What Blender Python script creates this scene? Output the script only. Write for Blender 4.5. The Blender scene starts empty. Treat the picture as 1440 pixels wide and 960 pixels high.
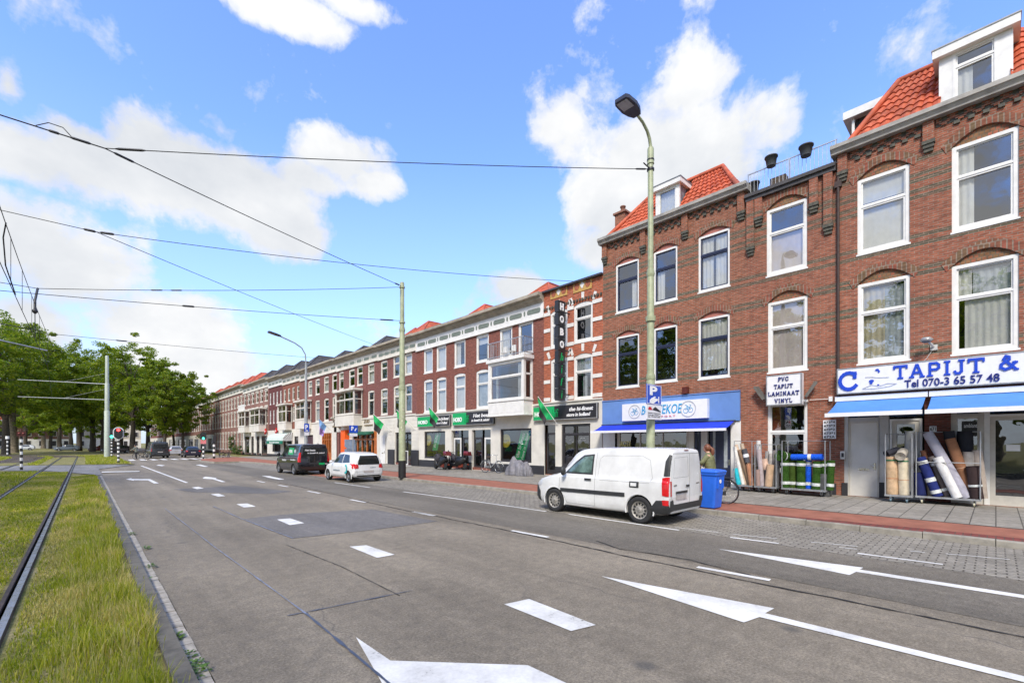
import bpy, bmesh, math, random
import numpy as np
from mathutils import Vector, Matrix
from mathutils.bvhtree import BVHTree
R = math.radians
random.seed(7)
scene = bpy.context.scene
COL = scene.collection
# street frame: x = distance from the camera towards the house row, y = along the street, z = up
H, FP, CX, HY, CT, ST, D = 1.9, 640.0, 720.0, 622.5, .7284, .6852, 18.8
PV = .12                                   # pavement level
def G(px, py, z=0.0):
    k = (H-z)/(py-HY); a = px-CX
    return (k*(CT*a+ST*FP), k*(-ST*a+CT*FP))
def FY(px, d=D):
    t = (px-CX)/FP
    return d*(CT-ST*t)/(ST+CT*t)
def FZ(px, py, d=D):
    t = (px-CX)/FP
    return H-(py-HY)*(d/(ST+CT*t))/FP
def P3(px, py, dist):
    t = (px-CX)/FP
    return Vector((dist*(ST+CT*t), dist*(CT-ST*t), H-(py-HY)*dist/FP))

# ------------------------------------------------------------------ materials
MATS = {}
def nodes_of(m):
    m.use_nodes = True
    nt = m.node_tree
    for n in list(nt.nodes): nt.nodes.remove(n)
    return nt
class NT:
    def __init__(s, nt): s.nt = nt
    def n(s, t, **kw):
        nd = s.nt.nodes.new(t)
        for k, v in kw.items():
            if k.startswith('i_'):
                nd.inputs[int(k[2:]) if k[2:].isdigit() else k[2:].replace('_', ' ')].default_value = v
            else: setattr(nd, k, v)
        return nd
    def l(s, a, b): s.nt.links.new(a, b)
    def math(s, op, a, b=None, clamp=False):
        nd = s.nt.nodes.new('ShaderNodeMath'); nd.operation = op; nd.use_clamp = clamp
        for i, v in enumerate((a, b)):
            if v is None: continue
            if isinstance(v, (int, float)): nd.inputs[i].default_value = v
            else: s.l(v, nd.inputs[i])
        return nd.outputs[0]
    def mix(s, f, a, b, mode='MIX'):
        nd = s.nt.nodes.new('ShaderNodeMix'); nd.data_type = 'RGBA'; nd.blend_type = mode
        for i, v in ((0, f), (6, a), (7, b)):
            if isinstance(v, (int, float)): nd.inputs[i].default_value = v
            elif isinstance(v, tuple): nd.inputs[i].default_value = (v+(1,))[:4]
            else: s.l(v, nd.inputs[i])
        return nd.outputs[2]
    def ramp(s, f, pts):
        nd = s.nt.nodes.new('ShaderNodeValToRGB')
        cr = nd.color_ramp
        while len(cr.elements) < len(pts): cr.elements.new(0.5)
        for e, (p, c) in zip(cr.elements, pts):
            e.position = p; e.color = (c+(1,))[:4] if isinstance(c, tuple) else (c, c, c, 1)
        s.l(f, nd.inputs[0]); return nd.outputs[0]
    def noise(s, vec, scale, detail=4, rough=.6, out=0, dist=0):
        nd = s.nt.nodes.new('ShaderNodeTexNoise')
        nd.inputs['Scale'].default_value = scale; nd.inputs['Detail'].default_value = detail
        nd.inputs['Roughness'].default_value = rough; nd.inputs['Distortion'].default_value = dist
        if vec is not None: s.l(vec, nd.inputs['Vector'])
        return nd.outputs[out]
    def obj(s): return s.n('ShaderNodeTexCoord').outputs['Object']
    def mapv(s, vec, sc=(1, 1, 1), loc=(0, 0, 0), rot=(0, 0, 0)):
        nd = s.n('ShaderNodeMapping'); s.l(vec, nd.inputs['Vector'])
        nd.inputs['Scale'].default_value = sc; nd.inputs['Location'].default_value = loc; nd.inputs['Rotation'].default_value = rot
        return nd.outputs[0]
    def out(s, sh):
        o = s.n('ShaderNodeOutputMaterial'); s.l(sh, o.inputs['Surface'])
    def bump(s, h, strength=.3, dist=.01):
        b = s.n('ShaderNodeBump'); b.inputs['Strength'].default_value = strength; b.inputs['Distance'].default_value = dist
        s.l(h, b.inputs['Height']); return b.outputs[0]
    def bsdf(s, col, rough=.7, metal=0, normal=None, spec=.5):
        b = s.n('ShaderNodeBsdfPrincipled')
        for k, v in (('Base Color', col), ('Roughness', rough), ('Metallic', metal), ('Specular IOR Level', spec)):
            if isinstance(v, tuple): b.inputs[k].default_value = (v+(1,))[:4]
            elif isinstance(v, (int, float)): b.inputs[k].default_value = v
            else: s.l(v, b.inputs[k])
        if normal is not None: s.l(normal, b.inputs['Normal'])
        return b.outputs[0]
def M(name, col, rough=.6, metal=0, var=.12, scale=6, bump=0, spec=.5, coat=0):
    """plain paint / plastic / metal with slight wear so it is never one flat tone"""
    if name in MATS: return MATS[name]
    m = bpy.data.materials.new(name); t = NT(nodes_of(m))
    o = t.obj()
    f = t.noise(o, scale, 5, .65)
    lo = tuple(c*(1-var*1.6) for c in col); hi = tuple(min(1, c*(1+var)) for c in col)
    c = t.ramp(f, [(.3, lo), (.62, hi)])
    nrm = t.bump(t.noise(o, scale*8, 3), bump, .004) if bump else None
    rr = t.math('ADD', t.math('MULTIPLY', f, .2), max(0, rough-.1))
    s = t.bsdf(c, rr, metal, nrm, spec)
    if coat:
        b = s.node; b.inputs['Coat Weight'].default_value = coat; b.inputs['Coat Roughness'].default_value = .06
    t.out(s); MATS[name] = m
    return m
def EM(name, col, st):
    if name in MATS: return MATS[name]
    m = bpy.data.materials.new(name); t = NT(nodes_of(m))
    e = t.n('ShaderNodeEmission'); e.inputs[0].default_value = col+(1,); e.inputs[1].default_value = st
    t.out(e.outputs[0]); MATS[name] = m; return m
def brick(name, c1, c2, mortar=(.27, .215, .165), bands=(), band_col=(.085, .09, .06), w=.215, h=.066, ms=.010, sooty=.35):
    if name in MATS: return MATS[name]
    m = bpy.data.materials.new(name); t = NT(nodes_of(m)); o = t.obj()
    sp = t.n('ShaderNodeSeparateXYZ'); t.l(o, sp.inputs[0])
    u = t.math('ADD', sp.outputs[0], sp.outputs[1])
    cb = t.n('ShaderNodeCombineXYZ'); t.l(u, cb.inputs[0]); t.l(sp.outputs[2], cb.inputs[1])
    b = t.n('ShaderNodeTexBrick'); t.l(cb.outputs[0], b.inputs['Vector'])
    b.inputs['Scale'].default_value = 1; b.inputs['Mortar Size'].default_value = ms; b.inputs['Mortar Smooth'].default_value = .2
    b.inputs['Brick Width'].default_value = w; b.inputs['Row Height'].default_value = h; b.inputs['Bias'].default_value = -.1
    b.inputs['Color1'].default_value = c1+(1,); b.inputs['Color2'].default_value = c2+(1,); b.inputs['Mortar'].default_value = mortar+(1,)
    col = b.outputs['Color']
    if bands:
        acc = None
        for z, hw in bands:
            nd = t.n('ShaderNodeMath'); nd.operation = 'COMPARE'; t.l(sp.outputs[2], nd.inputs[0])
            nd.inputs[1].default_value = z; nd.inputs[2].default_value = hw
            acc = nd.outputs[0] if acc is None else t.math('ADD', acc, nd.outputs[0], True)
        notm = t.math('SUBTRACT', 1, b.outputs['Fac'])
        vv = t.noise(t.mapv(cb.outputs[0], (5, 15, 1)), 1, 1)
        acc2 = t.math('MULTIPLY', t.math('MULTIPLY', acc, notm), t.ramp(vv, [(.25, .75), (.45, 1.0)]))
        col = t.mix(acc2, col, band_col)
    big = t.noise(o, .45, 4, .6)
    str_ = t.noise(t.mapv(o, (1.2, 1.2, .25)), 1.3, 4, .65)
    col = t.mix(t.math('MULTIPLY', t.ramp(big, [(.35, 0.0), (.7, 1.0)]), sooty), col, (.16, .07, .05))
    col = t.mix(t.math('MULTIPLY', t.ramp(str_, [(.5, 0.0), (.8, 1.0)]), sooty*.35), col, (.36, .2, .15))
    mid = t.noise(t.mapv(cb.outputs[0], (4.65, 15.1, 1)), 1.0, 2, .5)
    col = t.mix(.55, col, t.mix(1, col, t.ramp(mid, [(.3, .38), (.5, .95), (.7, 1.5)]), 'MULTIPLY'))
    hgt = t.math('SUBTRACT', 1, b.outputs['Fac'])
    t.out(t.bsdf(col, .88, 0, t.bump(hgt, .6, .008), .25)); MATS[name] = m
    return m
def glass(name='window_glass', tint=.72, rough=.0):
    if name in MATS: return MATS[name]
    m = bpy.data.materials.new(name); t = NT(nodes_of(m)); o = t.obj()
    nz = t.bump(t.noise(o, 1.7, 2, .5), .05, .05)
    g = t.n('ShaderNodeBsdfGlossy'); g.inputs['Roughness'].default_value = rough; g.inputs[0].default_value = (.95, .97, 1, 1); t.l(nz, g.inputs['Normal'])
    tr = t.n('ShaderNodeBsdfTransparent'); tr.inputs[0].default_value = (tint, tint*1.02, tint, 1)
    ge = t.n('ShaderNodeNewGeometry'); dp_ = t.n('ShaderNodeVectorMath'); dp_.operation = 'DOT_PRODUCT'; t.l(ge.outputs['Incoming'], dp_.inputs[0]); t.l(ge.outputs['Normal'], dp_.inputs[1])
    f = t.math('ADD', t.math('MULTIPLY', t.math('POWER', t.math('SUBTRACT', 1, t.math('ABSOLUTE', dp_.outputs['Value']), True), 4.2), .80), .19)
    mx = t.n('ShaderNodeMixShader'); t.l(f, mx.inputs[0]); t.l(tr.outputs[0], mx.inputs[1]); t.l(g.outputs[0], mx.inputs[2])
    t.out(mx.outputs[0]); MATS[name] = m; return m

def asphalt(name, base, warm=(1, .97, .92), spots=True, oily=True):
    m = bpy.data.materials.new(name); t = NT(nodes_of(m)); o = t.obj()
    fine = t.noise(o, 42, 6, .85); med = t.noise(o, 7, 7, .75)
    big = t.noise(t.mapv(o, (.9, .06, 1)), 1.0, 5, .6)
    blotch = t.noise(o, .35, 5, .62)
    lo = tuple(base*.78*c for c in warm); hi = tuple(base*1.22*c for c in warm)
    c = t.ramp(big, [(.32, lo), (.68, hi)])
    c = t.mix(.5, c, t.mix(1, c, t.ramp(blotch, [(.3, .62), (.7, 1.3)]), 'MULTIPLY'))
    c = t.mix(.75, c, t.mix(1, c, t.ramp(fine, [(.36, .42), (.5, .98), (.64, 1.6)]), 'MULTIPLY'))
    c = t.mix(.7, c, t.mix(1, c, t.ramp(med, [(.32, .62), (.68, 1.32)]), 'MULTIPLY'))
    if spots:
        v = t.n('ShaderNodeTexVoronoi'); v.inputs['Scale'].default_value = .55; t.l(o, v.inputs['Vector'])
        sp = t.ramp(v.outputs['Distance'], [(.03, 1.0), (.07, 0.0)])
        c = t.mix(t.math('MULTIPLY', sp, .6), c, (base*.35, base*.35, base*.35))
        # hairline cracks
        w = t.n('ShaderNodeTexVoronoi'); w.feature = 'DISTANCE_TO_EDGE'; w.inputs['Scale'].default_value = .3
        nn = t.n('ShaderNodeTexNoise'); nn.inputs['Scale'].default_value = 1.6; nn.inputs['Detail'].default_value = 6; t.l(o, nn.inputs['Vector'])
        va = t.n('ShaderNodeVectorMath'); va.operation = 'MULTIPLY_ADD'; t.l(nn.outputs['Color'], va.inputs[0]); va.inputs[1].default_value = (.9, .9, .9); t.l(t.mapv(o, (1.6, .55, 1)), va.inputs[2])
        t.l(va.outputs[0], w.inputs['Vector'])
        cr = t.ramp(w.outputs['Distance'], [(.0, 1.0), (.006, 0.0)])
        msk = t.ramp(t.noise(o, .22, 2), [(.48, 0.0), (.6, 1.0)])
        c = t.mix(t.math('MULTIPLY', t.math('MULTIPLY', cr, msk), .65), c, (base*.3, base*.3, base*.32))
    b = t.bump(t.math('ADD', fine, t.math('MULTIPLY', med, .4)), .5, .006)
    t.out(t.bsdf(c, t.ramp(med, [(.3, .72), (.7, .9)]), 0, b, .35)); MATS[name] = m; return m
def paving(name, c1, c2, mortar, w, h, ms=.012, bump=.5, var=.6, rot=0, offs=.5, weeds=0):
    m = bpy.data.materials.new(name); t = NT(nodes_of(m)); o = t.obj()
    mv = t.mapv(o, (1, 1, 1), (0, 0, 0), (0, 0, rot))
    b = t.n('ShaderNodeTexBrick'); t.l(mv, b.inputs['Vector']); b.offset = offs
    for k, v in (('Scale', 1), ('Mortar Size', ms), ('Mortar Smooth', .3), ('Brick Width', w), ('Row Height', h), ('Bias', 0)): b.inputs[k].default_value = v
    for k, v in (('Color1', c1), ('Color2', c2), ('Mortar', mortar)): b.inputs[k].default_value = v+(1,)
    c = b.outputs['Color']
    med = t.noise(o, 7, 5, .7); big = t.noise(o, .6, 4, .6)
    c = t.mix(var, c, t.mix(1, c, t.ramp(med, [(.3, .6), (.7, 1.35)]), 'MULTIPLY'))
    c = t.mix(.6, c, t.mix(1, c, t.ramp(big, [(.3, .72), (.7, 1.22)]), 'MULTIPLY'))
    hg = t.math('ADD', t.math('SUBTRACT', 1, b.outputs['Fac']), t.math('MULTIPLY', med, .25))
    t.out(t.bsdf(c, .85, 0, t.bump(hg, bump, .008), .3)); MATS[name] = m; return m
def roadpaint(name='road_paint', wear=.68):
    """worn white paint: flakes away to transparent where the noise says so"""
    m = bpy.data.materials.new(name); t = NT(nodes_of(m)); o = t.obj()
    n1 = t.noise(o, 28, 5, .75); n2 = t.noise(o, 2.2, 4, .6)
    c = t.mix(.6, t.ramp(n1, [(.3, (.50, .49, .46)), (.62, (.74, .73, .70))]), t.ramp(n2, [(.35, (.52, .51, .48)), (.6, (.8, .79, .76))]), 'MIX')
    hole = t.ramp(t.math('ADD', t.math('MULTIPLY', n1, .6), t.math('MULTIPLY', n2, .55)), [(.40-wear*.09+.04, 1.0), (.46-wear*.09+.04, 0.0)])
    s = t.bsdf(c, .65, 0, t.bump(n1, .3, .004), .3)
    tr = t.n('ShaderNodeBsdfTransparent'); mx = t.n('ShaderNodeMixShader')
    t.l(t.math('MULTIPLY', hole, .85), mx.inputs[0]); t.l(s, mx.inputs[1]); t.l(tr.outputs[0], mx.inputs[2]); t.out(mx.outputs[0])
    MATS[name] = m; return m
def leafmat(name, cols, trans=.35):
    m = bpy.data.materials.new(name); t = NT(nodes_of(m)); o = t.obj()
    g = t.n('ShaderNodeNewGeometry')
    r = g.outputs['Random Per Island']
    c = t.ramp(r, [(i/(len(cols)-1), k) for i, k in enumerate(cols)])
    big = t.noise(o, .5, 3)
    c = t.mix(.7, c, t.mix(1, c, t.ramp(big, [(.3, (.6, .68, .55)), (.7, (1.35, 1.25, 1.0))]), 'MULTIPLY'))
    d = t.n('ShaderNodeBsdfPrincipled'); t.l(c, d.inputs['Base Color']); d.inputs['Roughness'].default_value = .55
    tl = t.n('ShaderNodeBsdfTranslucent'); t.l(t.mix(1, c, (1.5, 1.5, .6), 'MULTIPLY'), tl.inputs[0])
    mx = t.n('ShaderNodeMixShader'); mx.inputs[0].default_value = trans
    t.l(d.outputs[0], mx.inputs[1]); t.l(tl.outputs[0], mx.inputs[2]); t.out(mx.outputs[0]); MATS[name] = m; return m

WHITE = M('white_paint', (.74, .73, .70), .45, var=.06, scale=3)
CREAM = M('cream_render', (.66, .63, .56), .7, var=.08, scale=1.2, bump=.15)
CREAM2 = M('stained_cream_render', (.56, .52, .44), .75, var=.12, scale=1.5, bump=.15)
NAVY = M('navy_paint', (.02, .025, .06), .35)
BLACKP = M('black_paint', (.018, .018, .02), .4)
CHAR = M('charcoal_plinth', (.03, .03, .035), .6, bump=.2)
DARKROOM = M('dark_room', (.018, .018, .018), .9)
ZINC = M('weathered_zinc', (.30, .31, .32), .5, .3)
GREYP = M('grey_paint', (.30, .30, .29), .5)
STEEL = M('galvanised_steel', (.45, .46, .47), .42, .75)
RUBBER = M('rubber', (.018, .018, .018), .85)
POLEG = M('sage_green_pole_paint', (.33, .36, .22), .5, var=.14, scale=5, bump=.1)
GREENSH = M('shop_green', (.0, .36, .10), .4, var=.04)
SIGNBLK = M('shop_sign_black', (.02, .018, .022), .4, var=.05)
SIGNWHT = M('sign_white', (.78, .78, .80), .35, var=.03)
LETW = M('letter_white', (.85, .85, .85), .4, var=.02)
BLUE = M('lettering_blue', (.012, .06, .50), .4, var=.03)
NAVYL = M('lettering_navy', (.01, .02, .17), .4, var=.03)
TRAFBLUE = M('traffic_sign_blue', (.01, .07, .50), .35, var=.03)
RED = M('red_plastic', (.55, .012, .015), .35, var=.05)
GLASS = glass()
CURT = M('net_curtain', (.86, .85, .82), .85, var=.06, scale=3)
CURTB = M('grey_blue_curtain', (.50, .54, .58), .85, var=.2, scale=2)
CURTY = M('cream_curtain', (.66, .58, .42), .85, var=.15, scale=2)
CURTP = M('pinkish_blind', (.80, .68, .64), .8, var=.1, scale=1)
CHROME = M('chrome', (.7, .7, .7), .15, 1)

# ------------------------------------------------------------------ mesh builder
class MB:
    def __init__(s): s.v = []; s.f = []; s.m = []; s.mi = 0; s.sm = []
    def add(s, pts, faces, smooth=False):
        b = len(s.v); s.v += [tuple(p) for p in pts]
        for f in faces: s.f.append([b+i for i in f]); s.m.append(s.mi); s.sm.append(smooth)
        return s
    def poly(s, pts): return s.add(pts, [list(range(len(pts)))])
    def box(s, x0, x1, y0, y1, z0, z1):
        p = [(x, y, z) for z in (z0, z1) for y in (y0, y1) for x in (x0, x1)]
        return s.add(p, [(0, 2, 3, 1), (4, 5, 7, 6), (0, 1, 5, 4), (2, 6, 7, 3), (0, 4, 6, 2), (1, 3, 7, 5)])
    def prism(s, a, b):
        """a, b: matching rings of points"""
        n = len(a)
        return s.add(list(a)+list(b), [list(range(n))[::-1], list(range(n, 2*n))]+[(i, (i+1) % n, n+(i+1) % n, n+i) for i in range(n)])
    def loft(s, rings, cap=True, closed=True, smooth=True):
        n = len(rings[0]); pts = [p for r in rings for p in r]; f = []
        for k in range(len(rings)-1):
            for i in range(n if closed else n-1):
                j = (i+1) % n; f.append((k*n+i, k*n+j, (k+1)*n+j, (k+1)*n+i))
        s.add(pts, f, smooth)
        if cap:
            s.add(rings[0], [list(range(n))[::-1]]); s.add(rings[-1], [list(range(n))])
        return s
    def tube(s, path, r, n=8, cap=True):
        path = [Vector(p) for p in path]; rs = r if isinstance(r, (list, tuple)) else [r]*len(path)
        rings = []; up = None
        for i, p in enumerate(path):
            d = (path[min(i+1, len(path)-1)]-path[max(i-1, 0)]).normalized()
            if up is None: up = Vector((0, 0, 1)) if abs(d.z) < .9 else Vector((1, 0, 0))
            a = d.cross(up).normalized(); b = a.cross(d).normalized(); up = b
            rings.append([p+(a*math.cos(2*math.pi*k/n)+b*math.sin(2*math.pi*k/n))*rs[i] for k in range(n)])
        return s.loft(rings, cap)
    def lathe(s, prof, c=(0, 0, 0), axis='z', n=20, cap=True):
        rings = []
        for r, h in prof:
            ring = []
            for k in range(n):
                a = 2*math.pi*k/n; u, w = r*math.cos(a), r*math.sin(a)
                p = (u, w, h) if axis == 'z' else (h, u, w) if axis == 'x' else (u, h, w)
                ring.append((c[0]+p[0], c[1]+p[1], c[2]+p[2]))
            rings.append(ring)
        return s.loft(rings, cap)
    def ball(s, c, r, n=10, m=7, sc=(1, 1, 1)):
        rings = []
        for j in range(m+1):
            a = math.pi*j/m; rr = max(.02, math.sin(a))*r
            rings.append([(c[0]+rr*math.cos(2*math.pi*k/n)*sc[0], c[1]+rr*math.sin(2*math.pi*k/n)*sc[1], c[2]-r*math.cos(a)*sc[2]) for k in range(n)])
        return s.loft(rings)
    def mesh(s, name, mats):
        me = bpy.data.meshes.new(name); me.from_pydata(s.v, [], s.f)
        mats = mats if isinstance(mats, (list, tuple)) else [mats]
        for m in mats: me.materials.append(m)
        if len(mats) > 1: me.polygons.foreach_set('material_index', s.m)
        me.polygons.foreach_set('use_smooth', s.sm); me.update()
        return me

def link(o, parent=None, world=True):
    COL.objects.link(o)
    if parent is not None:
        o.parent = parent
        if world and parent.type == 'EMPTY':
            o.matrix_parent_inverse = Matrix.Translation(-parent.location)
    return o
def part(name, mb, mats, parent, world=True, label=None, stuff=False):
    me = mb if isinstance(mb, bpy.types.Mesh) else mb.mesh(name, mats)
    o = link(bpy.data.objects.new(name, me), parent, world)
    if label: o['label'] = label
    if stuff: o['kind'] = 'stuff'
    return o
def tag(o, label=None, cat=None, group=None, kind=None):
    for k, v in (('label', label), ('category', cat), ('group', group), ('kind', kind)):
        if v: o[k] = v
    return o
def empty(name, loc, label, cat, group=None, rz=0):
    o = bpy.data.objects.new(name, None); COL.objects.link(o); o.location = loc; o.rotation_euler[2] = rz
    o.empty_display_size = .2
    return tag(o, label, cat, group)
def solo(name, mb, mats, label, cat, group=None):
    return tag(part(name, mb, mats, None), label, cat, group)
def struct(name, mb, mats): return tag(part(name, mb, mats, None), kind='structure')
def dup(root, loc, rz=0, label=None, group=None):
    r = root.copy(); COL.objects.link(r); r.location = loc; r.rotation_euler[2] = rz
    if label: r['label'] = label
    if group: r['group'] = group
    def rec(a, b):
        for ch in list(a.children):
            c = ch.copy(); COL.objects.link(c); c.parent = b; rec(ch, c)
    rec(root, r)
    return r

# ------------------------------------------------------------------ lettering
def text_geo(s, w=None, h=1.0, bold=.0, shear=0, spacing=1.0, extr=.012, align_w=True):
    cu = bpy.data.curves.new('t', 'FONT'); cu.body = s; cu.size = 1; cu.offset = bold; cu.shear = shear; cu.space_character = spacing
    cu.extrude = .5; cu.resolution_u = 3; cu.space_line = .95
    ob = bpy.data.objects.new('t', cu)
    me = bpy.data.meshes.new_from_object(ob)
    vs = [list(v.co) for v in me.vertices]; fs = [list(p.vertices) for p in me.polygons]
    bpy.data.objects.remove(ob); bpy.data.curves.remove(cu); bpy.data.meshes.remove(me)
    if not vs: return [], []
    x0 = min(v[0] for v in vs); x1 = max(v[0] for v in vs); y0 = min(v[1] for v in vs); y1 = max(v[1] for v in vs)
    sy = h/(y1-y0); sx = (w/(x1-x0)) if w else sy
    return [((v[0]-x0)*sx, (v[1]-y0)*sy, v[2]*extr*2) for v in vs], fs
def slab_geo(s, h, stroke=.2, extr=.012):
    """slab serif capitals from strokes, cap height h"""
    st = stroke; Q = []
    gl = {'T': (.82, [((.41, 0), (.41, 1)), ((0, 1), (.82, 1))], [(.41, 0, .2)], [(0, .82), (.82, .82)]),
          'A': (.9, [((.12, 0), (.42, 1)), ((.48, 1), (.78, 0)), ((.25, .33), (.65, .33))], [(.12, 0, .17), (.78, 0, .17)], []),
          'P': (.78, [((.16, 0), (.16, 1)), ((.16, 1), (.55, 1)), ((.55, 1), (.7, .85)), ((.7, .85), (.7, .6)), ((.7, .6), (.55, .47)), ((.55, .47), (.16, .47))], [(.16, 0, .2)], []),
          'I': (.42, [((.21, 0), (.21, 1))], [(.21, 0, .2), (.21, 1, .2)], []),
          'J': (.62, [((.42, 1), (.42, .15)), ((.42, .15), (.3, 0)), ((.3, 0), (.1, 0)), ((.1, 0), (.04, .16))], [(.42, 1, .2)], []),
          'V': (.88, [((.12, 1), (.42, 0)), ((.46, 0), (.76, 1))], [(.12, 1, .17), (.76, 1, .17)], []),
          'C': (.86, [((.50+.42*math.cos(R(a_)), .5+.5*math.sin(R(a_))), (.50+.42*math.cos(R(a_+20)), .5+.5*math.sin(R(a_+20)))) for a_ in range(45, 325, 20)]+[((.78, .70), (.78, .98))], [], []),
          'L': (.75, [((.16, 0), (.16, 1)), ((.16, 0), (.7, 0)), ((.7, 0), (.7, .22))], [(.16, 1, .2)], []),
          'M': (1.05, [((.16, 0), (.16, 1)), ((.18, 1), (.52, .25)), ((.52, .25), (.86, 1)), ((.88, 0), (.88, 1))], [(.16, 0, .15), (.88, 0, .15)], []),
          'N': (.92, [((.16, 0), (.16, 1)), ((.18, 1), (.72, 0)), ((.74, 0), (.74, 1))], [(.16, 0, .15), (.74, 1, .17)], []),
          'Y': (.88, [((.12, 1), (.44, .48)), ((.76, 1), (.44, .48)), ((.44, .5), (.44, 0))], [(.44, 0, .2), (.12, 1, .15), (.76, 1, .15)], []),
          '&': (.95, [((.8, 0), (.25, .75)), ((.25, .75), (.35, .98)), ((.35, .98), (.5, .9)), ((.5, .9), (.5, .72)), ((.5, .72), (.15, .4)), ((.15, .4), (.12, .15)), ((.12, .15), (.32, 0)), ((.32, 0), (.55, .1)), ((.55, .1), (.8, .5))], [(.78, .5, .14), (.84, 0, .12)], []),
          ' ': (.5, [], [], [])}
    x = 0; V = []; Fc = []
    def bar(a, b, w):
        a = Vector(a); b = Vector(b); d = (b-a).normalized(); n = Vector((-d.y, d.x))*w/2
        a = a-d*w*.35; b = b+d*w*.35
        q = [a-n, b-n, b+n, a+n]; k = len(V); lift = .0007*((k//8) % 9)
        for e in (0, 1):
            for p in q: V.append((p.x*h, p.y*h, (extr+lift)*(1 if e else -1)))
        Fc.extend([(k+3, k+2, k+1, k), (k+4, k+5, k+6, k+7)]+[(k+i, k+(i+1) % 4, k+4+(i+1) % 4, k+4+i) for i in range(4)])
    for ch in s:
        w, strokes, serifs, drops = gl[ch]
        for a, b in strokes: bar((x+a[0], a[1]*(1-st)+st/2), (x+b[0], b[1]*(1-st)+st/2), st)
        for cx, cy, hw in serifs:
            yy = cy*(1-st*.7)+st*.35; bar((x+cx-hw+st*.3, yy), (x+cx+hw-st*.3, yy), st*.7)
        for dx, dy in drops: bar((x+dx, 1-st/2), (x+dx, dy-.06), st*.8)
        x += w+.2
    return V, Fc, (x-.2)*h
def place_text(mb, geo, origin, xdir=(0, -1, 0), ydir=(0, 0, 1), w=None):
    V, Fc = geo[0], geo[1]
    if not V: return
    X = Vector(xdir); Y = Vector(ydir); Z = X.cross(Y); o = Vector(origin)
    sx = 1
    if w: sx = w/max(v[0] for v in V)
    mb.add([o+X*v[0]*sx+Y*v[1]+Z*v[2] for v in V], Fc)
def letters(parent, items, mat, name='lettering', label=None):
    mb = MB()
    for geo, origin, kw in items: place_text(mb, geo, origin, **kw)
    return part(name, mb, mat, parent, label=label)
# ------------------------------------------------------------------ camera, sky, sun
cam = bpy.data.objects.new('camera', bpy.data.cameras.new('camera')); COL.objects.link(cam)
cam.location = (0, 0, H); cam.rotation_euler = (R(90), 0, -math.atan2(ST, CT))
cam.data.sensor_width = 36; cam.data.lens = 36*FP/1440; cam.data.shift_y = (HY-480)/1440
cam.data.clip_start = .05; cam.data.clip_end = 6000
scene.camera = cam
SUN_EL, SUN_AZ = 46, 238                    # compass degrees from +y, clockwise; the sun stands behind the camera, over the tram side
w = bpy.data.worlds.new('World'); scene.world = w; w.use_nodes = True
for n in list(w.node_tree.nodes): w.node_tree.nodes.remove(n)
t = NT(w.node_tree)
sky = t.n('ShaderNodeTexSky'); sky.sky_type = 'NISHITA'; sky.sun_disc = False
sky.sun_elevation = R(SUN_EL); sky.sun_rotation = R(SUN_AZ); sky.air_density = 1.0; sky.dust_density = .6; sky.ozone_density = 1.6
tc = t.n('ShaderNodeTexCoord').outputs['Generated']
nrm = t.n('ShaderNodeVectorMath'); nrm.operation = 'NORMALIZE'; t.l(tc, nrm.inputs[0]); dv = nrm.outputs[0]
sp = t.n('ShaderNodeSeparateXYZ'); t.l(dv, sp.inputs[0])
az = t.math('ARCTAN2', sp.outputs[0], sp.outputs[1]); el = t.math('ARCSINE', sp.outputs[2])
ae = t.n('ShaderNodeCombineXYZ'); t.l(az, ae.inputs[0]); t.l(el, ae.inputs[1])
def dirn(px, py):
    tt = (px-CX)/FP; v = (HY-py)/FP
    return math.atan2(ST, CT)+math.atan(tt), math.atan(v/math.sqrt(1+tt*tt))
acc = None
# cumulus masses, each a soft ellipse in azimuth and elevation: (px, py, rx, ry, weight)
for px, py, rx, ry, wt in [(40, 215, 100, 50, .8), (150, 235, 110, 55, .85), (255, 235, 110, 55, .9), (330, 275, 120, 62, .95), (390, 325, 75, 36, .75), (480, 222, 70, 36, .62), (525, 258, 40, 26, .6), (425, 250, 60, 30, .6), (300, 180, 60, 25, .35),
                           (30, 335, 105, 65, .9), (110, 385, 130, 75, .85), (205, 450, 140, 65, .8), (50, 460, 120, 70, .7), (250, 510, 150, 45, .7), (340, 540, 110, 24, .6), (520, 600, 260, 40, .5),
                           (410, 18, 95, 34, .75), (500, 10, 60, 28, .6), (10, 120, 28, 40, .45), (345, 8, 70, 22, .4),
                           (985, 120, 75, 65, .7), (1000, 190, 115, 80, .82), (930, 245, 120, 75, .95), (860, 285, 60, 65, .95), (1030, 245, 140, 65, .7), (790, 165, 65, 75, .55), (1080, 195, 70, 50, .6), (720, 403, 40, 20, .6), (850, 340, 60, 40, .7)]:
    a, e = dirn(px, py); a2, _ = dirn(px+rx, py); _, e2 = dirn(px, py-ry)
    s_ = t.n('ShaderNodeVectorMath'); s_.operation = 'SUBTRACT'; t.l(ae.outputs[0], s_.inputs[0]); s_.inputs[1].default_value = (a, e, 0)
    m_ = t.n('ShaderNodeVectorMath'); m_.operation = 'MULTIPLY'; t.l(s_.outputs[0], m_.inputs[0]); m_.inputs[1].default_value = (1/abs(a2-a)/1.45, 1/abs(e2-e)/1.45, 0)
    l_ = t.n('ShaderNodeVectorMath'); l_.operation = 'LENGTH'; t.l(m_.outputs[0], l_.inputs[0])
    g_ = t.math('MULTIPLY', t.math('SUBTRACT', 1, l_.outputs[1], True), wt*1.35)
    acc = g_ if acc is None else t.math('MAXIMUM', acc, g_)
n1 = t.noise(dv, 5.5, 9, .6, dist=.25)
n2 = t.noise(t.mapv(dv, (1, 1, 1.6), (3, 1, 2)), 2.1, 6, .55)
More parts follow.
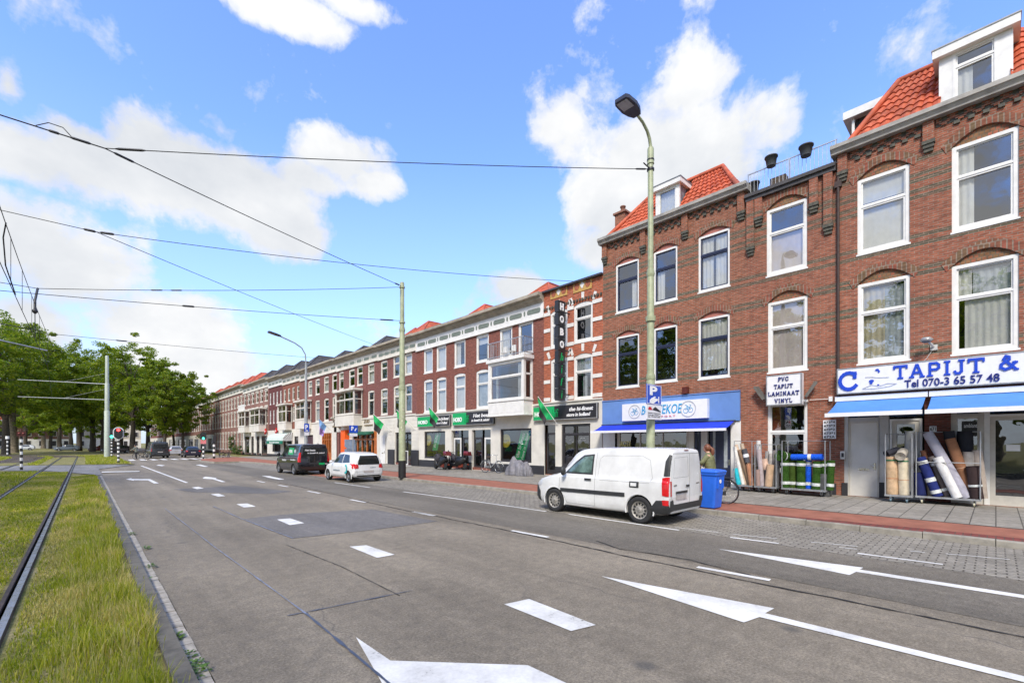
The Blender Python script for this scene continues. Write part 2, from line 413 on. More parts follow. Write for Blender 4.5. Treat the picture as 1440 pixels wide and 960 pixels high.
n3 = t.noise(t.mapv(dv, (1, 1, 1.3), (7.3, 1, 4)), 16, 6, .62)
# cloud cover away from the camera: broad broken cumulus (seen in the window reflections)
behind = t.math('MULTIPLY', t.ramp(t.math('ADD', t.math('MULTIPLY', sp.outputs[0], .55), t.math('MULTIPLY', sp.outputs[1], .65)), [(.0, 1.0), (.25, 0.0)]), .46)
cov = t.math('MAXIMUM', acc, behind)
dens = t.math('ADD', t.math('ADD', t.math('MULTIPLY', cov, 1.15), t.math('MULTIPLY', t.math('SUBTRACT', n1, .5), 2.5)), t.math('MULTIPLY', t.math('SUBTRACT', n3, .5), .8))
cl = t.ramp(dens, [(.24, 0.0), (.38, .34), (.50, .78), (.70, 1.0)])
lowhaze = t.ramp(el, [(.0, .85), (.10, .62), (.27, .26), (.55, .03)])
cshade = t.ramp(t.math('ADD', t.math('MULTIPLY', n2, .8), t.math('MULTIPLY', n1, .2)), [(.38, (1.78, 1.88, 2.04)), (.50, (2.28, 2.34, 2.43)), (.60, (2.8, 2.8, 2.8))])
skyc = t.mix(1, sky.outputs[0], (.69, .82, 1.14), 'MULTIPLY')
skyc = t.mix(lowhaze, skyc, (1.74, 2.05, 2.42))
c = t.mix(cl, skyc, cshade)
bg = t.n('ShaderNodeBackground'); bg.inputs[1].default_value = .15; t.l(c, bg.inputs[0])
wo = t.n('ShaderNodeOutputWorld'); t.l(bg.outputs[0], wo.inputs[0])
sl = bpy.data.lights.new('sun', 'SUN'); sl.energy = 1.7; sl.angle = R(14); sl.color = (1, .93, .82)
so = bpy.data.objects.new('sun', sl); COL.objects.link(so)
sd = Vector((math.sin(R(SUN_AZ))*math.cos(R(SUN_EL)), math.cos(R(SUN_AZ))*math.cos(R(SUN_EL)), math.sin(R(SUN_EL))))
so.rotation_euler = (-sd).to_track_quat('-Z', 'Y').to_euler()
vs = scene.view_settings; vs.view_transform = 'Standard'; vs.look = 'None'; vs.exposure = 1.34; vs.gamma = 1
scene.cycles.max_bounces = 6; scene.cycles.transparent_max_bounces = 12; scene.cycles.caustics_reflective = False; scene.cycles.caustics_refractive = False
scene.cycles.use_adaptive_sampling = True; scene.cycles.adaptive_threshold = .02
try: scene.cycles.use_denoising = True
except Exception: pass

# ------------------------------------------------------------------ ground, road, pavement
def sheet(name, pts, z, mat, kind=True):
    mb = MB().poly([(p[0], p[1], z) for p in pts])
    return struct(name, mb, mat)
m = bpy.data.materials.new('soil_and_turf'); t = NT(nodes_of(m)); o = t.obj()
n = t.noise(o, 1.4, 6, .7); nf = t.noise(o, 22, 4, .7)
c = t.ramp(n, [(.3, (.12, .14, .03)), (.48, (.20, .19, .07)), (.6, (.30, .26, .14)), (.72, (.16, .18, .05))])
c = t.mix(.7, c, t.mix(1, c, t.ramp(nf, [(.3, .45), (.7, 1.4)]), 'MULTIPLY'))
t.out(t.bsdf(c, .95, 0, t.bump(nf, .8, .03), .1)); TURF = m
sheet('ground', [(-1500, -1500), (2500, -1500), (2500, 3000), (-1500, 3000)], -.06, TURF)
ASPH = asphalt('asphalt', .185, (1.17, 1.0, .755)); ASPH2 = asphalt('asphalt_right_lane', .142, (1.12, .99, .79), spots=False)
ASPH3 = asphalt('asphalt_patch', .15, (1.04, .97, .90), spots=False); ASPH4 = asphalt('asphalt_side_path', .20, (1.02, .99, .96), spots=False)
LEFT = .762
sheet('road', [(LEFT, -12), (9.42, -12), (9.42, 49), (8.6, 50), (8.4, 62), (13.5, 66), (15.5, 72), (15.5, 420), (2.6, 420), (3.3, 52), (LEFT, 44), (LEFT, 20)], 0, ASPH)
struct('right_lane_asphalt', MB().add([(6.95, -12, .004), (9.42, -12, .004), (7.1, 3, .004), (9.42, 3, .004), (6.85, 14, .004), (9.42, 14, .004), (7.0, 30, .004), (9.42, 30, .004), (6.9, 49, .004), (9.35, 49, .004)],
       [(0, 1, 3, 2), (2, 3, 5, 4), (4, 5, 7, 6), (6, 7, 9, 8)]), ASPH2)
sheet('tram_crossing_path', [(LEFT+.02, 35.5), (LEFT+.02, 44), (3.3, 51), (-2, 54), (-9, 57), (-40, 63), (-40, 52), (-9, 47.6), (-4, 46), (-1.5, 42.5)], .035, ASPH4)
sheet('side_street', [(8.6, 50.4), (8.5, 61), (60, 140), (66, 136), (14, 60)], -.02, ASPH)
SETTS = paving('parking_bay_setts', (.31, .285, .24), (.235, .215, .18), (.09, .08, .065), .22, .11, .012, rot=R(90))
sheet('parking_bay', [(9.42, -12), (12.3, -12), (12.25, 8), (12.0, 20), (12.0, 50.5), (9.35, 49)], .004, SETTS)
SLABS = paving('pavement_slabs', (.30, .275, .235), (.25, .23, .195), (.10, .09, .075), .6, .4, .012, .4, rot=0)
BIKE = M('red_cycle_asphalt', (.30, .125, .085), .88, var=.14, scale=2.5, bump=.4, spec=.2)
BIKEB = paving('red_edge_bricks', (.23, .06, .05), (.17, .045, .038), (.12, .07, .055), .22, .11, .01)
KERB = M('concrete_kerb', (.25, .23, .19), .85, var=.2, scale=4, bump=.4)
kx = [(-12, 12.22), (0, 12.15), (8, 12.05), (16, 11.85), (30, 11.7), (46, 11.6), (50, 10.9), (50.2, 8.9), (55, 8.5), (60, 9.2), (64, 11.5), (66, 13.2)]
ky = [(y, x) for y, x in kx]
pave = MB()
L = [(x, y) for y, x in kx]
top = [(x+.13, y) for x, y in L]
pave.poly([(x, y, PV-.004) for x, y in top]+[(D+.4, 66, PV-.004), (D+.4, -12, PV-.004)])
struct('pavement', pave, SLABS)
bk = MB().poly([(x+.13, y, PV) for y, x in kx]+[(14.05, 66, PV), (14.05, -12, PV)])
struct('cycle_path', bk, BIKE)
eb = MB().poly([(12.3, -12, PV+.004), (12.85, -12, PV+.004), (12.72, 1, PV+.004), (12.32, 5.2, PV+.004), (12.24, 5.2, PV+.004)])
struct('cycle_path_brick_edge', eb, BIKEB)
kb = MB()
for (y0, x0), (y1, x1) in zip(kx[:-1], kx[1:]):
    ln = math.hypot(y1-y0, x1-x0); nseg = max(1, int(ln/.9))
    for i in range(nseg):
        a = i/nseg+.006/ln; b = (i+1)/nseg-.006/ln
        p = (x0+(x1-x0)*a, y0+(y1-y0)*a); q = (x0+(x1-x0)*b, y0+(y1-y0)*b)
        jz = random.uniform(-.004, .004)+PV+.006
        prof = [(-.01, -.05), (-.01+.02, jz-.02), (.04, jz), (.142, jz), (.142, -.05)]
        kb.prism([(p[0]+u, p[1], z) for u, z in prof], [(q[0]+u, q[1], z) for u, z in prof])
struct('kerb', kb, KERB)
jb = MB().box(14.05, 14.12, -12, 66, PV-.02, PV+.008); struct('cycle_path_edging', jb, M('dark_edging', (.07, .065, .06), .9))
# left kerb with its gutter of small setts
kl = MB(); y = -10
while y < 35.4:
    ln = min(1.0, 35.4-y)
    if ln < .1: break
    kl.box(.50, .640, y+.004, y+ln-.006, -.05, .075+random.uniform(-.003, .003)); y += ln
struct('left_kerb', kl, M('old_concrete_kerb', (.125, .115, .095), .9, var=.25, scale=5, bump=.6))
ks = MB(); y = -10
while y < 35.4:
    ln = random.uniform(.17, .23) if y < 22 else 1.5
    dx = random.uniform(-.004, .004)
    ks.box(.65+dx, .755+dx, y, y+ln-.012, -.05, .012+random.uniform(-.004, .006)); y += ln
struct('gutter_setts', ks, M('gutter_stone', (.34, .31, .26), .85, var=.25, scale=7, bump=.5))
vb = MB().poly([(-40, -20, .03), (.51, -20, .03), (.51, 35.4, .03), (-1.5, 42.2, .03), (-4, 45.8, .03), (-9, 47.4, .03), (-40, 51.8, .03)])
struct('verge', vb, TURF)
ib = MB().poly([(3.2, 52, .05), (2.6, 400, .05), (-60, 400, .05), (-60, 66.3, .05), (-9, 57.2, .05), (-2, 54.2, .05)])
struct('tram_reserve', ib, TURF)

# ------------------------------------------------------------------ markings (real-world sheets a few millimetres above the asphalt)
PAINT = roadpaint(); PAINTW = roadpaint('worn_road_paint', .78)
def marking(name, pixlist, z=.008, mat=PAINT):
    mb = MB()
    for pp in pixlist: mb.poly([G(px, py, z)+(z,) for px, py in pp])
    return struct(name, mb, mat)
sheet('red_bay_paving', [(9.7, 24.3), (11.9, 24.3), (11.9, 28.2), (9.7, 28.2)], .0075, BIKE)
marking('lane_dashes', [[(709, 849), (744, 841.5), (838, 878), (803, 886.5)], [(491.4, 768), (515, 766), (555, 779.3), (530.5, 783.8)], [(389.4, 730), (408, 728.3), (428, 735), (407.4, 737.7)],
        [(332.4, 708.4), (348, 707.4), (359.8, 711.8), (342.8, 713)], [(296.4, 694.6), (307, 693.6), (317, 697), (306.5, 697.8)], [(269.4, 685), (278.8, 684), (286.5, 686.2), (277, 687.3)]])
def strip(pa, pb, w, z=.008):
    """painted strip between two ground points given in pixels"""
    a = Vector(G(*pa, z)); b = Vector(G(*pb, z)); d = (b-a).normalized(); n = Vector((-d.y, d.x))*w/2
    return [(q.x, q.y, z) for q in (a-n, b-n, b+n, a+n)]
mb = MB()
for pa, pb in [((980.5, 796.5), (1083, 815)), ((719, 745.5), (771, 754.8)), ((581, 719), (611, 724.8)), ((493, 702), (514.4, 706)), ((433, 690), (449.7, 693.2)), ((392, 681.8), (405, 684)), ((362, 676), (372, 678))]:
    mb.poly(strip(pa, pb, .11))
struct('thin_lane_dashes', mb, PAINT)
mb = MB()
for pa, pb in [((567, 691), (640, 700.5)), ((640, 700.5), (768, 718.6)), ((800, 722.5), (955, 745)), ((1027, 755), (1095, 763.5)), ((1206, 777.3), (1326, 793)), ((470, 678), (520, 685))]:
    mb.poly(strip(pa, pb, .09, .010))
struct('parking_line', mb, PAINTW)
mb = MB()
for pa, pb in [((949, 741), (1010, 748)), ((1030, 750.5), (1093, 757)), ((1140, 761.5), (1206, 767.5)), ((1280, 774), (1300, 776)), ((1330, 778), (1420, 786)), ((1180, 769), (1205, 771.5))]:
    mb.poly(strip(pa, pb, .035, .010))
struct('faded_bay_line', mb, roadpaint('faded_paint', 1.5))
marking('left_turn_arrow', [[(500.5, 895), (549, 928), (742, 934.5), (830, 975), (905, 1030), (760, 1010), (690, 966), (600, 966), (560, 1000)]])
marking('straight_arrow_inner', [[(845.5, 809.5), (1089, 854.6), (1076, 861.5), (1440, 950), (1500, 965), (1500, 975), (1440, 958.3), (1068, 866.8), (1046, 874.5)]])
marking('straight_arrow_outer', [[(1010, 771.3), (1214, 797.5), (1209, 800.2), (1440, 836), (1540, 851.5), (1540, 856.5), (1440, 840.6), (1204, 803.4), (1194.5, 807.8)]], mat=PAINT)
marking('far_left_turn_arrow', [[(177, 673.5), (185, 671.8), (185, 673.1), (211, 673.2), (223.5, 679.2), (216.5, 679.4), (208, 674.9), (188, 674.7), (188, 675.6)]])
marking('far_lane_line', [[(197, 654.5), (200, 654.5), (265, 678.2), (261, 678.6)]])
marking('far_arrows', [[(285, 671.4), (289, 669.8), (305, 671.6), (303, 672.6), (318, 677.3), (312, 677.4), (299, 673.4), (286, 672.6)], [(368, 668.5), (379, 669), (400, 673.5), (392, 674), (377, 671)], [(219, 654), (224, 653), (232, 654), (228, 655)], [(275, 653.5), (282, 652.8), (293, 655.8), (288, 656)]])
marking('path_stop_line', [[(143, 662.8), (196, 662), (196, 663), (143, 663.9)]], z=.045)
zb = MB()
for i in range(9): zb.poly([(x, y, .008) for x, y in ((3.6+i*.95, 63.5), (4.1+i*.95, 63.5), (4.1+i*.95, 67.5), (3.6+i*.95, 67.5))])
struct('zebra_crossing', zb, PAINTW)
marking('asphalt_patch_middle', [[(340.6, 729.4), (400, 723), (522.5, 715.5), (616, 732.5), (520, 745), (412, 756.4)]], z=.006, mat=ASPH3)
marking('asphalt_patch_far', [[(243, 687.5), (300, 684.5), (330, 682.6), (412, 690.5), (380, 694), (270, 691.5)]], z=.006, mat=ASPH3)
# sealed joints and the long crack
SEAL = M('blue_grey_joint_seal', (.045, .055, .085), .35, var=.3, scale=9); CRK = M('crack_filler', (.022, .021, .022), .9, var=.3, scale=5)
SEALW = M('scuffed_joint_seal', (.16, .18, .24), .5, var=.35, scale=5)
def wobble(pts, w, z, amp, seed, step=.12):
    rnd = random.Random(seed); P = [Vector(p) for p in pts]; mb = MB(); off = 0; prev = None
    for a, b in zip(P[:-1], P[1:]):
        n = max(1, int((b-a).length/step)); d = (b-a).normalized(); nn = Vector((-d.y, d.x))
        for i in range(n+1):
            off = off*.92+rnd.uniform(-amp, amp); c_ = a.lerp(b, i/n)+nn*off; ww = w*rnd.uniform(.35, 1.2)/2
            cur = (c_-nn*ww, c_+nn*ww)
            if prev is not None: mb.poly([(prev[0].x, prev[0].y, z), (cur[0].x, cur[0].y, z), (cur[1].x, cur[1].y, z), (prev[1].x, prev[1].y, z)])
            prev = cur
    return mb
struct('sealed_joint_dark', wobble([G(430, 863), G(552, 966)], .035, .0125, .0008, 1), SEAL)
struct('sealed_joint_pale', wobble([G(232, 715), G(300, 768), G(430, 863)], .022, .0125, .0008, 2), SEALW)
struct('sealed_joint_across', wobble([G(404, 866), G(430, 861), G(580, 830.5)], .024, .011, .001, 3), SEAL)
struct('sealed_joint_side', wobble([G(402, 766), G(480, 797), G(562, 838)], .016, .011, .001, 4), CRK)
struct('patch_edge_seal', wobble([G(300, 712), G(341, 730), G(412, 757)], .03, .011, .001, 5), SEALW)
struct('long_road_crack', wobble([(6.75, -3), (6.62, 4), (6.7, 8), (6.55, 12), (6.8, 18), (6.75, 28)], .045, .009, .012, 6), CRK)
struct('short_road_crack', wobble([(6.95, 2.4), (7.12, 3.4), (6.95, 4.6), (7.2, 5.3)], .03, .011, .014, 8), CRK)
# rails of the near track, then the two tracks that bend away beyond the crossing
RAIL = M('rail_steel', (.34, .34, .36), .28, .85, var=.2, scale=8); RAILD = M('rusty_rail_flank', (.055, .04, .032), .8, var=.3)
def rail(name, pts, label, w=.062, z=.075):
    root = MB(); shine = MB()
    P = [Vector(p) for p in pts]; rs = []; ss = []
    for i, p in enumerate(P):
        d = (P[min(i+1, len(P)-1)]-P[max(i-1, 0)]).normalized(); n = Vector((d.y, -d.x))
        def q(u, zz): return (p.x+n.x*u, p.y+n.y*u, zz)
        rs.append([q(-.05, .0), q(-.045, z-.012), q(-.005, z-.012), q(.0, z-.045), q(.03, z-.045), q(.034, z-.004), q(w+.036, z-.004), q(w+.05, .0)])
        ss.append([q(.036, z-.006), q(.036, z), q(w+.033, z), q(w+.033, z-.006)])
    root.loft(rs, smooth=False); shine.loft(ss, smooth=False)
    r = part(name, root, RAILD, None); tag(r, label, 'tram rail', 'tram rails')
    part('rail_head', shine, RAIL, r)
near = [(-12, 0), (10, 0), (30, 0), (44, 0)]
def track(cx, pts, lab):
    g = .7175
    for s, nm in ((1, 'right'), (-1, 'left')):
        P = [Vector(p) for p in pts]; out = []
        for i, p in enumerate(P):
            d = (P[min(i+1, len(P)-1)]-P[max(i-1, 0)]).normalized(); out.append((p.x+d.y*g*s-.05, p.y-d.x*g*s))
        rail('tram_rail', out, '%s rail of the %s' % (nm, lab))
def arc_track(x0, y0, y1, turn, n=14):
    pts = [(x0, -12), (x0, 10), (x0, y0)]; a = 0; x, y = x0, y0
    for i in range(n):
        a += R(turn/n); x -= math.sin(a)*(y1-y0)/n; y += math.cos(a)*(y1-y0)/n; pts.append((x, y))
    return pts
track(0, arc_track(-1.33, 82, 132, 72), 'nearer tram track beside the road')
far_tr = [(x, y) for x, y in arc_track(-4.9, 82, 126, 72) if y > 80]
track(0, [(-4.9, 47), (-4.9, 52)]+far_tr, 'farther tram track curving off under the trees')

# ------------------------------------------------------------------ grass: one mesh of blades per kind of turf
GR1 = leafmat('grass_green', [(.15, .21, .014), (.27, .32, .02), (.44, .43, .05), (.20, .27, .02), (.52, .46, .14)], .42)
GR2 = leafmat('grass_dry', [(.50, .42, .21), (.36, .34, .11), (.62, .53, .33), (.28, .31, .07), (.46, .38, .2)], .42)
rng = np.random.default_rng(3)
def vnoise(x, y, s):
    xi = np.floor(x/s); yi = np.floor(y/s); fx = x/s-xi; fy = y/s-yi
    h = lambda a, b: np.modf(np.abs(np.sin(a*127.1+b*311.7)*43758.5453))[0]
    fx = fx*fx*(3-2*fx); fy = fy*fy*(3-2*fy)
    return (h(xi, yi)*(1-fx)+h(xi+1, yi)*fx)*(1-fy)+(h(xi, yi+1)*(1-fx)+h(xi+1, yi+1)*fx)*fy
def blades(name, x, y, z0, hgt, wid, mat, label):
    n = len(x)
    a = rng.uniform(0, 2*np.pi, n); ca, sa = np.cos(a), np.sin(a)
    la = rng.uniform(0, 2*np.pi, n); ln = rng.uniform(.1, .55, n)*hgt
    lx, ly = np.cos(la)*ln, np.sin(la)*ln
    V = np.zeros((n, 5, 3), np.float32)
    for k, (sg, f, wf) in enumerate(((-1, 0, 1), (1, 0, 1), (1, .55, .75), (-1, .55, .75), (0, 1, 0))):
        V[:, k, 0] = x+sg*ca*wid*wf+lx*f*f; V[:, k, 1] = y+sg*sa*wid*wf+ly*f*f; V[:, k, 2] = z0+hgt*f*(1-.12*f)
    me = bpy.data.meshes.new(name); me.vertices.add(n*5); me.vertices.foreach_set('co', V.ravel())
    lp = np.zeros((n, 7), np.int32); base = np.arange(n)[:, None]*5
    lp[:, :] = base+np.array([0, 1, 2, 3, 3, 2, 4])
    me.loops.add(n*7); me.loops.foreach_set('vertex_index', lp.ravel())
    me.polygons.add(n*2); st = np.zeros((n, 2), np.int32); st[:, 0] = np.arange(n)*7; st[:, 1] = np.arange(n)*7+4
    me.polygons.foreach_set('loop_start', st.ravel()); me.update(calc_edges=True); me.materials.append(mat)
    o = bpy.data.objects.new(name, me); COL.objects.link(o); return tag(o, label, 'grass', kind='stuff')
def scatter(n, x0, x1, y0, y1, p=1.6):
    return rng.uniform(x0, x1, n), y0+(y1-y0)*rng.uniform(0, 1, n)**p
EDGE = .62
x, y = scatter(64000, -.50, EDGE, .9, 35, 1.9)
e = vnoise(x, y, .5)*.6+vnoise(x+9, y, .17)*.4
keep = (x < EDGE-.06-.16*vnoise(y*1.3, y*0, .8)) ; x, y, e = x[keep], y[keep], e[keep]
tall = np.clip((x+.42)/.45, .12, 1)*np.clip(1.15-y/60, .6, 1)*np.clip((.66-x)/.16, .35, 1)
hh = (.04+.34*e**1.5*tall)*rng.uniform(.35, 1.45, len(x)); dry = (vnoise(x*1.6, y*.7+4, .45)+rng.uniform(-.25, .25, len(x))-.55*tall*.7) > .28
ww = np.clip(.0022+.0006*y*.7, .0028, .014)
blades('verge_grass', x[~dry], y[~dry], .03, hh[~dry], ww[~dry], GR1, 'tall green roadside grass between the rail and the kerb')
blades('dry_verge_grass', x[dry], y[dry], .03, hh[dry]*.8, ww[dry], GR2, 'straw-coloured dry grass mixed into the roadside verge')
# seed heads standing above the verge
k = rng.choice(np.flatnonzero(tall > .5), 1500); sx_, sy_ = x[k], y[k]; hm = MB()
for a, b in zip(sx_, sy_):
    if b > 16: continue
    z = random.uniform(.16, .36); lx2, ly2 = random.uniform(-.05, .05), random.uniform(-.05, .05)
    p = Vector((a, b, .03)); q = Vector((a+lx2, b+ly2, z)); d_ = (q-p).normalized(); s_ = Vector((.0022, 0, 0)); u_ = Vector((.0045, .002, 0))
    hm.add([p-s_*.5, p+s_*.5, q+s_*.5, q-s_*.5], [(0, 1, 2, 3)]); hm.add([q-s_, q+u_+d_*.025, q+d_*.065, q-u_+d_*.025], [(0, 1, 2, 3)])
tag(part('grass_seed_heads', hm, GR2, None), 'straw-coloured grass seed heads nodding above the verge', 'grass', kind='stuff')
bed = MB(); TRK = [arc_track(-1.33, 82, 132, 72), [(-4.9, 47), (-4.9, 56)]+far_tr]
for tr in TRK:
    P = [Vector(p) for p in tr if p[1] > 51.5]
    P = [P[0].lerp(P[1], i/4) for i in range(4)]+P[1:]
    for a, b in zip(P[:-1], P[1:]):
        d_ = (b-a).normalized(); nn = Vector((d_.y, -d_.x))*1.55; zz = .056+.002*(tr is TRK[1])
        if a.y > 57 or a.x > -3: bed.poly([(*(a-nn), zz), (*(b-nn), zz), (*(b+nn), zz), (*(a+nn), zz)])
struct('track_bed', bed, M('dark_track_soil', (.075, .055, .035), .95, var=.35, scale=4, bump=.5))
def off_track(x, y):
    ok = np.ones(len(x), bool)
    for tr in TRK:
        for (ax, ay), (bx, by) in zip(tr[:-1], tr[1:]):
            vx, vy = bx-ax, by-ay; t_ = np.clip(((x-ax)*vx+(y-ay)*vy)/(vx*vx+vy*vy), 0, 1)
            ok &= np.hypot(x-ax-t_*vx, y-ay-t_*vy) > 1.45
    return ok
def lawn(name, n, x0, x1, y0, y1, h0, h1, label, mask=None, drym=.5, p=1.7):
    x, y = scatter(n, x0, x1, y0, y1, p)
    if mask is not None: k = mask(x, y); x, y = x[k], y[k]
    e = vnoise(x, y, .6); d = (vnoise(x+3, y*.6, .9)*.7+vnoise(x, y, .2)*.3+rng.uniform(-.2, .2, len(x))) > drym
    hh = (h0+(h1-h0)*e)*rng.uniform(.6, 1.2, len(x)); ww = np.clip(.003+.0006*y, .003, .03)
    blades(name, x[~d], y[~d], .03, hh[~d], ww[~d], GR1, label)
    blades('dry_'+name, x[d], y[d], .03, hh[d]*.8, ww[d], GR2, label.replace('green', 'dry yellow'))
lawn('track_grass', 42000, -1.98, -.74, 4, 41, .03, .09, 'short green turf growing between the two rails', drym=.45)
lawn('lawn_grass', 36000, -11, -2.12, 14, 46, .06, .2, 'green turf left of the tram track', lambda x, y: y < 41.5+(-x-1.5)*.85, .62, 1)
lawn('reserve_grass', 30000, -16, 3.1, 53, 90, .08, .28, 'green turf of the tram reserve beyond the crossing', lambda x, y: (y > 54.5-(x+2)*.42) & off_track(x, y), .75, 1)
# weeds rooted in the gutter joints
WEED = leafmat('weed_leaf', [(.05, .12, .015), (.09, .18, .02), (.12, .2, .04)], .25)
for i, (px, py) in enumerate([(186, 752), (206, 772), (213, 798), (203, 820), (248, 898), (262, 925), (276, 938), (283, 948)]):
    gx, gy = G(px, py); mb = MB(); rnd = random.Random(i)
    for k in range(46):
        a = rnd.uniform(0, 6.28); r = rnd.uniform(0, .09); l = rnd.uniform(.018, .04); z = rnd.uniform(.01, .06)
        c0 = Vector((gx+math.cos(a)*r*.6, gy+math.sin(a)*r, z)); d = Vector((math.cos(a+rnd.uniform(-1, 1)), math.sin(a+rnd.uniform(-1, 1)), rnd.uniform(-.2, .5)))*l; s_ = Vector((-d.y, d.x, rnd.uniform(-.01, .01)))*.45
        mb.poly([c0, c0+d*.5+s_, c0+d, c0+d*.5-s_])
    solo('gutter_weed', mb, WEED, ['small green weed rooted in the gutter stones, farthest up the kerb', 'green weed in the gutter, second from the far end', 'bushy green weed halfway along the gutter stones', 'small weed on the inner side of the gutter beside the kerb', 'weed in the gutter, fourth from the bottom edge of the picture', 'weed in the gutter, third from the bottom edge of the picture', 'weed in the gutter, second from the bottom edge of the picture', 'weed in the gutter nearest the bottom edge of the picture'][i], 'weed', 'weeds growing in the gutter')
# ------------------------------------------------------------------ the house row
def wall_mb(mb, y0, y1, z0, z1, ops, x=D, depth=.13):
    """front wall facing the street with real openings (ya, yb, za, zb, rise) and their reveals"""
    ys = sorted({y0, y1}|{v for o in ops for v in o[:2]}); zs = sorted({z0, z1}|{v for o in ops for v in (o[2], o[3]+o[4])})
    for a, b in zip(ys[:-1], ys[1:]):
        for c, d in zip(zs[:-1], zs[1:]):
            cy, cz = (a+b)/2, (c+d)/2
            if any(o[0] < cy < o[1] and o[2] < cz < o[3]+o[4] for o in ops): continue
            mb.poly([(x, a, c), (x, b, c), (x, b, d), (x, a, d)])
    for ya, yb, za, zb, r in ops:
        X = x+depth; n = 8; top = []
        for i in range(n+1):
            u = i/n; yy = ya+(yb-ya)*u; top.append((yy, zb+r*(1-(2*u-1)**2)))
        for p, q in zip(top[:-1], top[1:]):
            if r > 0: mb.poly([(x, p[0], p[1]), (x, q[0], q[1]), (x, q[0], zb+r), (x, p[0], zb+r)])
            mb.poly([(x, p[0], p[1]), (x, q[0], q[1]), (X, q[0], q[1]), (X, p[0], p[1])])
        mb.poly([(x, ya, za), (x, ya, zb), (X, ya, zb), (X, ya, za)]); mb.poly([(x, yb, za), (x, yb, zb), (X, yb, zb), (X, yb, za)])
        mb.poly([(x, ya, za), (x, yb, za), (X, yb, za), (X, ya, za)])
def arch_band(mb, ya, yb, z, r, hgt, x, over=.12, proud=.018, n=10):
    """curved course of bricks standing on end over an opening"""
    w = (yb-ya)/2+over; c = (ya+yb)/2; hw = (yb-ya)/2
    def pt(u, k):
        zz = z+r*(1-(u*hw/hw)**2) if abs(u) <= 1 else z-(abs(u)-1)*r*2
        d = Vector((u*hw, hw*1.6)).normalized()
        return (c+u*hw+d.x*k*.8, zz+k)
    us = [-(w/hw)+2*(w/hw)*i/n for i in range(n+1)]
    for a, b in zip(us[:-1], us[1:]):
        q = [pt(a, 0), pt(b, 0), pt(b, hgt), pt(a, hgt)]
        mb.prism([(x-proud, yy, zz) for yy, zz in q], [(x+.02, yy, zz) for yy, zz in q])
ARCHB = brick('arch_bricks', (.27, .085, .055), (.14, .11, .06), w=.066*1.7, h=.4, ms=.016, sooty=.2)
def window(par, ya, yb, za, zb, x=D, tr=.34, fw=.085, frame=None, sash=None, curtain=None, rise=0, rec=.03, lower_rail=.1, name='window', mull=0, label=None, glz=None, fd=.09, sash_on=True):
    frame = frame or WHITE; sash = sash or frame; glz = glz or GLASS
    X0, X1 = x+rec, x+rec+fd
    mb = MB()
    mb.box(X0, X1, ya, ya+fw, za, zb); mb.box(X0, X1, yb-fw, yb, za, zb)
    mb.box(X0, X1, ya+fw, yb-fw, za, za+fw*1.25); mb.box(X0, X1, ya+fw, yb-fw, zb-fw, zb)
    if rise:
        n = 8; low = []; up = []
        for i in range(n+1):
            u = i/n; yy = ya+(yb-ya)*u; up.append((yy, zb+rise*(1-(2*u-1)**2)+.002))
        q = [(yb, zb), (ya, zb)]+up[1:-1] if False else up+[(yb, zb-.001), (ya, zb-.001)]
        mb.prism([(X0, a, b) for a, b in q], [(X1, a, b) for a, b in q])
    mb.box(X0-.045, X0, ya-.03, yb+.03, za-.035, za+.02)
    root = part(name, mb, frame, par, label=label)
    ia, ib, ja, jb = ya+fw, yb-fw, za+fw*1.25, zb-fw
    zt = jb-(jb-ja)*tr if tr else None
    s = .05; Xs0, Xs1 = X0+.022, X1-.008
    if sash_on:
        sb = MB()
        def ring(a, b, c, d, w_, xa, xb):
            sb.box(xa, xb, a, a+w_, c, d); sb.box(xa, xb, b-w_, b, c, d); sb.box(xa, xb, a+w_, b-w_, c, c+w_); sb.box(xa, xb, a+w_, b-w_, d-w_, d)
        if zt:
            ring(ia, ib, zt+.03, jb, s*.8, Xs0+.02, Xs1); ring(ia, ib, ja, zt-.03, s, Xs0, Xs1); sb.box(X0+.004, Xs1, ia, ib, zt-.03, zt+.03)
        else: ring(ia, ib, ja, jb, s, Xs0, Xs1)
        for k in range(mull):
            yy = ia+(ib-ia)*(k+1)/(mull+1); sb.box(Xs0, Xs1, yy-.02, yy+.02, ja, jb)
        part('sash', sb, sash, root)
    elif zt:
        sb = MB().box(Xs0, Xs1, ia, ib, zt-.04, zt+.04); part('transom', sb, sash, root)
    gb = MB().poly([(X1-.02, ia, ja), (X1-.02, ib, ja), (X1-.02, ib, jb), (X1-.02, ia, jb)])
    part('pane', gb, glz, root)
    if curtain:
        for kind, a, b, c, d, mt in curtain:
            cb = MB(); n = 28; A = ia+(ib-ia)*a; B = ia+(ib-ia)*b; C0 = ja+(jb-ja)*c; C1 = ja+(jb-ja)*d
            ph = random.uniform(0, 6); amp = .013 if kind == 'fold' else .002
            row = []
            for i in range(n+1):
                u = i/n; yy = A+(B-A)*u
                row.append((yy, amp*math.sin(u*(B-A)*42+ph)+amp*.6*math.sin(u*(B-A)*17+ph*2)))
            for p, q in zip(row[:-1], row[1:]):
                cb.add([(X1+.05+p[1], p[0], C0), (X1+.05+q[1], q[0], C0), (X1+.05+q[1]*.8, q[0], C1), (X1+.05+p[1]*.8, p[0], C1)], [(0, 1, 2, 3)], True)
            part('curtain', cb, mt, root)
    return root
def gutter(mb, y0, y1, z, h=.26, x=D, pr=.34):
    prof = [(0, z), (-pr*.7, z), (-pr*.72, z+.05), (-pr*.86, z+h*.42), (-pr*.88, z+h*.5), (-pr, z+h*.56), (-pr, z+h), (-pr+.03, z+h+.012), (-pr+.06, z+h-.03), (.3, z+h-.03), (.3, z)]
    mb.loft([[(x+u, y0, v) for u, v in prof], [(x+u, y1, v) for u, v in prof]], smooth=False)
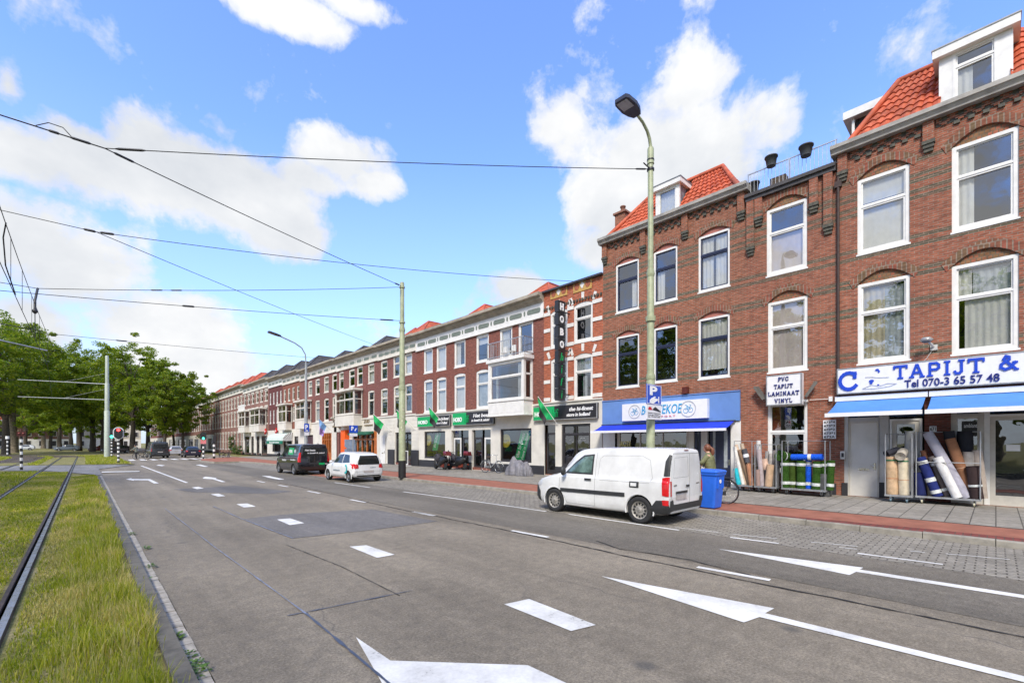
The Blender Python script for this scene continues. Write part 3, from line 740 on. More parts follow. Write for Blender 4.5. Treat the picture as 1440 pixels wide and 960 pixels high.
def opening(pl, pr, pt, pb, x=D):
    """window outline in pixels of the photograph -> metres on the facade"""
    m = (pl+pr)/2; ya, yb = FY(pr, x), FY(pl, x)
    return (ya, yb, FZ(m, pb, x), FZ(m, pt, x))
def tiles(mb, p00, p10, p01, p11, tw=.26, th=.34, amp=.035):
    """interlocking clay pantiles on the quad p00-p10 (eave) / p01-p11 (ridge)"""
    p00, p10, p01, p11 = map(Vector, (p00, p10, p01, p11))
    nrm = (p10-p00).cross(p01-p00).normalized()
    if nrm.z < 0: nrm = -nrm
    L = max((p10-p00).length, (p11-p01).length); Hh = ((p01-p00).length+(p11-p10).length)/2
    nu = max(4, int(L/tw)*5); rows = max(2, int(Hh/th))
    for r in range(rows):
        v0, v1 = r/rows, (r+1)/rows; ring = []
        for v, lift in ((v0, .042), (v1, .0)):
            a = p00.lerp(p01, v); b = p10.lerp(p11, v); row = []
            for i in range(nu+1):
                u = i/nu; ph = ((u*nu/5) % 1)*2*math.pi
                h = amp*(math.sin(ph)*.7+.3*math.sin(2*ph+.6))
                row.append(a.lerp(b, u)+nrm*(h+lift+.03))
            ring.append(row)
        front = [q-nrm*.045 for q in ring[0]]
        for i in range(nu):
            mb.add([ring[0][i], ring[0][i+1], ring[1][i+1], ring[1][i]], [(0, 1, 2, 3)], True)
            mb.add([front[i], front[i+1], ring[0][i+1], ring[0][i]], [(0, 1, 2, 3)])
m = bpy.data.materials.new('red_clay_tiles'); t = NT(nodes_of(m)); o = t.obj()
n = t.noise(o, 3, 5, .7); n2_ = t.noise(o, .8, 3)
c = t.ramp(n, [(.3, (.28, .055, .028)), (.48, (.48, .095, .038)), (.62, (.56, .13, .06)), (.76, (.50, .20, .12))]); c = t.mix(t.math('MULTIPLY', t.ramp(n2_, [(.42, 0.0), (.7, 1.0)]), .5), c, (.16, .075, .05))
t.out(t.bsdf(c, .65, 0, None, .35)); TILE = m
TILED = M('dark_roof_tiles', (.06, .055, .055), .7, var=.3, scale=3); TILER = M('far_red_tiles', (.42, .09, .05), .8, var=.3, scale=2)
LEAD = M('roof_lead', (.2, .21, .23), .5, .2, var=.2)
BANDS = [(z, .062) for z in (4.66, 4.86, 6.16, 6.36, 7.14, 7.30, 8.04, 8.30, 9.52, 9.72, 10.02, 10.2, 10.66)]
BR_A = brick('red_brick_with_dark_bands', (.37, .112, .060), (.25, .072, .042), bands=BANDS)
BR_C = brick('brown_brick_with_dark_bands', (.36, .115, .058), (.25, .078, .042), bands=BANDS)
BR_D = brick('orange_red_brick', (.50, .12, .045), (.40, .085, .036), mortar=(.3, .2, .16), sooty=.15)
BR_E = brick('plum_brick', (.27, .075, .052), (.19, .055, .04), mortar=(.2, .14, .12), sooty=.25)
BR_F = brick('maroon_brick', (.25, .080, .066), (.185, .06, .05), mortar=(.2, .15, .14), sooty=.25)
BR_G = brick('orange_brown_brick', (.30, .085, .048), (.22, .06, .04), mortar=(.22, .15, .12), sooty=.2)
BR_H = brick('dark_maroon_brick', (.16, .035, .035), (.12, .028, .03), mortar=(.13, .09, .09), sooty=.2)
BR_J = brick('dusty_red_brick', (.27, .11, .085), (.21, .085, .065), mortar=(.3, .26, .23), sooty=.2)
DKBR = M('dark_green_glazed_brick', (.075, .07, .05), .6, var=.4, scale=9)

def house_shell(name, label, y0, y1, ztop, mat, ops, z0=.1, group='houses of the terraced row', depth_back=9.0, roofz=None):
    root = empty(name, (D, (y0+y1)/2, .12), label, 'house', group)
    mb = MB(); wall_mb(mb, y0, y1, z0, ztop, ops)
    X = D+depth_back
    for yy in (y0, y1): mb.poly([(D, yy, z0), (X, yy, z0), (X, yy, ztop), (D, yy, ztop)])
    mb.poly([(X, y0, z0), (X, y1, z0), (X, y1, ztop), (X, y0, ztop)])
    part('wall', mb, mat, root)
    rb = MB().poly([(D+.02, y0+.01, ztop-.05), (X, y0+.01, ztop-.05), (X, y1-.01, ztop-.05), (D+.02, y1-.01, ztop-.05)])
    part('roof_deck', rb, LEAD, root)
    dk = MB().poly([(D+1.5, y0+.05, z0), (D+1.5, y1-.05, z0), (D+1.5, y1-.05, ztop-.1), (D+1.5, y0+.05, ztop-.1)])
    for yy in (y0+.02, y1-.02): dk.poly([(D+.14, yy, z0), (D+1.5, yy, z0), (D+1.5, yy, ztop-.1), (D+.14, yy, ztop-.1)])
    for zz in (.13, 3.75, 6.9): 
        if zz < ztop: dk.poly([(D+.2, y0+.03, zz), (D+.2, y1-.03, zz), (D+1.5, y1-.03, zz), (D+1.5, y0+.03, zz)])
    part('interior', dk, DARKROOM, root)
    return root
def corbel_pilaster(par, y, zb, zt, w=.26, mat=None):
    mb = MB()
    mb.box(D-.12, D-.002, y-w/2, y+w/2, zb+.35, zt)
    part('pilaster', mb, mat or BR_A, par)
    cb = MB()
    for i, (k, hh) in enumerate(((.12, .12), (.085, .1), (.05, .1))):
        cb.box(D-k-.015, D-.002, y-w/2*(1-.16*i)-.02, y+w/2*(1-.16*i)+.02, zb+.35-.11*(i+1), zb+.35-.11*i-.002)
    part('corbel', cb, DKBR, par)
def diaper_frieze(par, y0, y1, z0, z1, mat=None):
    """lozenge brickwork under the gutter: proud headers on a darker, recessed ground"""
    mb = MB(); db = MB(); n = int((y1-y0)/.06); rows = 5; hh = (z1-z0)/rows
    for r in range(rows):
        for i in range(n):
            k = ((i+r) % 6 in (0, 1)) or ((i-r) % 6 in (0, 1))
            (mb if k else db).box(D-(.045 if k else .015), D-.001, y0+i*.06+.001, y0+(i+1)*.06-.001, z0+r*hh+.002, z0+(r+1)*hh-.002)
    part('frieze_lattice', mb, mat or BR_A, par); part('frieze_brick_pattern', db, DKBR, par)
    tb = MB()
    n = int((y1-y0)/.3)
    for i in range(n): tb.box(D-.06, D-.001, y0+i*.3+.02, y0+i*.3+.15, z0-.10, z0-.01)
    part('dentil_brick', tb, DKBR, par)
def arches(par, ops, mat=ARCHB, hgt=.24):
    for ya, yb, za, zb, r in ops:
        if r <= 0: continue
        a = MB(); arch_band(a, ya, yb, zb, r, hgt, D); part('window_arch', a, mat, par)
TYM = brick('tympanum_brick', (.36, .12, .07), (.2, .13, .06), w=.11, h=.11, ms=.014, mortar=(.16, .12, .08), sooty=.1)
TYMP = M('rosy_tympanum_render', (.36, .13, .10), .8, var=.15, scale=4)
def tympanum(par, ya, yb, zb, r, mat):
    n = 8; up = [(ya+(yb-ya)*i/n, zb+r*(1-(2*i/n-1)**2)) for i in range(n+1)]
    mb = MB(); mb.poly([(D+.06, a, b) for a, b in up]); part('arch_infill', mb, mat, par)

# ---- house A: carpet shop, red brick, white frames
YA0, YA1 = -4.6, FY(1176)
A_ops = [opening(1205.6, 1279, 242, 350.5), opening(1338.4, 1432.8, 191.9, 316.9), opening(1206, 1279.7, 393, 509), opening(1338.4, 1432.8, 365.3, 494.7)]
A_ops = [o+(.34,) for o in A_ops]
ex = [(-2.9, -1.7, A_ops[1][2], A_ops[1][3], .34), (-2.9, -1.7, A_ops[3][2], A_ops[3][3], .34)]
ZA = 11.68
hA = house_shell('carpet_shop_house', 'red brick house with white windows, orange tiled mansard and carpet shop below, nearest the camera', YA0, YA1, ZA+.3, BR_A, A_ops+ex+[(YA0+.01, FY(1187), .13, 3.36, 0)])
arches(hA, A_ops+ex)
for o, cu in zip(A_ops, ([('flat', .0, 1, 0, .66, CURT), ('flat', 0, 1, .7, 1, CURT)], [('fold', .68, 1, 0, 1, CURT)], [('fold', .45, 1, .0, .96, CURTY), ('fold', 0, .52, 0, .96, CURTB)], [('fold', 0, .85, 0, .66, CURT), ('fold', .72, 1, .66, 1, CURT), ('fold', .0, .7, .66, .97, CURTB)])):
    window(hA, *o[:4], tr=.36, fw=.10, curtain=cu, lower_rail=.16); tympanum(hA, o[0], o[1], o[3], o[4], TYM)
for o in ex: window(hA, *o[:4], tr=.36, fw=.1, curtain=[('fold', 0, 1, 0, 1, CURT)]); tympanum(hA, o[0], o[1], o[3], o[4], TYM)
for y in (FY(1171)-.29, FY(1306), -1.0): corbel_pilaster(hA, y, 10.75, ZA-.02, mat=BR_A)
diaper_frieze(hA, FY(1296)+.0, YA1-.35, 11.42, ZA-.01); diaper_frieze(hA, -.8, FY(1315), 11.42, ZA-.01); diaper_frieze(hA, -4.4, -1.2, 11.42, ZA-.01)
gb = MB(); gutter(gb, YA0, YA1+.12, ZA, .28, pr=.34); part('gutter', gb, M('grey_gutter', (.33, .31, .275), .5, var=.2, scale=2), hA)
rf = MB(); RX = D+1.75; RZ = 14.35
def slope_z(x): return ZA+.25+(x-D)*(RZ-ZA-.25)/(RX-D)
yl, yr = FY(1213, D+.1), YA0
d0, d1 = FY(1425, D+.25), FY(1320, D+.25)
def S(x, y): return (x, y, slope_z(x))
tiles(rf, S(D-.05, d1-.05), S(D-.05, yl+.35), S(RX, d1-.05), S(RX, yl-.75))
tiles(rf, S(D-.05, -1.6), S(D-.05, d0+.05), S(RX, -1.6), S(RX, d0+.05))
tiles(rf, (D-.05, yl+.35, ZA+.25), (D+7, yl+.35, ZA+.25), (RX, yl-.75, RZ), (D+5.5, yl-.75, RZ))
hA_roof = part('roof', rf, TILE, hA)
rd = MB().tube([(D-.05, yl+.36, ZA+.33), (RX, yl-.74, RZ+.08)], .09).tube([(RX, yl-.74, RZ+.08), (RX, d1, RZ+.08)], .09); part('ridge_tiles', rd, TILE, hA_roof)
part('flat_roof', MB().poly([(RX, YA0, RZ), (RX, yl-.75, RZ), (D+6, yl-.75, RZ), (D+6, YA0, RZ)]), LEAD, hA_roof)
def dormer(par, ya, yb, z0, z1, x0, x1, ov=.14, fasc=.24, curtain=None, side=None, name='dormer', fr=.13, tr=.3):
    mb = MB()
    side = side or ZINC
    mb.mi = 0
    mb.box(x0+.03, x0+.12, ya, ya+fr, z0, z1); mb.box(x0+.03, x0+.12, yb-fr, yb, z0, z1); mb.box(x0+.031, x0+.12, ya+fr, yb-fr, z0, z0+.1)
    mb.box(x0-ov, x1, ya-ov, yb+ov, z1, z1+fasc)
    mb.mi = 1; mb.box(x0+.12, x1, ya+.02, ya+.08, z0, z1-.002); mb.box(x0+.12, x1, yb-.08, yb-.02, z0, z1-.002); mb.box(x0-ov-.02, x1+.01, ya-ov-.02, yb+ov+.02, z1+fasc+.001, z1+fasc+.04)
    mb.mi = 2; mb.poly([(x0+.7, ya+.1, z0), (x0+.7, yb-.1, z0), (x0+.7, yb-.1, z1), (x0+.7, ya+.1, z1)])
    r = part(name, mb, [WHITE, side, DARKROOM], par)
    window(r, ya+fr, yb-fr, z0+.1, z1, x=x0, rec=.02, fw=.07, tr=tr, curtain=curtain)
    return r
zt = FZ(1370, 49+12, D+.3)
dormer(hA, d0, d1, ZA+.38, zt-.02, D+.3, D+2.1, fr=.3, curtain=[('fold', .55, 1, 0, .7, CURT)], tr=.28)
# the low side dormer at the back of the roof
y0_, y1_ = FY(1245, D+1.6), FY(1190, D+1.6)
sd_ = MB(); sd_.mi = 0; zz = FZ(1215, 157, D+1.6)
sd_.box(D+1.6, D+4.5, y0_, y1_+.1, zz, zz+.27); sd_.box(D+1.75, D+1.83, y1_-.22, y1_-.14, ZA+.1, zz)
sd_.mi = 1; sd_.box(D+1.9, D+4.4, y0_+.1, y1_-.15, ZA+.1, zz-.002)
part('side_dormer', sd_, [WHITE, brick('slate_hanging', (.07, .065, .065), (.05, .05, .055), mortar=(.02, .02, .02), w=.3, h=.2, sooty=0)], hA)

# shop front of house A: painted panels, brick pier, doors
PANEL = M('pale_grey_panel', (.50, .49, .47), .6, var=.1, scale=1.5)
BEIGE = M('beige_shop_frame', (.55, .52, .46), .55, var=.1, scale=2)
ZS = 3.36
def seg(pl, pr): return FY(pr), FY(pl)
sf = MB()
a, b = seg(1187, 1192.5); sf.box(D+.02, D+.2, a, b, .12, ZS)
a, b = seg(1235.5, 1249.5); sf.box(D+.05, D+.2, a, b, .62, ZS)
a, b = seg(1192.5, 1235.5); sf.box(D+.06, D+.2, a, b, 2.62, 2.74)
part('shop_front', sf, PANEL, hA)
pl = MB(); a, b = seg(1235.8, 1249.5); pl.box(D+.04, D+.2, a, b, .12, .62); a, b = seg(1184, 1192); pl.box(D-.04, D+.02, a, b, .12, .55); a, b = seg(1165, 1176); pl.box(D-.05, D-.002, a, b, .12, .5)
part('plinth', pl, CHAR, hA)
bp = MB(); a, b = seg(1300, 1337); bp.box(D+.0, D+.25, a, b, .12, ZS); part('brick_pier', bp, brick('dark_shop_brick', (.2, .05, .035), (.15, .04, .03), mortar=(.14, .1, .08)), hA)
def door(par, pl_, pr_, pt, zb=.13, x=D, mat=WHITE, glazed=False, frame=None, name='door', slot=True, handle_left=False, fw=.06, rec=.08, zt=None):
    ya, yb = FY(pr_, x), FY(pl_, x); zt = zt or FZ((pl_+pr_)/2, pt, x); mb = MB()
    if frame: mb.mi = 1; mb.box(x+rec-.03, x+rec+.1, ya-fw, ya, zb, zt+fw); mb.box(x+rec-.03, x+rec+.1, yb, yb+fw, zb, zt+fw); mb.box(x+rec-.03, x+rec+.1, ya, yb, zt, zt+fw); mb.mi = 0
    X0, X1 = x+rec, x+rec+.05
    if glazed:
        w_ = .11; mb.box(X0, X1, ya, ya+w_, zb, zt); mb.box(X0, X1, yb-w_, yb, zb, zt); mb.box(X0, X1, ya+w_, yb-w_, zb, zb+.28); mb.box(X0, X1, ya+w_, yb-w_, zt-w_, zt)
    else:
        mb.box(X0, X1, ya, yb, zb, zt)
    r = part(name, mb, [mat, frame or mat], par)
    if glazed: part('pane', MB().poly([(X1-.02, ya+w_, zb+.28), (X1-.02, yb-w_, zb+.28), (X1-.02, yb-w_, zt-w_), (X1-.02, ya+w_, zt-w_)]), GLASS, r)
    hy = yb-.07 if handle_left else ya+.07
    hb = MB().box(X0-.02, X0, hy-.02, hy+.02, zb+.88, zb+1.1).tube([(X0-.05, hy, zb+1.02), (X0-.05, hy+(.1 if not handle_left else -.1), zb+1.02)], .011).tube([(X0, hy, zb+1.02), (X0-.05, hy, zb+1.02)], .011)
    part('door_handle', hb, CHROME, r)
    if slot and not glazed: part('letter_slot', MB().box(X0-.012, X0+.0, (ya+yb)/2-.15, (ya+yb)/2+.15, zb+.86, zb+.93), CHROME, r)
    return r
DOORW = M('white_door', (.68, .66, .62), .4, var=.05, scale=2)
door(hA, 1195, 1233, 595, mat=DOORW, frame=BEIGE, zt=2.56)
tb = MB(); a, b = seg(1192.5, 1235.5); tb.poly([(D+.12, a, 2.74), (D+.12, b, 2.74), (D+.12, b, ZS), (D+.12, a, ZS)])
part('transom_pane', tb, GLASS, hA)
door(hA, 1254, 1293, 592, mat=BEIGE, frame=WHITE, glazed=True, zt=2.6)
a, b = seg(1249.5, 1299); part('transom_pane', MB().poly([(D+.12, a, 2.72), (D+.12, b, 2.72), (D+.12, b, ZS), (D+.12, a, ZS)]), GLASS, hA)
a, b = seg(1337, 1384); window(hA, a, b, .75, 3.3, fw=.09, tr=.22, frame=BEIGE, name='shop_window', rec=.06)
part('shop_riser', MB().box(D+.07, D+.2, a, b, .12, .74), BEIGE, hA)
door(hA, 1392, 1452, 585, mat=BEIGE, frame=WHITE, glazed=True, zt=2.65)
a = YA0+.05; b = FY(1460); window(hA, a, b, .6, 3.3, fw=.09, tr=.2, frame=BEIGE, name='shop_window', rec=.06, mull=1); part('shop_riser', MB().box(D+.07, D+.2, a, b, .12, .59), BEIGE, hA)
a, b = seg(1384, 1392); part('door_post', MB().box(D+.04, D+.2, a, b, .12, ZS), WHITE, hA)
a, b = seg(1392, 1458); part('transom_pane', MB().poly([(D+.12, a, 2.76), (D+.12, b, 2.76), (D+.12, b, ZS), (D+.12, a, ZS)]), GLASS, hA)
nt_ = MB(); a, b = seg(1415, 1435); nt_.box(D+.095, D+.1, a, b, FZ(1425, 634), FZ(1425, 625)); o = solo('paper_notice', nt_, LETW, 'small white paper notice taped inside the glass of the shop door', 'notice')
tbx = MB().box(D-.09, D-.002, FY(1189), FY(1182.5), 1.35, 1.62); o = solo('intercom', tbx, M('intercom_plastic', (.62, .6, .55), .5), 'beige intercom box on the wall left of the white door', 'intercom')
part('keypad', MB().box(D-.096, D-.091, FY(1187.5), FY(1184), 1.42, 1.56), CHAR, o)
dp = MB().tube([(D-.07, FY(1179.3), 3.3), (D-.07, FY(1179.3), 11.3)], .045).box(D-.12, D-.02, FY(1179.3)-.1, FY(1179.3)+.1, 10.6, 10.8)
part('downpipe', dp, M('rusty_black_pipe', (.05, .03, .025), .7, var=.3), hA)

# ---- house B: narrow, roof terrace
YB0, YB1 = YA1, FY(1050)
B_ops = [opening(1078, 1135, 287, 382.8)+(.32,), opening(1079.8, 1135.7, 420.6, 522)+(.32,), opening(1079.5, 1135.7, 566, 664)+(0,)]
ZB = 11.35
hB = house_shell('terrace_roof_house', 'narrow red brick house with an iron-railed roof terrace and planters', YB0, YB1, ZB, BR_A, B_ops)
arches(hB, B_ops)
for o in B_ops[:2]: tympanum(hB, o[0], o[1], o[3], o[4], TYM)
window(hB, *B_ops[0][:4], tr=.36, fw=.10, curtain=[('flat', 0, 1, 0, .64, CURTP)])
window(hB, *B_ops[1][:4], tr=.36, fw=.10, curtain=[('flat', 0, 1, 0, 1, CURTP)])
rw = window(hB, *B_ops[2][:4], tr=.42, fw=.085, name='shop_window')
o3 = B_ops[2]; part('curtain', MB().box(D+.2, D+.24, o3[1]-.38, o3[1]-.1, o3[2]+1.3, o3[3]-.1), M('rust_red_curtain', (.30, .07, .03), .8, var=.2), rw)
cb = MB().box(D-.2, D+.35, YB0+.0, YB1+.02, ZB, ZB+.12).box(D-.13, D-.001, YB0, YB1, ZB-.14, ZB-.002)
part('coping', cb, M('dark_coping', (.06, .055, .055), .6, var=.2), hB)
for px in (1170, 1145, 1067.5, 1051.5): corbel_pilaster(hB, FY(px)+(.10 if px == 1170 else -.12 if px == 1051.5 else 0), {1170: 9.1, 1145: 10.0, 1067.5: 10.15, 1051.5: 9.1}[px], ZB-.15, mat=BR_A)
rl = MB(); zt_ = ZB+1.0
for z in (ZB+.2, zt_): rl.box(D+.12, D+.155, YB0, YB1, z, z+.035)
y = YB0+.05
while y < YB1: rl.tube([(D+.137, y, ZB+.235), (D+.137, y, zt_)], .009, 5); y += .125
for y in (YB0+.02, (YB0+YB1)/2, YB1-.03): rl.box(D+.117, D+.158, y, y+.04, ZB+.1, zt_+.04)
part('terrace_railing', rl, STEEL, hB)
def planter(px, z, lab, r=.24, h=.3, x=D+.05):
    y = FY(px, x); mb = MB().lathe([(r*.72, 0), (r*.95, h*.88), (r*1.08, h*.88), (r*1.08, h), (r*.93, h), (r*.9, h*.85), (.01, h*.84)], (x, y, z), n=18)
    return solo('planter', mb, M('anthracite_planter', (.05, .055, .06), .5), lab, 'planter', 'planters on the roof terrace')
planter(1133.5, zt_-.18, 'round grey planter hooked over the railing at the right of the roof terrace', .22, .36)
planter(1084.5, zt_-.05, 'grey planter standing highest at the middle of the terrace railing', .21, .36)
planter(1060.5, ZB+.32, 'small dark planter at the far left corner of the roof terrace', .19, .42, D+.35)
bx = MB().box(D+.3, D+.62, FY(1101), FY(1079), ZB+.28, ZB+.62); solo('planter_box', bx, M('basket_brown', (.10, .075, .055), .8, var=.4, scale=20), 'brown wicker planter box on the terrace behind the middle of the railing', 'planter', 'planters on the roof terrace')

# ---- house C: blue shop, orange mansard
YC0, YC1 = YB1, FY(848)
C_px = [(865.9, 898.4, 368.2, 437.6), (919, 952.5, 350, 424.5), (982, 1026.3, 326.8, 407), (866.6, 898.8, 471, 544.7), (919, 952.5, 459, 537), (982, 1026.3, 445, 531.5)]
C_ops = [opening(*p)+(.22,) for p in C_px]
hC = house_shell('blue_shop_house', 'brown brick house with navy sashes and orange dormer roof above the blue shop front', YC0, YC1, ZA+.28, BR_C, C_ops+[(FY(1028), FY(865), .13, 2.72, 0)])
arches(hC, C_ops)
for i, o in enumerate(C_ops):
    cu = {0: [('fold', 0, .35, 0, .66, CURT)], 1: [('fold', .6, 1, 0, .6, CURT)], 2: [('fold', .55, 1, 0, 1, CURT), ('fold', 0, .48, 0, 1, CURT)], 3: None, 4: None, 5: [('fold', 0, 1, .12, 1, CURT)]}[i]
    window(hC, *o[:4], tr=.34, fw=.085, sash=NAVY, curtain=cu); tympanum(hC, o[0], o[1], o[3], o[4], TYMP)
for px in (1043, 964, 905): corbel_pilaster(hC, FY(px), 10.6, ZA-.02, mat=BR_C)
corbel_pilaster(hC, FY(850)-.05, 10.7, ZA-.02, mat=BR_C)
for a, b in ((1037, 970), (958, 909), (900, 855)): diaper_frieze(hC, FY(a), FY(b), 11.42, ZA-.01, BR_C)
gb = MB(); gutter(gb, YC0-.1, YC1+.12, ZA, .28, pr=.34); part('gutter', gb, MATS['grey_gutter'], hC)
rf = MB(); yr, yl = YC0+.3, YC1-.3
cd0, cd1 = FY(955, D+.2), FY(921.5, D+.2)
RXC = D+1.6; RZC = 13.95
def S2(x, y): return (x, y, ZA+.25+(x-D)*(RZC-ZA-.25)/1.6)
tiles(rf, S2(D-.05, yr), S2(D-.05, cd0-.02), S2(RXC, yr+1.25), S2(RXC, cd0-.02)); tiles(rf, S2(D-.05, cd1+.02), S2(D-.05, yl), S2(RXC, cd1+.02), S2(RXC, yl-1.3))
tiles(rf, (D-.05, yr, ZA+.25), (D+8, yr, ZA+.25), (RXC, yr+1.25, RZC), (D+6.4, yr+1.25, RZC))
tiles(rf, (D-.05, yl, ZA+.25), (D+8, yl, ZA+.25), (RXC, yl-1.3, RZC), (D+6.4, yl-1.3, RZC))
hCr = part('roof', rf, TILE, hC); part('flat_roof', MB().poly([(RXC, yr+1.25, RZC), (RXC, yl-1.3, RZC), (D+6.4, yl-1.3, RZC), (D+6.4, yr+1.25, RZC)]), LEAD, hCr)
part('ridge_tiles', MB().tube([(D-.05, yr, ZA+.33), (RXC, yr+1.25, RZC+.08), (RXC, yl-1.3, RZC+.08), (D-.05, yl, ZA+.33)], .1), TILE, hCr)
dormer(hC, cd0, cd1, ZA+.3, 13.3, D+.2, D+1.8, fr=.1, tr=0, side=LEAD, ov=.12, fasc=.2, curtain=[('flat', 0, 1, 0, 1, CURT)])
cx_ = D+2.3; cy_ = FY(876, cx_)
ch = MB().box(cx_-.3, cx_+.3, cy_-.3, cy_+.3, ZA, FZ(876, 303, cx_)); chm = part('chimney', ch, BR_C, hCr)
zc = FZ(876, 303, cx_); part('chimney_cap', MB().box(cx_-.38, cx_+.38, cy_-.38, cy_+.38, zc, zc+.1).lathe([(.14, 0), (.11, .3), (.15, .32), (.15, .38)], (cx_, cy_, zc+.1)), M('chimney_terracotta', (.25, .12, .08), .8), chm)
FASC = M('sky_blue_fascia', (.13, .25, .54), .45, var=.06, scale=1.5)
a, b = FY(1041.5), FY(848.5)
fb = MB(); fb.box(D-.09, D-.002, a, b, 2.78, 3.93); fb.box(D-.12, D-.002, a-.01, b+.01, 3.931, 3.97); part('fascia', fb, FASC, hC)
wp = MB(); wp.box(D-.03, D+.16, FY(1042), FY(1028), .12, 2.76); wp.box(D-.03, D+.16, FY(865), FY(848.5), .12, 2.76); part('pier', wp, WHITE, hC)
bl = MB(); a, b = FY(968), FY(867); 
window(hC, a, b, .75, 2.7, fw=.08, tr=.0, frame=BEIGE, name='shop_window', rec=.06, mull=2)
part('shop_riser', MB().box(D+.07, D+.2, a, b, .12, .74), WHITE, hC)
a, b = FY(992), FY(970); part('porch_panel', MB().box(D+.05, D+.2, FY(975), FY(968), .12, 2.7).box(D+.05, D+.2, FY(994), FY(985), .12, 2.7), CREAM, hC)
door(hC, 976, 984.5, 610, mat=NAVY, glazed=True, zt=2.5)
dd = door(hC, 997, 1027, 610, mat=NAVY, zt=2.6, slot=False)
part('door_light', MB().box(D+.07, D+.079, FY(1005), FY(1001.5), .9, 2.45).box(D+.07, D+.079, FY(1022), FY(1017), .9, 2.45), M('frosted_pane', (.33, .36, .38), .25), dd)

# ---- house D: orange brick, white bands, vertical sign
YD0, YD1 = YC1, FY(765)
D_px = [(774, 798, 438, 488), (806.9, 833.4, 427.5, 480.6), (774.5, 798.4, 505, 565), (806.9, 833.4, 500, 562)]
D_ops = [opening(*p)+(.13,) for p in D_px]
ZD = 10.25
hD = house_shell('banded_brick_house', 'tall orange brick house with white stone bands and two yellow tile panels at the top', YD0, YD1, ZD, BR_D, D_ops+[opening(766.5, 782, 600, 665)[:2]+(.15, 2.95, 0), opening(790.5, 831, 598, 665)[:2]+(.55, 2.95, 0)])
for i, o in enumerate(D_ops):
    cu = {0: None, 1: None, 2: [('fold', .3, 1, 0, 1, CURTB)], 3: [('fold', .35, .62, 0, .55, CURTB), ('fold', 0, 1, .58, 1, CURTB)]}[i]
    window(hD, *o[:4], tr=.34, fw=.11, curtain=cu, rise=.13)
STONE = M('white_painted_stone', (.72, .70, .66), .6, var=.08, scale=3)
edges = [YD0+.02, None]
yw = [(o[0], o[1]) for o in (D_ops[1], D_ops[0])]
for grp in ((427.5+1, 453, 480, 'u'), (501, 530.5, 557, 'l')):
    for k, py in enumerate(grp[:3]):
        z = FZ(820, py); h_ = .19
        for ya_, yb_ in ((YD0+.04, yw[0][0]), (yw[0][1], yw[1][0]), (yw[1][1], YD1-.02)):
            part('stone_band', MB().box(D-.035, D-.001, ya_, yb_, z-h_/2, z+h_/2), STONE, hD)
for o in D_ops:
    c0 = (o[0]+o[1])/2; w_ = (o[1]-o[0])/2
    for s in (-1, 0, 1):
        b0 = Vector((c0+s*w_*1.02, o[3]+.0+(.13 if s == 0 else 0))); dr = Vector((s*.42, 1)).normalized(); nn = Vector((dr.y, -dr.x))*.07
        q = [b0-nn+dr*.12, b0+nn+dr*.12, b0+nn*1.25+dr*.5, b0-nn*1.25+dr*.5]
        part('keystone', MB().prism([(D-.036, p.x, p.y) for p in q], [(D-.001, p.x, p.y) for p in q]), STONE, hD)
oc = M('ochre_tile', (.50, .30, .08), .5, var=.15, scale=9)
for pl_, pr_, pt_, pb_ in ((774.5, 798, 402, 419), (806.5, 832.5, 391, 410)):
    o = opening(pl_, pr_, pt_+1, pb_-1); pb2 = MB(); pb2.mi = 0
    pb2.box(D-.03, D-.001, *o); cyy = (o[0]+o[1])/2; czz = (o[2]+o[3])/2
    pb2.mi = 1
    for s in (-1, 1):
        c0 = cyy+s*(o[1]-o[0])*.3; q = [(c0+.17*math.cos(k*math.pi/5), czz+.2*math.sin(k*math.pi/5)) for k in range(10)]
        pb2.prism([(D-.04, a, b) for a, b in q], [(D-.03, a, b) for a, b in q])
    pb2.mi = 2
    q = [(cyy-.14, czz), (cyy, czz-.2), (cyy+.14, czz), (cyy, czz+.2)]; pb2.prism([(D-.045, a, b) for a, b in q], [(D-.03, a, b) for a, b in q])
    part('tile_panel', pb2, [oc, M('panel_brick', (.33, .1, .05), .8, var=.3, scale=12), STONE], hD)
dt = MB(); y = YD0+.05
while y < YD1-.1: dt.box(D-.07, D-.001, y, y+.1, ZD-.98, ZD-.86); y += .19
part('dentil_brick', dt, DKBR, hD)
part('coping', MB().box(D-.18, D+.4, YD0-.02, YD1+.02, ZD, ZD+.09), M('slate_grey_coping', (.05, .05, .06), .5), hD)
def grd(par, y0, y1, z1, ops, mat=CREAM, x=D-.06, plinth=.62):
    mb = MB(); wall_mb(mb, y0, y1, .12, z1, [o+(0,) if len(o) == 4 else o for o in ops], x=x, depth=.18)
    mb.poly([(x, y0, z1), (x, y1, z1), (D, y1, z1), (D, y0, z1)]); mb.poly([(x, y0, .12), (D, y0, .12), (D, y0, z1), (x, y0, z1)]); mb.poly([(x, y1, .12), (D, y1, .12), (D, y1, z1), (x, y1, z1)])
    part('ground_floor_facade', mb, mat, par)
    cuts = sorted([o[:2] for o in ops if o[2] < plinth]); pb_ = MB(); y = y0
    for a, b in cuts+[(y1, y1)]:
        if a-y > .03: pb_.box(x-.03, x-.001, y, a, .12, plinth)
        y = max(y, b)
    part('plinth', pb_, CHAR, par)
DKFR = M('anthracite_frame', (.035, .032, .035), .4)
o1 = opening(766.5, 782, 600, 665); o2 = opening(790.5, 831, 598, 650)
grd(hD, YD0+.01, YD1, 4.15, [(o1[0], o1[1], .13, 2.9), (o2[0], o2[1], .62, 2.9)])
door(hD, 767.5, 781, 610, mat=DKFR, glazed=True, zt=2.45); part('transom_pane', MB().poly([(D+.1, o1[0], 2.46), (D+.1, o1[1], 2.46), (D+.1, o1[1], 2.9), (D+.1, o1[0], 2.9)]), GLASS, hD)
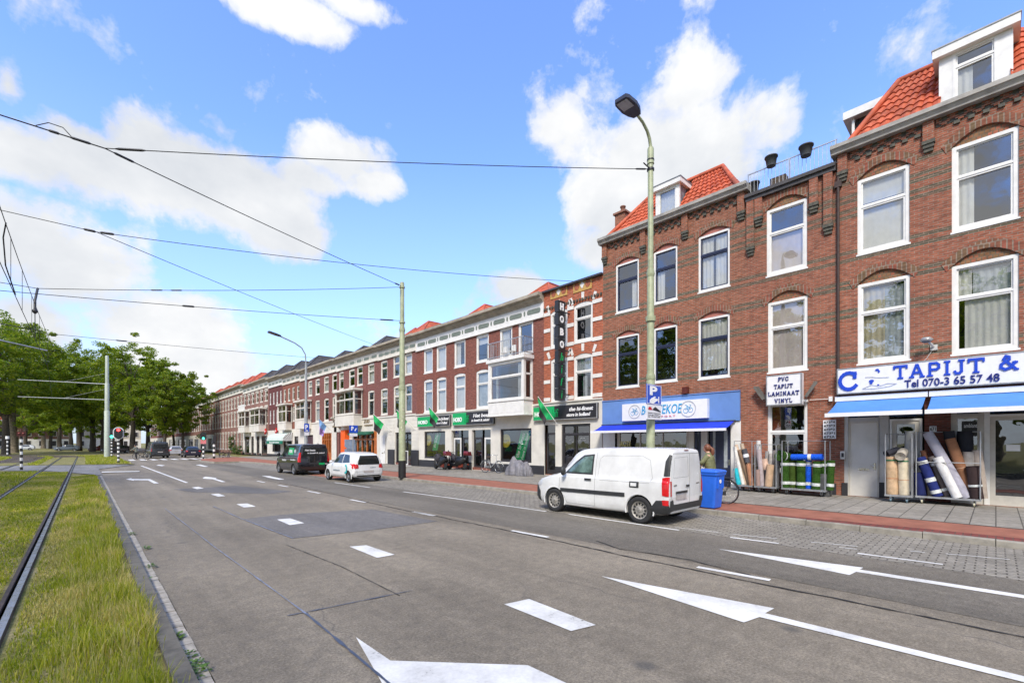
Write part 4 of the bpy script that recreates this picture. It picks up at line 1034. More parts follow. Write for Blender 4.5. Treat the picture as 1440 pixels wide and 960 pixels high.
sw = window(hD, o2[0], o2[1], .64, 2.9, fw=.09, tr=.22, frame=DKFR, name='shop_window', mull=1, rec=.0)
ck = MB(); rnd = random.Random(5)
for i in range(46):
    y = rnd.uniform(o2[0]+.15, o2[1]-.15); z = rnd.uniform(1.1, 2.2); ck.box(D+.088, D+.09, y, y+rnd.uniform(.03, .16), z, z+rnd.uniform(.006, .02))
part('chalk_drawing', ck, M('chalk', (.5, .5, .5), .9), sw)
part('cornice', MB().box(D-.12, D-.061, YD0, YD1, 4.08, 4.151), CREAM, hD)
# ---- house E
YE0, YE1 = YD1, FY(586)
E_up = [(596, 608.4, 491, 524.4), (613.8, 627.5, 486.5, 520.6), (638.8, 654.4, 479, 516), (669.7, 687.2, 471, 509), (702.8, 720.3, 461, 502), (729, 749.7, 453, 498)]
E_lo = [(596, 608.4, 535, 580), (614, 627.5, 532, 579), (638.8, 654.4, 527, 577), (669.7, 687.2, 521.5, 574.4)]
E_ops = [opening(*p)+(.1,) for p in E_up+E_lo]
bay0, bay1 = FY(749.5), FY(699.5)
ZE = 9.02
hE = house_shell('white_frieze_house', 'plum brick house with white frieze, bay window and railed balcony over black and green signs', YE0, YE1, ZE+1.15, BR_E, E_ops+[(bay0+.12, bay1-.12, 4.3, 6.55, 0), (YE0+.3, YE1-.3, .3, 2.9, 0)])
cuE = [[('fold', 0, 1, 0, 1, CURT)], [('fold', 0, 1, 0, 1, CURT)], [('fold', .55, 1, 0, 1, CURT)], [('flat', 0, 1, .7, 1, CURT)], [('fold', .3, 1, 0, 1, CURT)], None, [('flat', 0, 1, 0, .95, CURTB)], [('flat', 0, 1, 0, .95, CURT)], [('flat', 0, 1, 0, .95, CURT)], [('flat', 0, 1, 0, .95, CURTB)]]
for o, cu in zip(E_ops, cuE): window(hE, *o[:4], tr=.0 if o in E_ops[:6] else .32, fw=.10, curtain=cu, rise=.1)
def frieze_band(par, y0, y1, z0, z1, n, panel=M('sage_green_panel', (.16, .19, .16), .6), white=None):
    mb = MB().box(D-.06, D-.002, y0, y1, z0, z1).box(D-.11, D-.002, y0, y1, z0-.09, z0-.001)
    part('frieze', mb, white or WHITE, par)
    pm = MB(); L_ = (y1-y0)/n; hz = (z1-z0)*.19; zc_ = (z0+z1)/2
    for i in range(n):
        c0 = y0+L_*(i+.5); w_ = L_*.27; q = []
        for k in range(12):
            a = 2*math.pi*k/12; sx = w_ if math.cos(a) > 0 else -w_; q.append((c0+sx+hz*math.cos(a)*.9, zc_+hz*math.sin(a)))
        pm.prism([(D-.075, a, b) for a, b in q], [(D-.061, a, b) for a, b in q])
        if i < n-1:
            c1 = y0+L_*(i+1); q = [(c1+hz*.5*math.cos(2*math.pi*k/8), zc_+hz*math.sin(2*math.pi*k/8)) for k in range(8)]
            pm.prism([(D-.076, a, b) for a, b in q], [(D-.061, a, b) for a, b in q])
    part('frieze_panels', pm, panel, par)
frieze_band(hE, YE0, YE1, ZE, ZE+.78, 9)
def cornice(par, y0, y1, z, h=.5, pr=.5, mat=None):
    mb = MB(); prof = [(0, z), (-.1, z), (-.13, z+.08), (-pr*.6, z+h*.35), (-pr*.62, z+h*.55), (-pr, z+h*.62), (-pr, z+h*.95), (-pr+.05, z+h), (.5, z+h+.02), (.5, z)]
    mb.loft([[(D+u, y0, v) for u, v in prof], [(D+u, y1, v) for u, v in prof]], smooth=False)
    part('cornice', mb, mat or M('stone_beige_eaves', (.34, .30, .235), .7, var=.2, scale=1.5), par)
cornice(hE, YE0+.0, YE1, ZE+.78)
def gable_roof(par, y0, y1, z, h, mat, depth=6, x0=D+.3, name='roof'):
    """pitched roof with its ridge running back from the street, hipped towards the street"""
    c0 = (y0+y1)/2; mb = MB(); A = (x0, y0, z); B = (x0, y1, z); Rg = (x0+h*1.1, c0, z+h); Rb = (x0+depth, c0, z+h)
    mb.poly([A, B, Rg]); mb.poly([A, Rg, Rb, (x0+depth, y0, z)]); mb.poly([B, (x0+depth, y1, z), Rb, Rg])
    for k in range(1, 7):
        f = k/7
        for P, Q in ((A, B), ):
            p = Vector(A).lerp(Vector(Rg), f); q = Vector(B).lerp(Vector(Rg), f); mb.tube([p, q], .02, 4)
    mb.tube([A, Rg, Rb], .07, 6); mb.tube([B, Rg], .07, 6)
    return part(name, mb, mat, par)
for c0 in (FY(722), FY(634)):
    gable_roof(hE, c0-2.3, c0+2.3, ZE+1.15, 2.1, TILE, x0=D+.8)
# bay window with balcony
BX = .75
by = MB(); x0 = D-BX
z0, z1, zt = 3.55, 4.35, 6.62
by.box(x0, D-.002, bay0, bay1, z0, z1); by.box(x0-.05, D-.002, bay0-.05, bay1+.05, z1, z1+.07); by.box(x0-.06, D-.002, bay0-.06, bay1+.06, z0-.06, z0-.001)
for ya_, yb_ in ((bay0, bay0+.14), (bay1-.14, bay1)): by.box(x0, x0+.14, ya_, yb_, z1+.07, zt)
for yy in (bay0, bay1-.1): by.box(D-.1, D-.003, yy, yy+.1, z1+.07, zt)
by.box(x0, D-.003, bay0, bay1, zt, zt+.1); by.box(x0-.1, D-.004, bay0-.1, bay1+.1, zt+.101, zt+.3)
for k in (.0, .5): by.box(x0-.012, x0-.001, bay0+.12+(bay1-bay0)*k, bay0-.12+(bay1-bay0)*(k+.5), z0+.1, z1-.1)
bay = part('bay_window', by, WHITE, hE)
window(bay, bay0+.14, bay1-.14, z1+.07, zt, x=x0, rec=.02, fw=.06, tr=.36, curtain=[('fold', .0, .15, 0, 1, CURTB)])
sgb = MB().poly([(x0+.14, bay0+.05, z1+.07), (D-.1, bay0+.05, z1+.07), (D-.1, bay0+.05, zt), (x0+.14, bay0+.05, zt)]).poly([(x0+.14, bay1-.05, z1+.07), (D-.1, bay1-.05, z1+.07), (D-.1, bay1-.05, zt), (x0+.14, bay1-.05, zt)])
part('side_pane', sgb, GLASS, bay)
part('side_sash', MB().box(x0+.14, D-.1, bay0+.02, bay0+.07, z1+.07, z1+.17).box(x0+.14, D-.1, bay0+.02, bay0+.07, 5.8, 5.9).box(x0+.14, x0+.2, bay0+.02, bay0+.07, z1+.17, zt).box(D-.17, D-.1, bay0+.02, bay0+.07, z1+.17, zt), WHITE, bay)
rl = MB(); zb_ = zt+.3; xr = x0-.05
for z in (zb_+.1, zb_+.98):
    rl.box(xr, xr+.04, bay0-.08, bay1+.08, z, z+.04)
    for yy in (bay0-.08, bay1+.04): rl.box(xr, D-.03, yy, yy+.04, z, z+.04)
n_ = 22
for i in range(n_+1):
    yy = bay0-.06+(bay1-bay0+.12)*i/n_; rl.tube([(xr+.02, yy, zb_), (xr+.02, yy, zb_+1.0)], .011, 5)
for i in range(7):
    for yy in (bay0-.06, bay1+.06): rl.tube([(xr+.04+(D-xr-.08)*i/7, yy, zb_), (xr+.04+(D-xr-.08)*i/7, yy, zb_+1.0)], .011, 5)
part('balcony_railing', rl, STEEL, bay)
ch = MB()
for s in (0, 1):
    cy0 = FY(725)-.2+s*.75; ch.box(D-.45, D-.15, cy0, cy0+.35, zb_+.4, zb_+.43).box(D-.18, D-.15, cy0, cy0+.35, zb_+.43, zb_+.8)
    for dx in (-.44, -.17):
        for dy in (.01, .33): ch.tube([(D+dx, cy0+dy, zb_), (D+dx, cy0+dy, zb_+.4)], .012, 5)
solo('balcony_furniture', ch, WHITE, 'white garden chairs standing together on the railed balcony', 'chairs')
# ground floor of E
gz = 4.1
w1 = opening(597.5, 627, 606, 647); d1_ = opening(636, 647, 606, 655); d2_ = opening(648.5, 660, 606, 655); d3_ = opening(664.5, 677, 606, 657); d4_ = opening(679, 691, 606, 657); w2 = opening(704.5, 748.4, 602.5, 655)
grd(hE, YE0, YE1, gz, [(w2[0], w2[1], .75, 2.75), (d4_[0], d3_[1], .13, 2.75), (d2_[0], d1_[1], .13, 2.75), (w1[0], w1[1], .75, 2.75)])
window(hE, w2[0], w2[1], .77, 2.75, fw=.06, tr=0, frame=DKFR, name='shop_window', rec=-.0)
window(hE, w1[0], w1[1], .77, 2.75, fw=.06, tr=0, frame=DKFR, name='shop_window', rec=-.0)
for (pl_, pr_, mt) in ((637, 647, WHITE), (649.5, 660, DKFR), (665.5, 677, DKFR), (680, 691, WHITE)):
    door(hE, pl_, pr_, 612, mat=mt, glazed=True, zt=2.25); o = opening(pl_, pr_, 600, 650)
    part('transom_pane', MB().poly([(D+.1, o[0], 2.26), (D+.1, o[1], 2.26), (D+.1, o[1], 2.75), (D+.1, o[0], 2.75)]), GLASS, hE)
part('string_course', MB().box(D-.14, D-.061, YE0, bay0-.12, gz-.1, gz).box(D-.14, D-.061, bay1+.12, YE1, gz-.1, gz), CREAM, hE)

# ---- houses F: the maroon terrace (three fronts), then the smaller far ones
F_up = [(553, 563, 500, 530.5), (569, 579.4, 497.5, 527), (535.5, 544.7, 508, 534.5), (517.5, 526.3, 512, 538.8), (502, 510, 515.5, 542), (490.7, 498.7, 520, 544), (476.7, 483.2, 523.5, 548), (467, 473.8, 526.7, 550), (455.5, 462.2, 530, 551.7), (443.5, 449.5, 533.5, 555), (433.5, 439, 536.3, 556.8)]
F_lo = [(553.5, 563, 543.5, 582.5), (569, 579.4, 540.5, 580), (535.5, 545, 547, 583.3), (517.5, 526.3, 550, 586), (476.7, 482.6, 557.5, 590), (467.5, 473.8, 558.5, 590.6), (455.7, 462.2, 561, 591.8), (443.5, 449.5, 563.5, 593)]
YF = [YE1, FY(532.5), FY(474), FY(422.5)]
Fn = [('maroon_house', 'maroon brick house over the white stone ground floor, right of the orange café'), ('cafe_house', 'maroon brick house with a white bay window above the orange timber café'), ('gate_house', 'maroon brick house with a flat-roofed bay, farther left than the café')]
hF = []
allF = [opening(*p)+(.08,) for p in F_up+F_lo]
F_gr = [[(556.5, 579.5)], [(497, 531.5), (483.5, 492), (470.5, 482.5), (477, 478)], [(454, 466.5), (437, 443)]]
bays = {1: (FY(510.5), FY(483.5), 4.2, 6.9, .8), 2: (FY(438.5), FY(424.5), 4.2, 6.6, .7)}
for k in range(3):
    ya_, yb_ = YF[k], YF[k+1]; ops = [o for o in allF if ya_ < (o[0]+o[1])/2 < yb_]
    big = [(ya_+.5, yb_-.5, .3, 2.8, 0)]
    if k in bays: big.append((bays[k][0]+.15, bays[k][1]-.15, bays[k][2]+.9, bays[k][3]-.1, 0)); ops = [o for o in ops if not (bays[k][0]-.1 < (o[0]+o[1])/2 < bays[k][1]+.1 and o[2] < 6)]
    h = house_shell(Fn[k][0], Fn[k][1], ya_, yb_, 10.25, BR_F, ops+big)
    hF.append(h)
    for o in ops: window(h, *o[:4], tr=.34, fw=.09, frame=CREAM, rise=.08, curtain=random.choice([[('flat', 0, 1, .5, 1, CURT)], [('fold', 0, 1, 0, 1, CURT)], [('fold', 0, .4, 0, 1, CURT)], None]))
    frieze_band(h, ya_, yb_, ZE+.12+.06*k, ZE+.82+.06*k, [6, 6, 6][k], white=CREAM); cornice(h, ya_, yb_, ZE+.82+.06*k)
    sp_ = part('string_course', MB().box(D-.12, D-.061, ya_, yb_, 4.05, 4.18), CREAM, h)
    nr = 1 if k else 1
    gable_roof(h, (ya_+yb_)/2-2.2, (ya_+yb_)/2+2.2, 10.3, 2.2, TILED if k else TILE, x0=D+.7)
for k, pxs in ((0, (566,)), (1, (520, 495)), (2, (462, 436))):
    for px in pxs: gable_roof(hF[k], FY(px, D+2)-1.9, FY(px, D+2)+1.9, 10.3, 2.1, TILED if px < 560 else TILE, x0=D+1.0)
def bay_simple(par, y0, y1, z0, zt, dep, panelh=.9, tiers=True):
    x0 = D-dep; mb = MB(); mb.box(x0, D-.062, y0, y1, z0, z0+panelh); mb.box(x0-.15, D-.061, y0-.15, y1+.15, zt, zt+.18)
    mb.box(x0-.04, D-.062, y0-.04, y1+.04, z0+panelh, z0+panelh+.06)
    for yy in (y0, y1-.12): mb.box(x0, x0+.12, yy, yy+.12, z0+panelh+.06, zt)
    for yy in (y0, y1-.08): mb.box(D-.14, D-.063, yy, yy+.08, z0+panelh+.06, zt)
    b = part('bay_window', mb, CREAM, par)
    window(b, y0+.12, y1-.12, z0+panelh+.06, zt, x=x0, rec=.02, fw=.06, tr=.36, frame=CREAM, mull=1)
    za_ = z0+panelh+.06
    part('side_pane', MB().poly([(x0+.12, y0+.05, za_), (D-.14, y0+.05, za_), (D-.14, y0+.05, zt), (x0+.12, y0+.05, zt)]).poly([(x0+.12, y1-.05, za_), (D-.14, y1-.05, za_), (D-.14, y1-.05, zt), (x0+.12, y1-.05, zt)]), GLASS, b)
    part('side_sash', MB().box(x0+.12, D-.14, y0+.03, y0+.08, zt-(zt-za_)*.38, zt-(zt-za_)*.38+.07), CREAM, b)
    return b
bay_simple(hF[1], bays[1][0], bays[1][1], 3.5, 6.75, .9, 1.0); bay_simple(hF[2], bays[2][0], bays[2][1], 3.5, 6.6, .8, 1.0)
# ground floors F
o = opening(556.5, 579.5, 608, 655)
grd(hF[0], YF[0], YF[1], 4.05, [(o[0], o[1], .13, 2.75)], plinth=.14)
part('door_pillar', MB().box(D-.16, D-.062, o[0]-1.1, o[0]-.05, .12, 1.35).box(D-.16, D-.062, o[1]+.05, o[1]+1.1, .12, 1.35), CHAR, hF[0])
window(hF[0], o[0], o[1], .15, 2.7, fw=.08, tr=.2, frame=DKFR, name='shop_window', rec=.05, mull=2)
rs = MB()
for i in range(9):
    z = 1.45+i*.28
    for a, b in ((o[0]-1.1, o[0]-.06), (o[1]+.06, o[1]+1.1)): rs.box(D-.075, D-.0615, a, b, z, z+.25)
part('stone_joint', rs, CREAM, hF[0])
door(hF[0], 534.5, 541.5, 605, mat=WHITE, zt=2.5, x=D-.14, rec=.0)
CAFE = M('orange_varnished_timber', (.42, .12, .025), .4, var=.25, scale=5); ORG = M('bright_orange_paint', (.85, .12, .01), .45); MAROOND = M('dull_maroon_door', (.075, .035, .045), .55)
o = opening(497, 531, 600, 650)
grd(hF[1], YF[1], YF[2], 4.05, [(o[0]+.02, o[1], .13, 2.85), opening(470.5, 482.5, 605, 645)[:2]+(.13, 3.0)], plinth=.14)
cf = MB(); y0, y1 = o[0]+.02, o[1]
cf.box(D-.1, D+.02, y0, y0+.45, .12, 3.0); cf.box(D-.08, D+.02, y1-.2, y1, .12, 2.9)
for k in range(1, 5): cf.box(D-.06, D+.02, y0+(y1-y0)*k/5-.07, y0+(y1-y0)*k/5+.07, .12, 2.85)
cf.box(D-.061, D+.01, y0+.3, y1, 2.15, 2.3); cf.box(D-.062, D+.01, y0+.3, y1, .12, .8)
part('cafe_front', cf, CAFE, hF[1]); part('cafe_glass', MB().poly([(D+.03, y0, .8), (D+.03, y1, .8), (D+.03, y1, 2.85), (D+.03, y0, 2.85)]), GLASS, hF[1])
part('awning', MB().prism([(D-.12, y0+.5, 2.95), (D-.12, y0+.5, 2.75), (D-.65, y0+.5, 2.62), (D-.65, y0+.5, 2.78)], [(D-.12, y1-.2, 2.95), (D-.12, y1-.2, 2.75), (D-.65, y1-.2, 2.62), (D-.65, y1-.2, 2.78)]), M('dark_green_awning', (.01, .10, .055), .7), hF[1])
a, b = FY(492), FY(486); part('orange_column', MB().box(D-.5, D-.061, a, b, .12, 3.15), ORG, hF[1])
door(hF[1], 471, 482, 605, mat=MAROOND, zt=2.95, slot=False)
o = opening(454.5, 466.5, 604, 640)
grd(hF[2], YF[2], YF[3], 4.05, [(o[0], o[1], .13, 2.95), opening(430, 441, 606, 640)[:2]+(.13, 2.8)], plinth=.14)
cf = MB(); y0, y1 = o[0], o[1]
for k in range(5): cf.box(D-.1, D+.02, y0+(y1-y0)*k/4-.08, y0+(y1-y0)*k/4+.08, .12, 2.95)
cf.box(D-.09, D+.01, y0, y1, .12, .9); cf.box(D-.09, D+.01, y0, y1, 2.2, 2.32); part('cafe_front', cf, CAFE, hF[2]); part('cafe_glass', MB().poly([(D+.03, y0, .8), (D+.03, y1, .8), (D+.03, y1, 2.9), (D+.03, y0, 2.9)]), GLASS, hF[2])
door(hF[2], 431, 440, 606, mat=MAROOND, zt=2.7, slot=False)

def simple_house(name, label, y0, y1, mat, cols, rows, zt=9.0, wcol=CREAM, bands=False, gops=(), arch=0, roofs=1, rmat=None, bay=None, gmat=CREAM, gap=.5, wtall=.62, group='houses of the terraced row', trr=.36, gf=True):
    ops = []; W = (y1-y0)/cols; ww = W*gap
    skip = bay or (None,)
    for r, (za, zb) in enumerate(rows):
        for c_ in range(cols):
            yc = y0+W*(c_+.5)
            if bay and bay[0]-.2 < yc < bay[1]+.2 and zb < bay[3]+.3: continue
            ops.append((yc-ww/2, yc+ww/2, za, zb, arch))
    extra = [(y0+.4, y1-.4, .3, 2.75, 0)] if gf else []
    if bay: extra.append((bay[0]+.1, bay[1]-.1, bay[2]+.9, bay[3]-.1, 0))
    h = house_shell(name, label, y0, y1, zt+1.2, mat, ops+extra, group=group)
    for o in ops: window(h, *o[:4], tr=trr, fw=.11, frame=wcol, rise=arch, sash_on=False, curtain=random.choice([[('flat', 0, 1, .0, 1, CURT)], [('flat', 0, 1, .4, 1, CURTB)], None]))
    frieze_band(h, y0, y1, zt, zt+.75, max(3, cols), white=wcol, panel=M('far_frieze_panel', (.16, .19, .17), .6)); cornice(h, y0, y1, zt+.75)
    if bands:
        b = MB()
        for o in ops:
            for zz in (o[2]+.05, (o[2]+o[3])/2, o[3]-.02): b.box(D-.03, D-.001, o[0]-.16, o[0]-.001, zz-.09, zz+.09).box(D-.03, D-.001, o[1]+.001, o[1]+.16, zz-.09, zz+.09)
            c0 = (o[0]+o[1])/2; b.box(D-.05, D-.001, o[0]-.1, o[1]+.1, o[3]+arch+.002, o[3]+arch+.15)
        part('stone_trim', b, wcol, h)
    if gf:
        grd(h, y0, y1, 3.6, [tuple(g) for g in gops], mat=gmat, plinth=.4)
        for g in gops: window(h, *g, fw=.09, tr=.25, frame=DKFR, name='shop_window', rec=.0, sash_on=False, mull=0)
    for i in range(roofs):
        c0 = y0+(y1-y0)*(i+.5)/roofs; gable_roof(h, c0-2.6, c0+2.6, zt+1.2, 2.6, rmat or TILED, x0=D+.5)
    if bay: bay_simple(h, *bay)
    return h
yG, yH, yI, yJ, yK = FY(422.5), FY(397.5), FY(378), FY(342), FY(301.5)
R2 = [(4.55, 6.35), (7.15, 8.75)]
gG = simple_house('orange_brick_house', 'small orange-brown brick house with a bay, left of the maroon terrace', yG, yH, BR_G, 4, R2, zt=9.4, roofs=1, bay=(yG+2.8, yH-.6, 3.5, 6.6, .8), gops=[(yG+.6, yG+2, .13, 2.7), (yG+3, yH-.6, .13, 2.7)])
gH = simple_house('dark_maroon_house', 'small dark maroon house with slim white windows above the half-round awning', yH, yI, BR_H, 4, R2, zt=9.55, wcol=WHITE, roofs=1, gap=.42, gops=[(yH+.7, yH+4.3, .7, 2.8)])
gI = simple_house('pale_banded_house', 'pale banded house with two white bays, between the dark maroon house and the many-windowed row', yI, yJ, BR_J, 6, [(4.6, 7.0), (7.8, 9.35)], zt=9.8, bands=True, roofs=2, bay=(yI+1.0, yI+6, 3.5, 6.7, 1.0), gops=[(yI+.5, yI+3.4, .13, 2.9), (yI+4.4, yI+6.0, .13, 2.9), (yI+7.5, yI+9, .13, 2.9), (yI+10, yI+12.8, .13, 2.9)], arch=.08)
bay_simple(gI, yJ-5.2, yJ-1.2, 3.5, 6.7, 1.0)
part('balcony', MB().box(D-1.0, D-.062, yJ-5.2, yJ-1.2, 6.9, 7.0).box(D-1.0, D-.96, yJ-5.2, yJ-1.2, 7.0, 7.8), WHITE, gI)
gJ = simple_house('many_windowed_house', 'long brick front with three rows of narrow white-trimmed windows at the street corner', yJ, yK, BR_J, 10, [(.7, 3.6), (4.6, 7.0), (7.7, 9.4)], zt=10.15, bands=True, roofs=4, rmat=TILER, gap=.46, arch=.1, gf=False)
gK = simple_house('corner_shop_house', 'white-plastered corner house just beyond the many-windowed front', yK, yK+16, BR_J, 6, [(4.6, 7.0), (7.7, 9.3)], zt=10.1, roofs=2, rmat=TILER, bands=True, gops=[(yK+1, yK+6, .6, 2.8), (yK+8, yK+14, .6, 2.8)])
y = yK+16; i = 0
labs = ['farther brick house behind the tree beyond the corner, first after the corner house', 'farther brick house showing between tree leaves, second after the corner house', 'farther brick house showing low under the tree crowns, third after the corner house', 'farther brick house under the tree crowns, fourth after the corner house', 'farther brick house near the vanishing end of the street, fifth after the corner house']
for L_ in (17, 18, 20, 22, 26):
    simple_house('far_row_house', labs[i], y, y+L_, [BR_J, BR_F, BR_J, BR_G, BR_F][i], 7, [(4.5, 6.8), (7.5, 9.1)], zt=9.8+.35*(i % 2), roofs=2, rmat=[TILER, TILED][i % 2], bands=(i % 2 == 0), gops=[(y+1, y+6, .6, 2.8), (y+8, y+14, .6, 2.8)], wcol=WHITE)
    y += L_; i += 1
# the row seen far off between the trunks on the tram side
def far_block(loc, L_, label, hgt, mat, floors, cols, rz):
    r = empty('distant_house', (loc[0], loc[1], 0), label, 'house', 'distant houses behind the trees', rz)
    mb = MB().box(0, L_, 0, 8, 0, hgt); part('wall', mb, mat, r, world=False)
    part('ground_floor_facade', MB().box(0, L_, -.1, -.01, 0, 3.2), WHITE, r, world=False)
    part('cornice', MB().box(-.1, L_+.1, -.4, .1, hgt-.7, hgt-.1), WHITE, r, world=False)
    part('roof', MB().prism([(0, -.1, hgt), (0, 8, hgt), (0, 4, hgt+2.5)], [(L_, -.1, hgt), (L_, 8, hgt), (L_, 4, hgt+2.5)]), TILER, r, world=False)
    fr = MB(); gl_ = MB(); W = L_/cols
    for f in range(floors):
        for c_ in range(cols):
            x0, x1 = W*(c_+.28), W*(c_+.72); z0 = 1.0+f*3.1 if f else .8; z1 = z0+1.9
            wn = part('window', MB().box(x0, x1, -.16, -.105, z0, z1), WHITE, r, world=False)
            part('pane', MB().box(x0+.12, x1-.12, -.18, -.165, z0+.12, z1-.12), DKFR, wn, world=False)
    return r
far_block((-62, 205), 20, 'pale distant house glimpsed at the far left between trunks', 9, BR_J, 3, 6, R(10))
far_block((-40, 215), 18, 'distant house glimpsed between the middle trunks of the tram avenue', 10, CREAM2, 3, 6, R(5))
far_block((-21, 222), 18, 'distant house at the end of the avenue, left of the tall catenary pole', 9.5, BR_J, 3, 6, 0)
far_block((-2, 226), 18, 'distant house closing the view just right of the tall catenary pole', 10, CREAM2, 3, 6, R(-4))
# ------------------------------------------------------------------ signs, awnings, flags
def fsign(name, label, cat, rect, x, dep, mat, group=None, frame=None, root_name=None):
    """box sign on a facade; rect = pixels (left, right, top, bottom) on the plane x"""
    ya, yb, za, zb = rect; mb = MB().box(x-dep, x, ya, yb, za, zb)
    r = tag(part(name, mb, mat, None), label, cat, group)
    if frame:
        e = .03; fb = MB(); X0, X1 = x-dep-.012, x-dep+.03
        fb.box(X0, X1, ya-.004, yb+.004, zb-e, zb+.004).box(X0, X1, ya-.004, yb+.004, za-.004, za+e).box(X0, X1, ya-.004, ya+e, za+e, zb-e).box(X0, X1, yb-e, yb+.004, za+e, zb-e)
        part('sign_rim', fb, frame, r)
    return r
# big white sign of the carpet shop
SX = D-.04; xs = SX-.22
z0, z1 = FZ(1177, 554.5, xs), FZ(1177, 519, xs); ya, yb = -4.3, FY(1177, xs)
s1 = fsign('shop_sign', 'long white lightbox over the blue awnings reading C TAPIJT & with a phone number', 'sign', (ya, yb, z0, z1), SX, .22, SIGNWHT, frame=STEEL)
X = xs-.016; hz = z1-z0
def yat(px): return FY(px, X)
letters(s1, [(slab_geo('C', hz*.76, .17), (X, yat(1179), z0+hz*.11), dict(w=yat(1179)-yat(1207)))], BLUE)
letters(s1, [(slab_geo('TAPIJT', hz*.50, .165), (X, yat(1257.5), z0+hz*.42), dict(w=yat(1257.5)-yat(1385))), (slab_geo('&', hz*.52, .16), (X, yat(1404), z0+hz*.42), dict(w=yat(1404)-yat(1433)))], BLUE)
letters(s1, [(text_geo('Tel 070-3 65 57 48', yat(1272)-yat(1406), hz*.27, bold=.012), (X, yat(1272), z0+hz*.09), {}), (slab_geo('VINYL', hz*.5, .22), (X, -.9, z0+hz*.42), dict(w=2.6))], NAVYL)
lg = MB()      # little line drawing of two workers laying a carpet
def ln(pts, w=.010):
    for a, b in zip(pts[:-1], pts[1:]):
        a = Vector(a); b = Vector(b); d = (b-a).normalized(); n = Vector((-d.y, d.x))*w
        lg.prism([(X-.002, q.x, q.y) for q in (a-n, b-n, b+n, a+n)], [(X+.004, q.x, q.y) for q in (a-n, b-n, b+n, a+n)])
lx = lambda px: FY(px, X); lz = lambda py: FZ(1232, py, X)
ln([(lx(1213), lz(545)), (lx(1226), lz(540.5)), (lx(1236), lz(543)), (lx(1248), lz(540)), (lx(1261), lz(541))], .006); ln([(lx(1213), lz(545.5)), (lx(1230), lz(546)), (lx(1252), lz(544)), (lx(1261), lz(541))], .006)
ln([(lx(1217), lz(529)), (lx(1226), lz(529.5)), (lx(1236), lz(531)), (lx(1250), lz(531.5))], .006)
lb = MB()
for px, py, rx_, rz_ in ((1233.5, 520, .05, .035), (1236, 522.5, .025, .04), (1225.5, 535, .065, .045), (1225, 538, .04, .03), (1235, 541, .03, .02)):
    q = [(lx(px)+rx_*math.cos(k*math.pi/6), lz(py)+rz_*math.sin(k*math.pi/6)) for k in range(12)]
    lb.prism([(X-.006, a, b) for a, b in q], [(X+.002, a, b) for a, b in q])
part('line_drawing', lg, M('drawing_grey', (.4, .42, .5), .5), s1); part('drawing_patches', lb, BLUE, s1)
# PVC sign
xs = D-.32
r = opening(1077.5, 1127.2, 526, 569, xs)
s2 = fsign('shop_sign', 'upright white lightbox listing PVC, TAPIJT, LAMINAAT and VINYL above the shop window', 'sign', r, D-.04, .28, SIGNWHT, frame=STEEL)
X = xs-.016; w_ = r[1]-r[0]; hz = r[3]-r[2]; cy = (r[0]+r[1])/2
for i, (s_, f) in enumerate((('PVC', .30), ('TAPIJT', .53), ('LAMINAAT', .88), ('VINYL', .50))):
    letters(s2, [(slab_geo(s_, hz*.135, .16), (X, cy+w_*f/2, r[3]-hz*(.085+.235*i)-hz*.135), dict(w=w_*f))], NAVYL)
fl = MB()
for k in range(4):
    for sgn, y0 in ((-1, r[0]-.03), (1, r[1]+.03)): 
        fl.prism([(D-.1-.05*k, y0+sgn*.02*k, 3.55), (D-.1-.05*k, y0+sgn*(.3+.03*k), 4.05), (D-.13-.05*k, y0+sgn*(.3+.03*k), 4.05), (D-.13-.05*k, y0+sgn*.02*k, 3.55)],
                 [(D-.1-.05*k, y0+sgn*(.06+.02*k), 3.5), (D-.1-.05*k, y0+sgn*(.36+.03*k), 4.0), (D-.13-.05*k, y0+sgn*(.36+.03*k), 4.0), (D-.13-.05*k, y0+sgn*(.06+.02*k), 3.5)])
part('folding_arms', fl, M('old_awning_arm', (.16, .15, .13), .6, .3), s2)
bx = MB().box(D-.12, D-.005, FY(1137), FY(1080), 3.36, 3.45); bx.tube([(D-.05, FY(1139), 3.42), (D-.05, FY(1166), 3.42)], .012).box(D-.11, D-.01, FY(1171.5), FY(1166.5), 3.33, 3.5)
solo('shutter_rail', bx, WHITE, 'thin white shutter rail and cable box running along the brick under the upright sign', 'rail')
# house-number board
xs = D-.13; r = opening(1157.5, 1175.5, 590.5, 616.5, xs)
nb = MB().box(xs, xs+.02, *r); nb = tag(part('number_board', nb, SIGNWHT, None), 'small white board stacked with house numbers 673 at the edge of the awning', 'sign')
for i in range(5):
    hh = (r[3]-r[2])/5; letters(nb, [(text_geo('673*%d' % (4-i) if i < 4 else '673A', (r[1]-r[0])*.86, hh*.62, bold=.02, extr=.004), (xs-.006, r[1]-(r[1]-r[0])*.07, r[3]-hh*(i+.82)), {})], BLACKP)
part('bracket', MB().box(D-.11, D-.002, r[0]+.05, r[0]+.08, r[2]+.1, r[2]+.13).box(D-.11, D-.002, r[1]-.08, r[1]-.05, r[3]-.13, r[3]-.1), STEEL, nb)
r = opening(1307, 1317, 599, 606.5, D-.03); nb = tag(part('number_plate', MB().box(D-.03, D-.002, *r), SIGNWHT, None), 'little white plate with house number 671 on the brick pier between the shop doors', 'sign')
letters(nb, [(text_geo('671', (r[1]-r[0])*.8, (r[3]-r[2])*.7, bold=.02, extr=.003), (D-.034, r[1]-(r[1]-r[0])*.1, r[2]+(r[3]-r[2])*.15), {})], BLACKP)
r = opening(1352, 1377, 594, 601, D-.01)
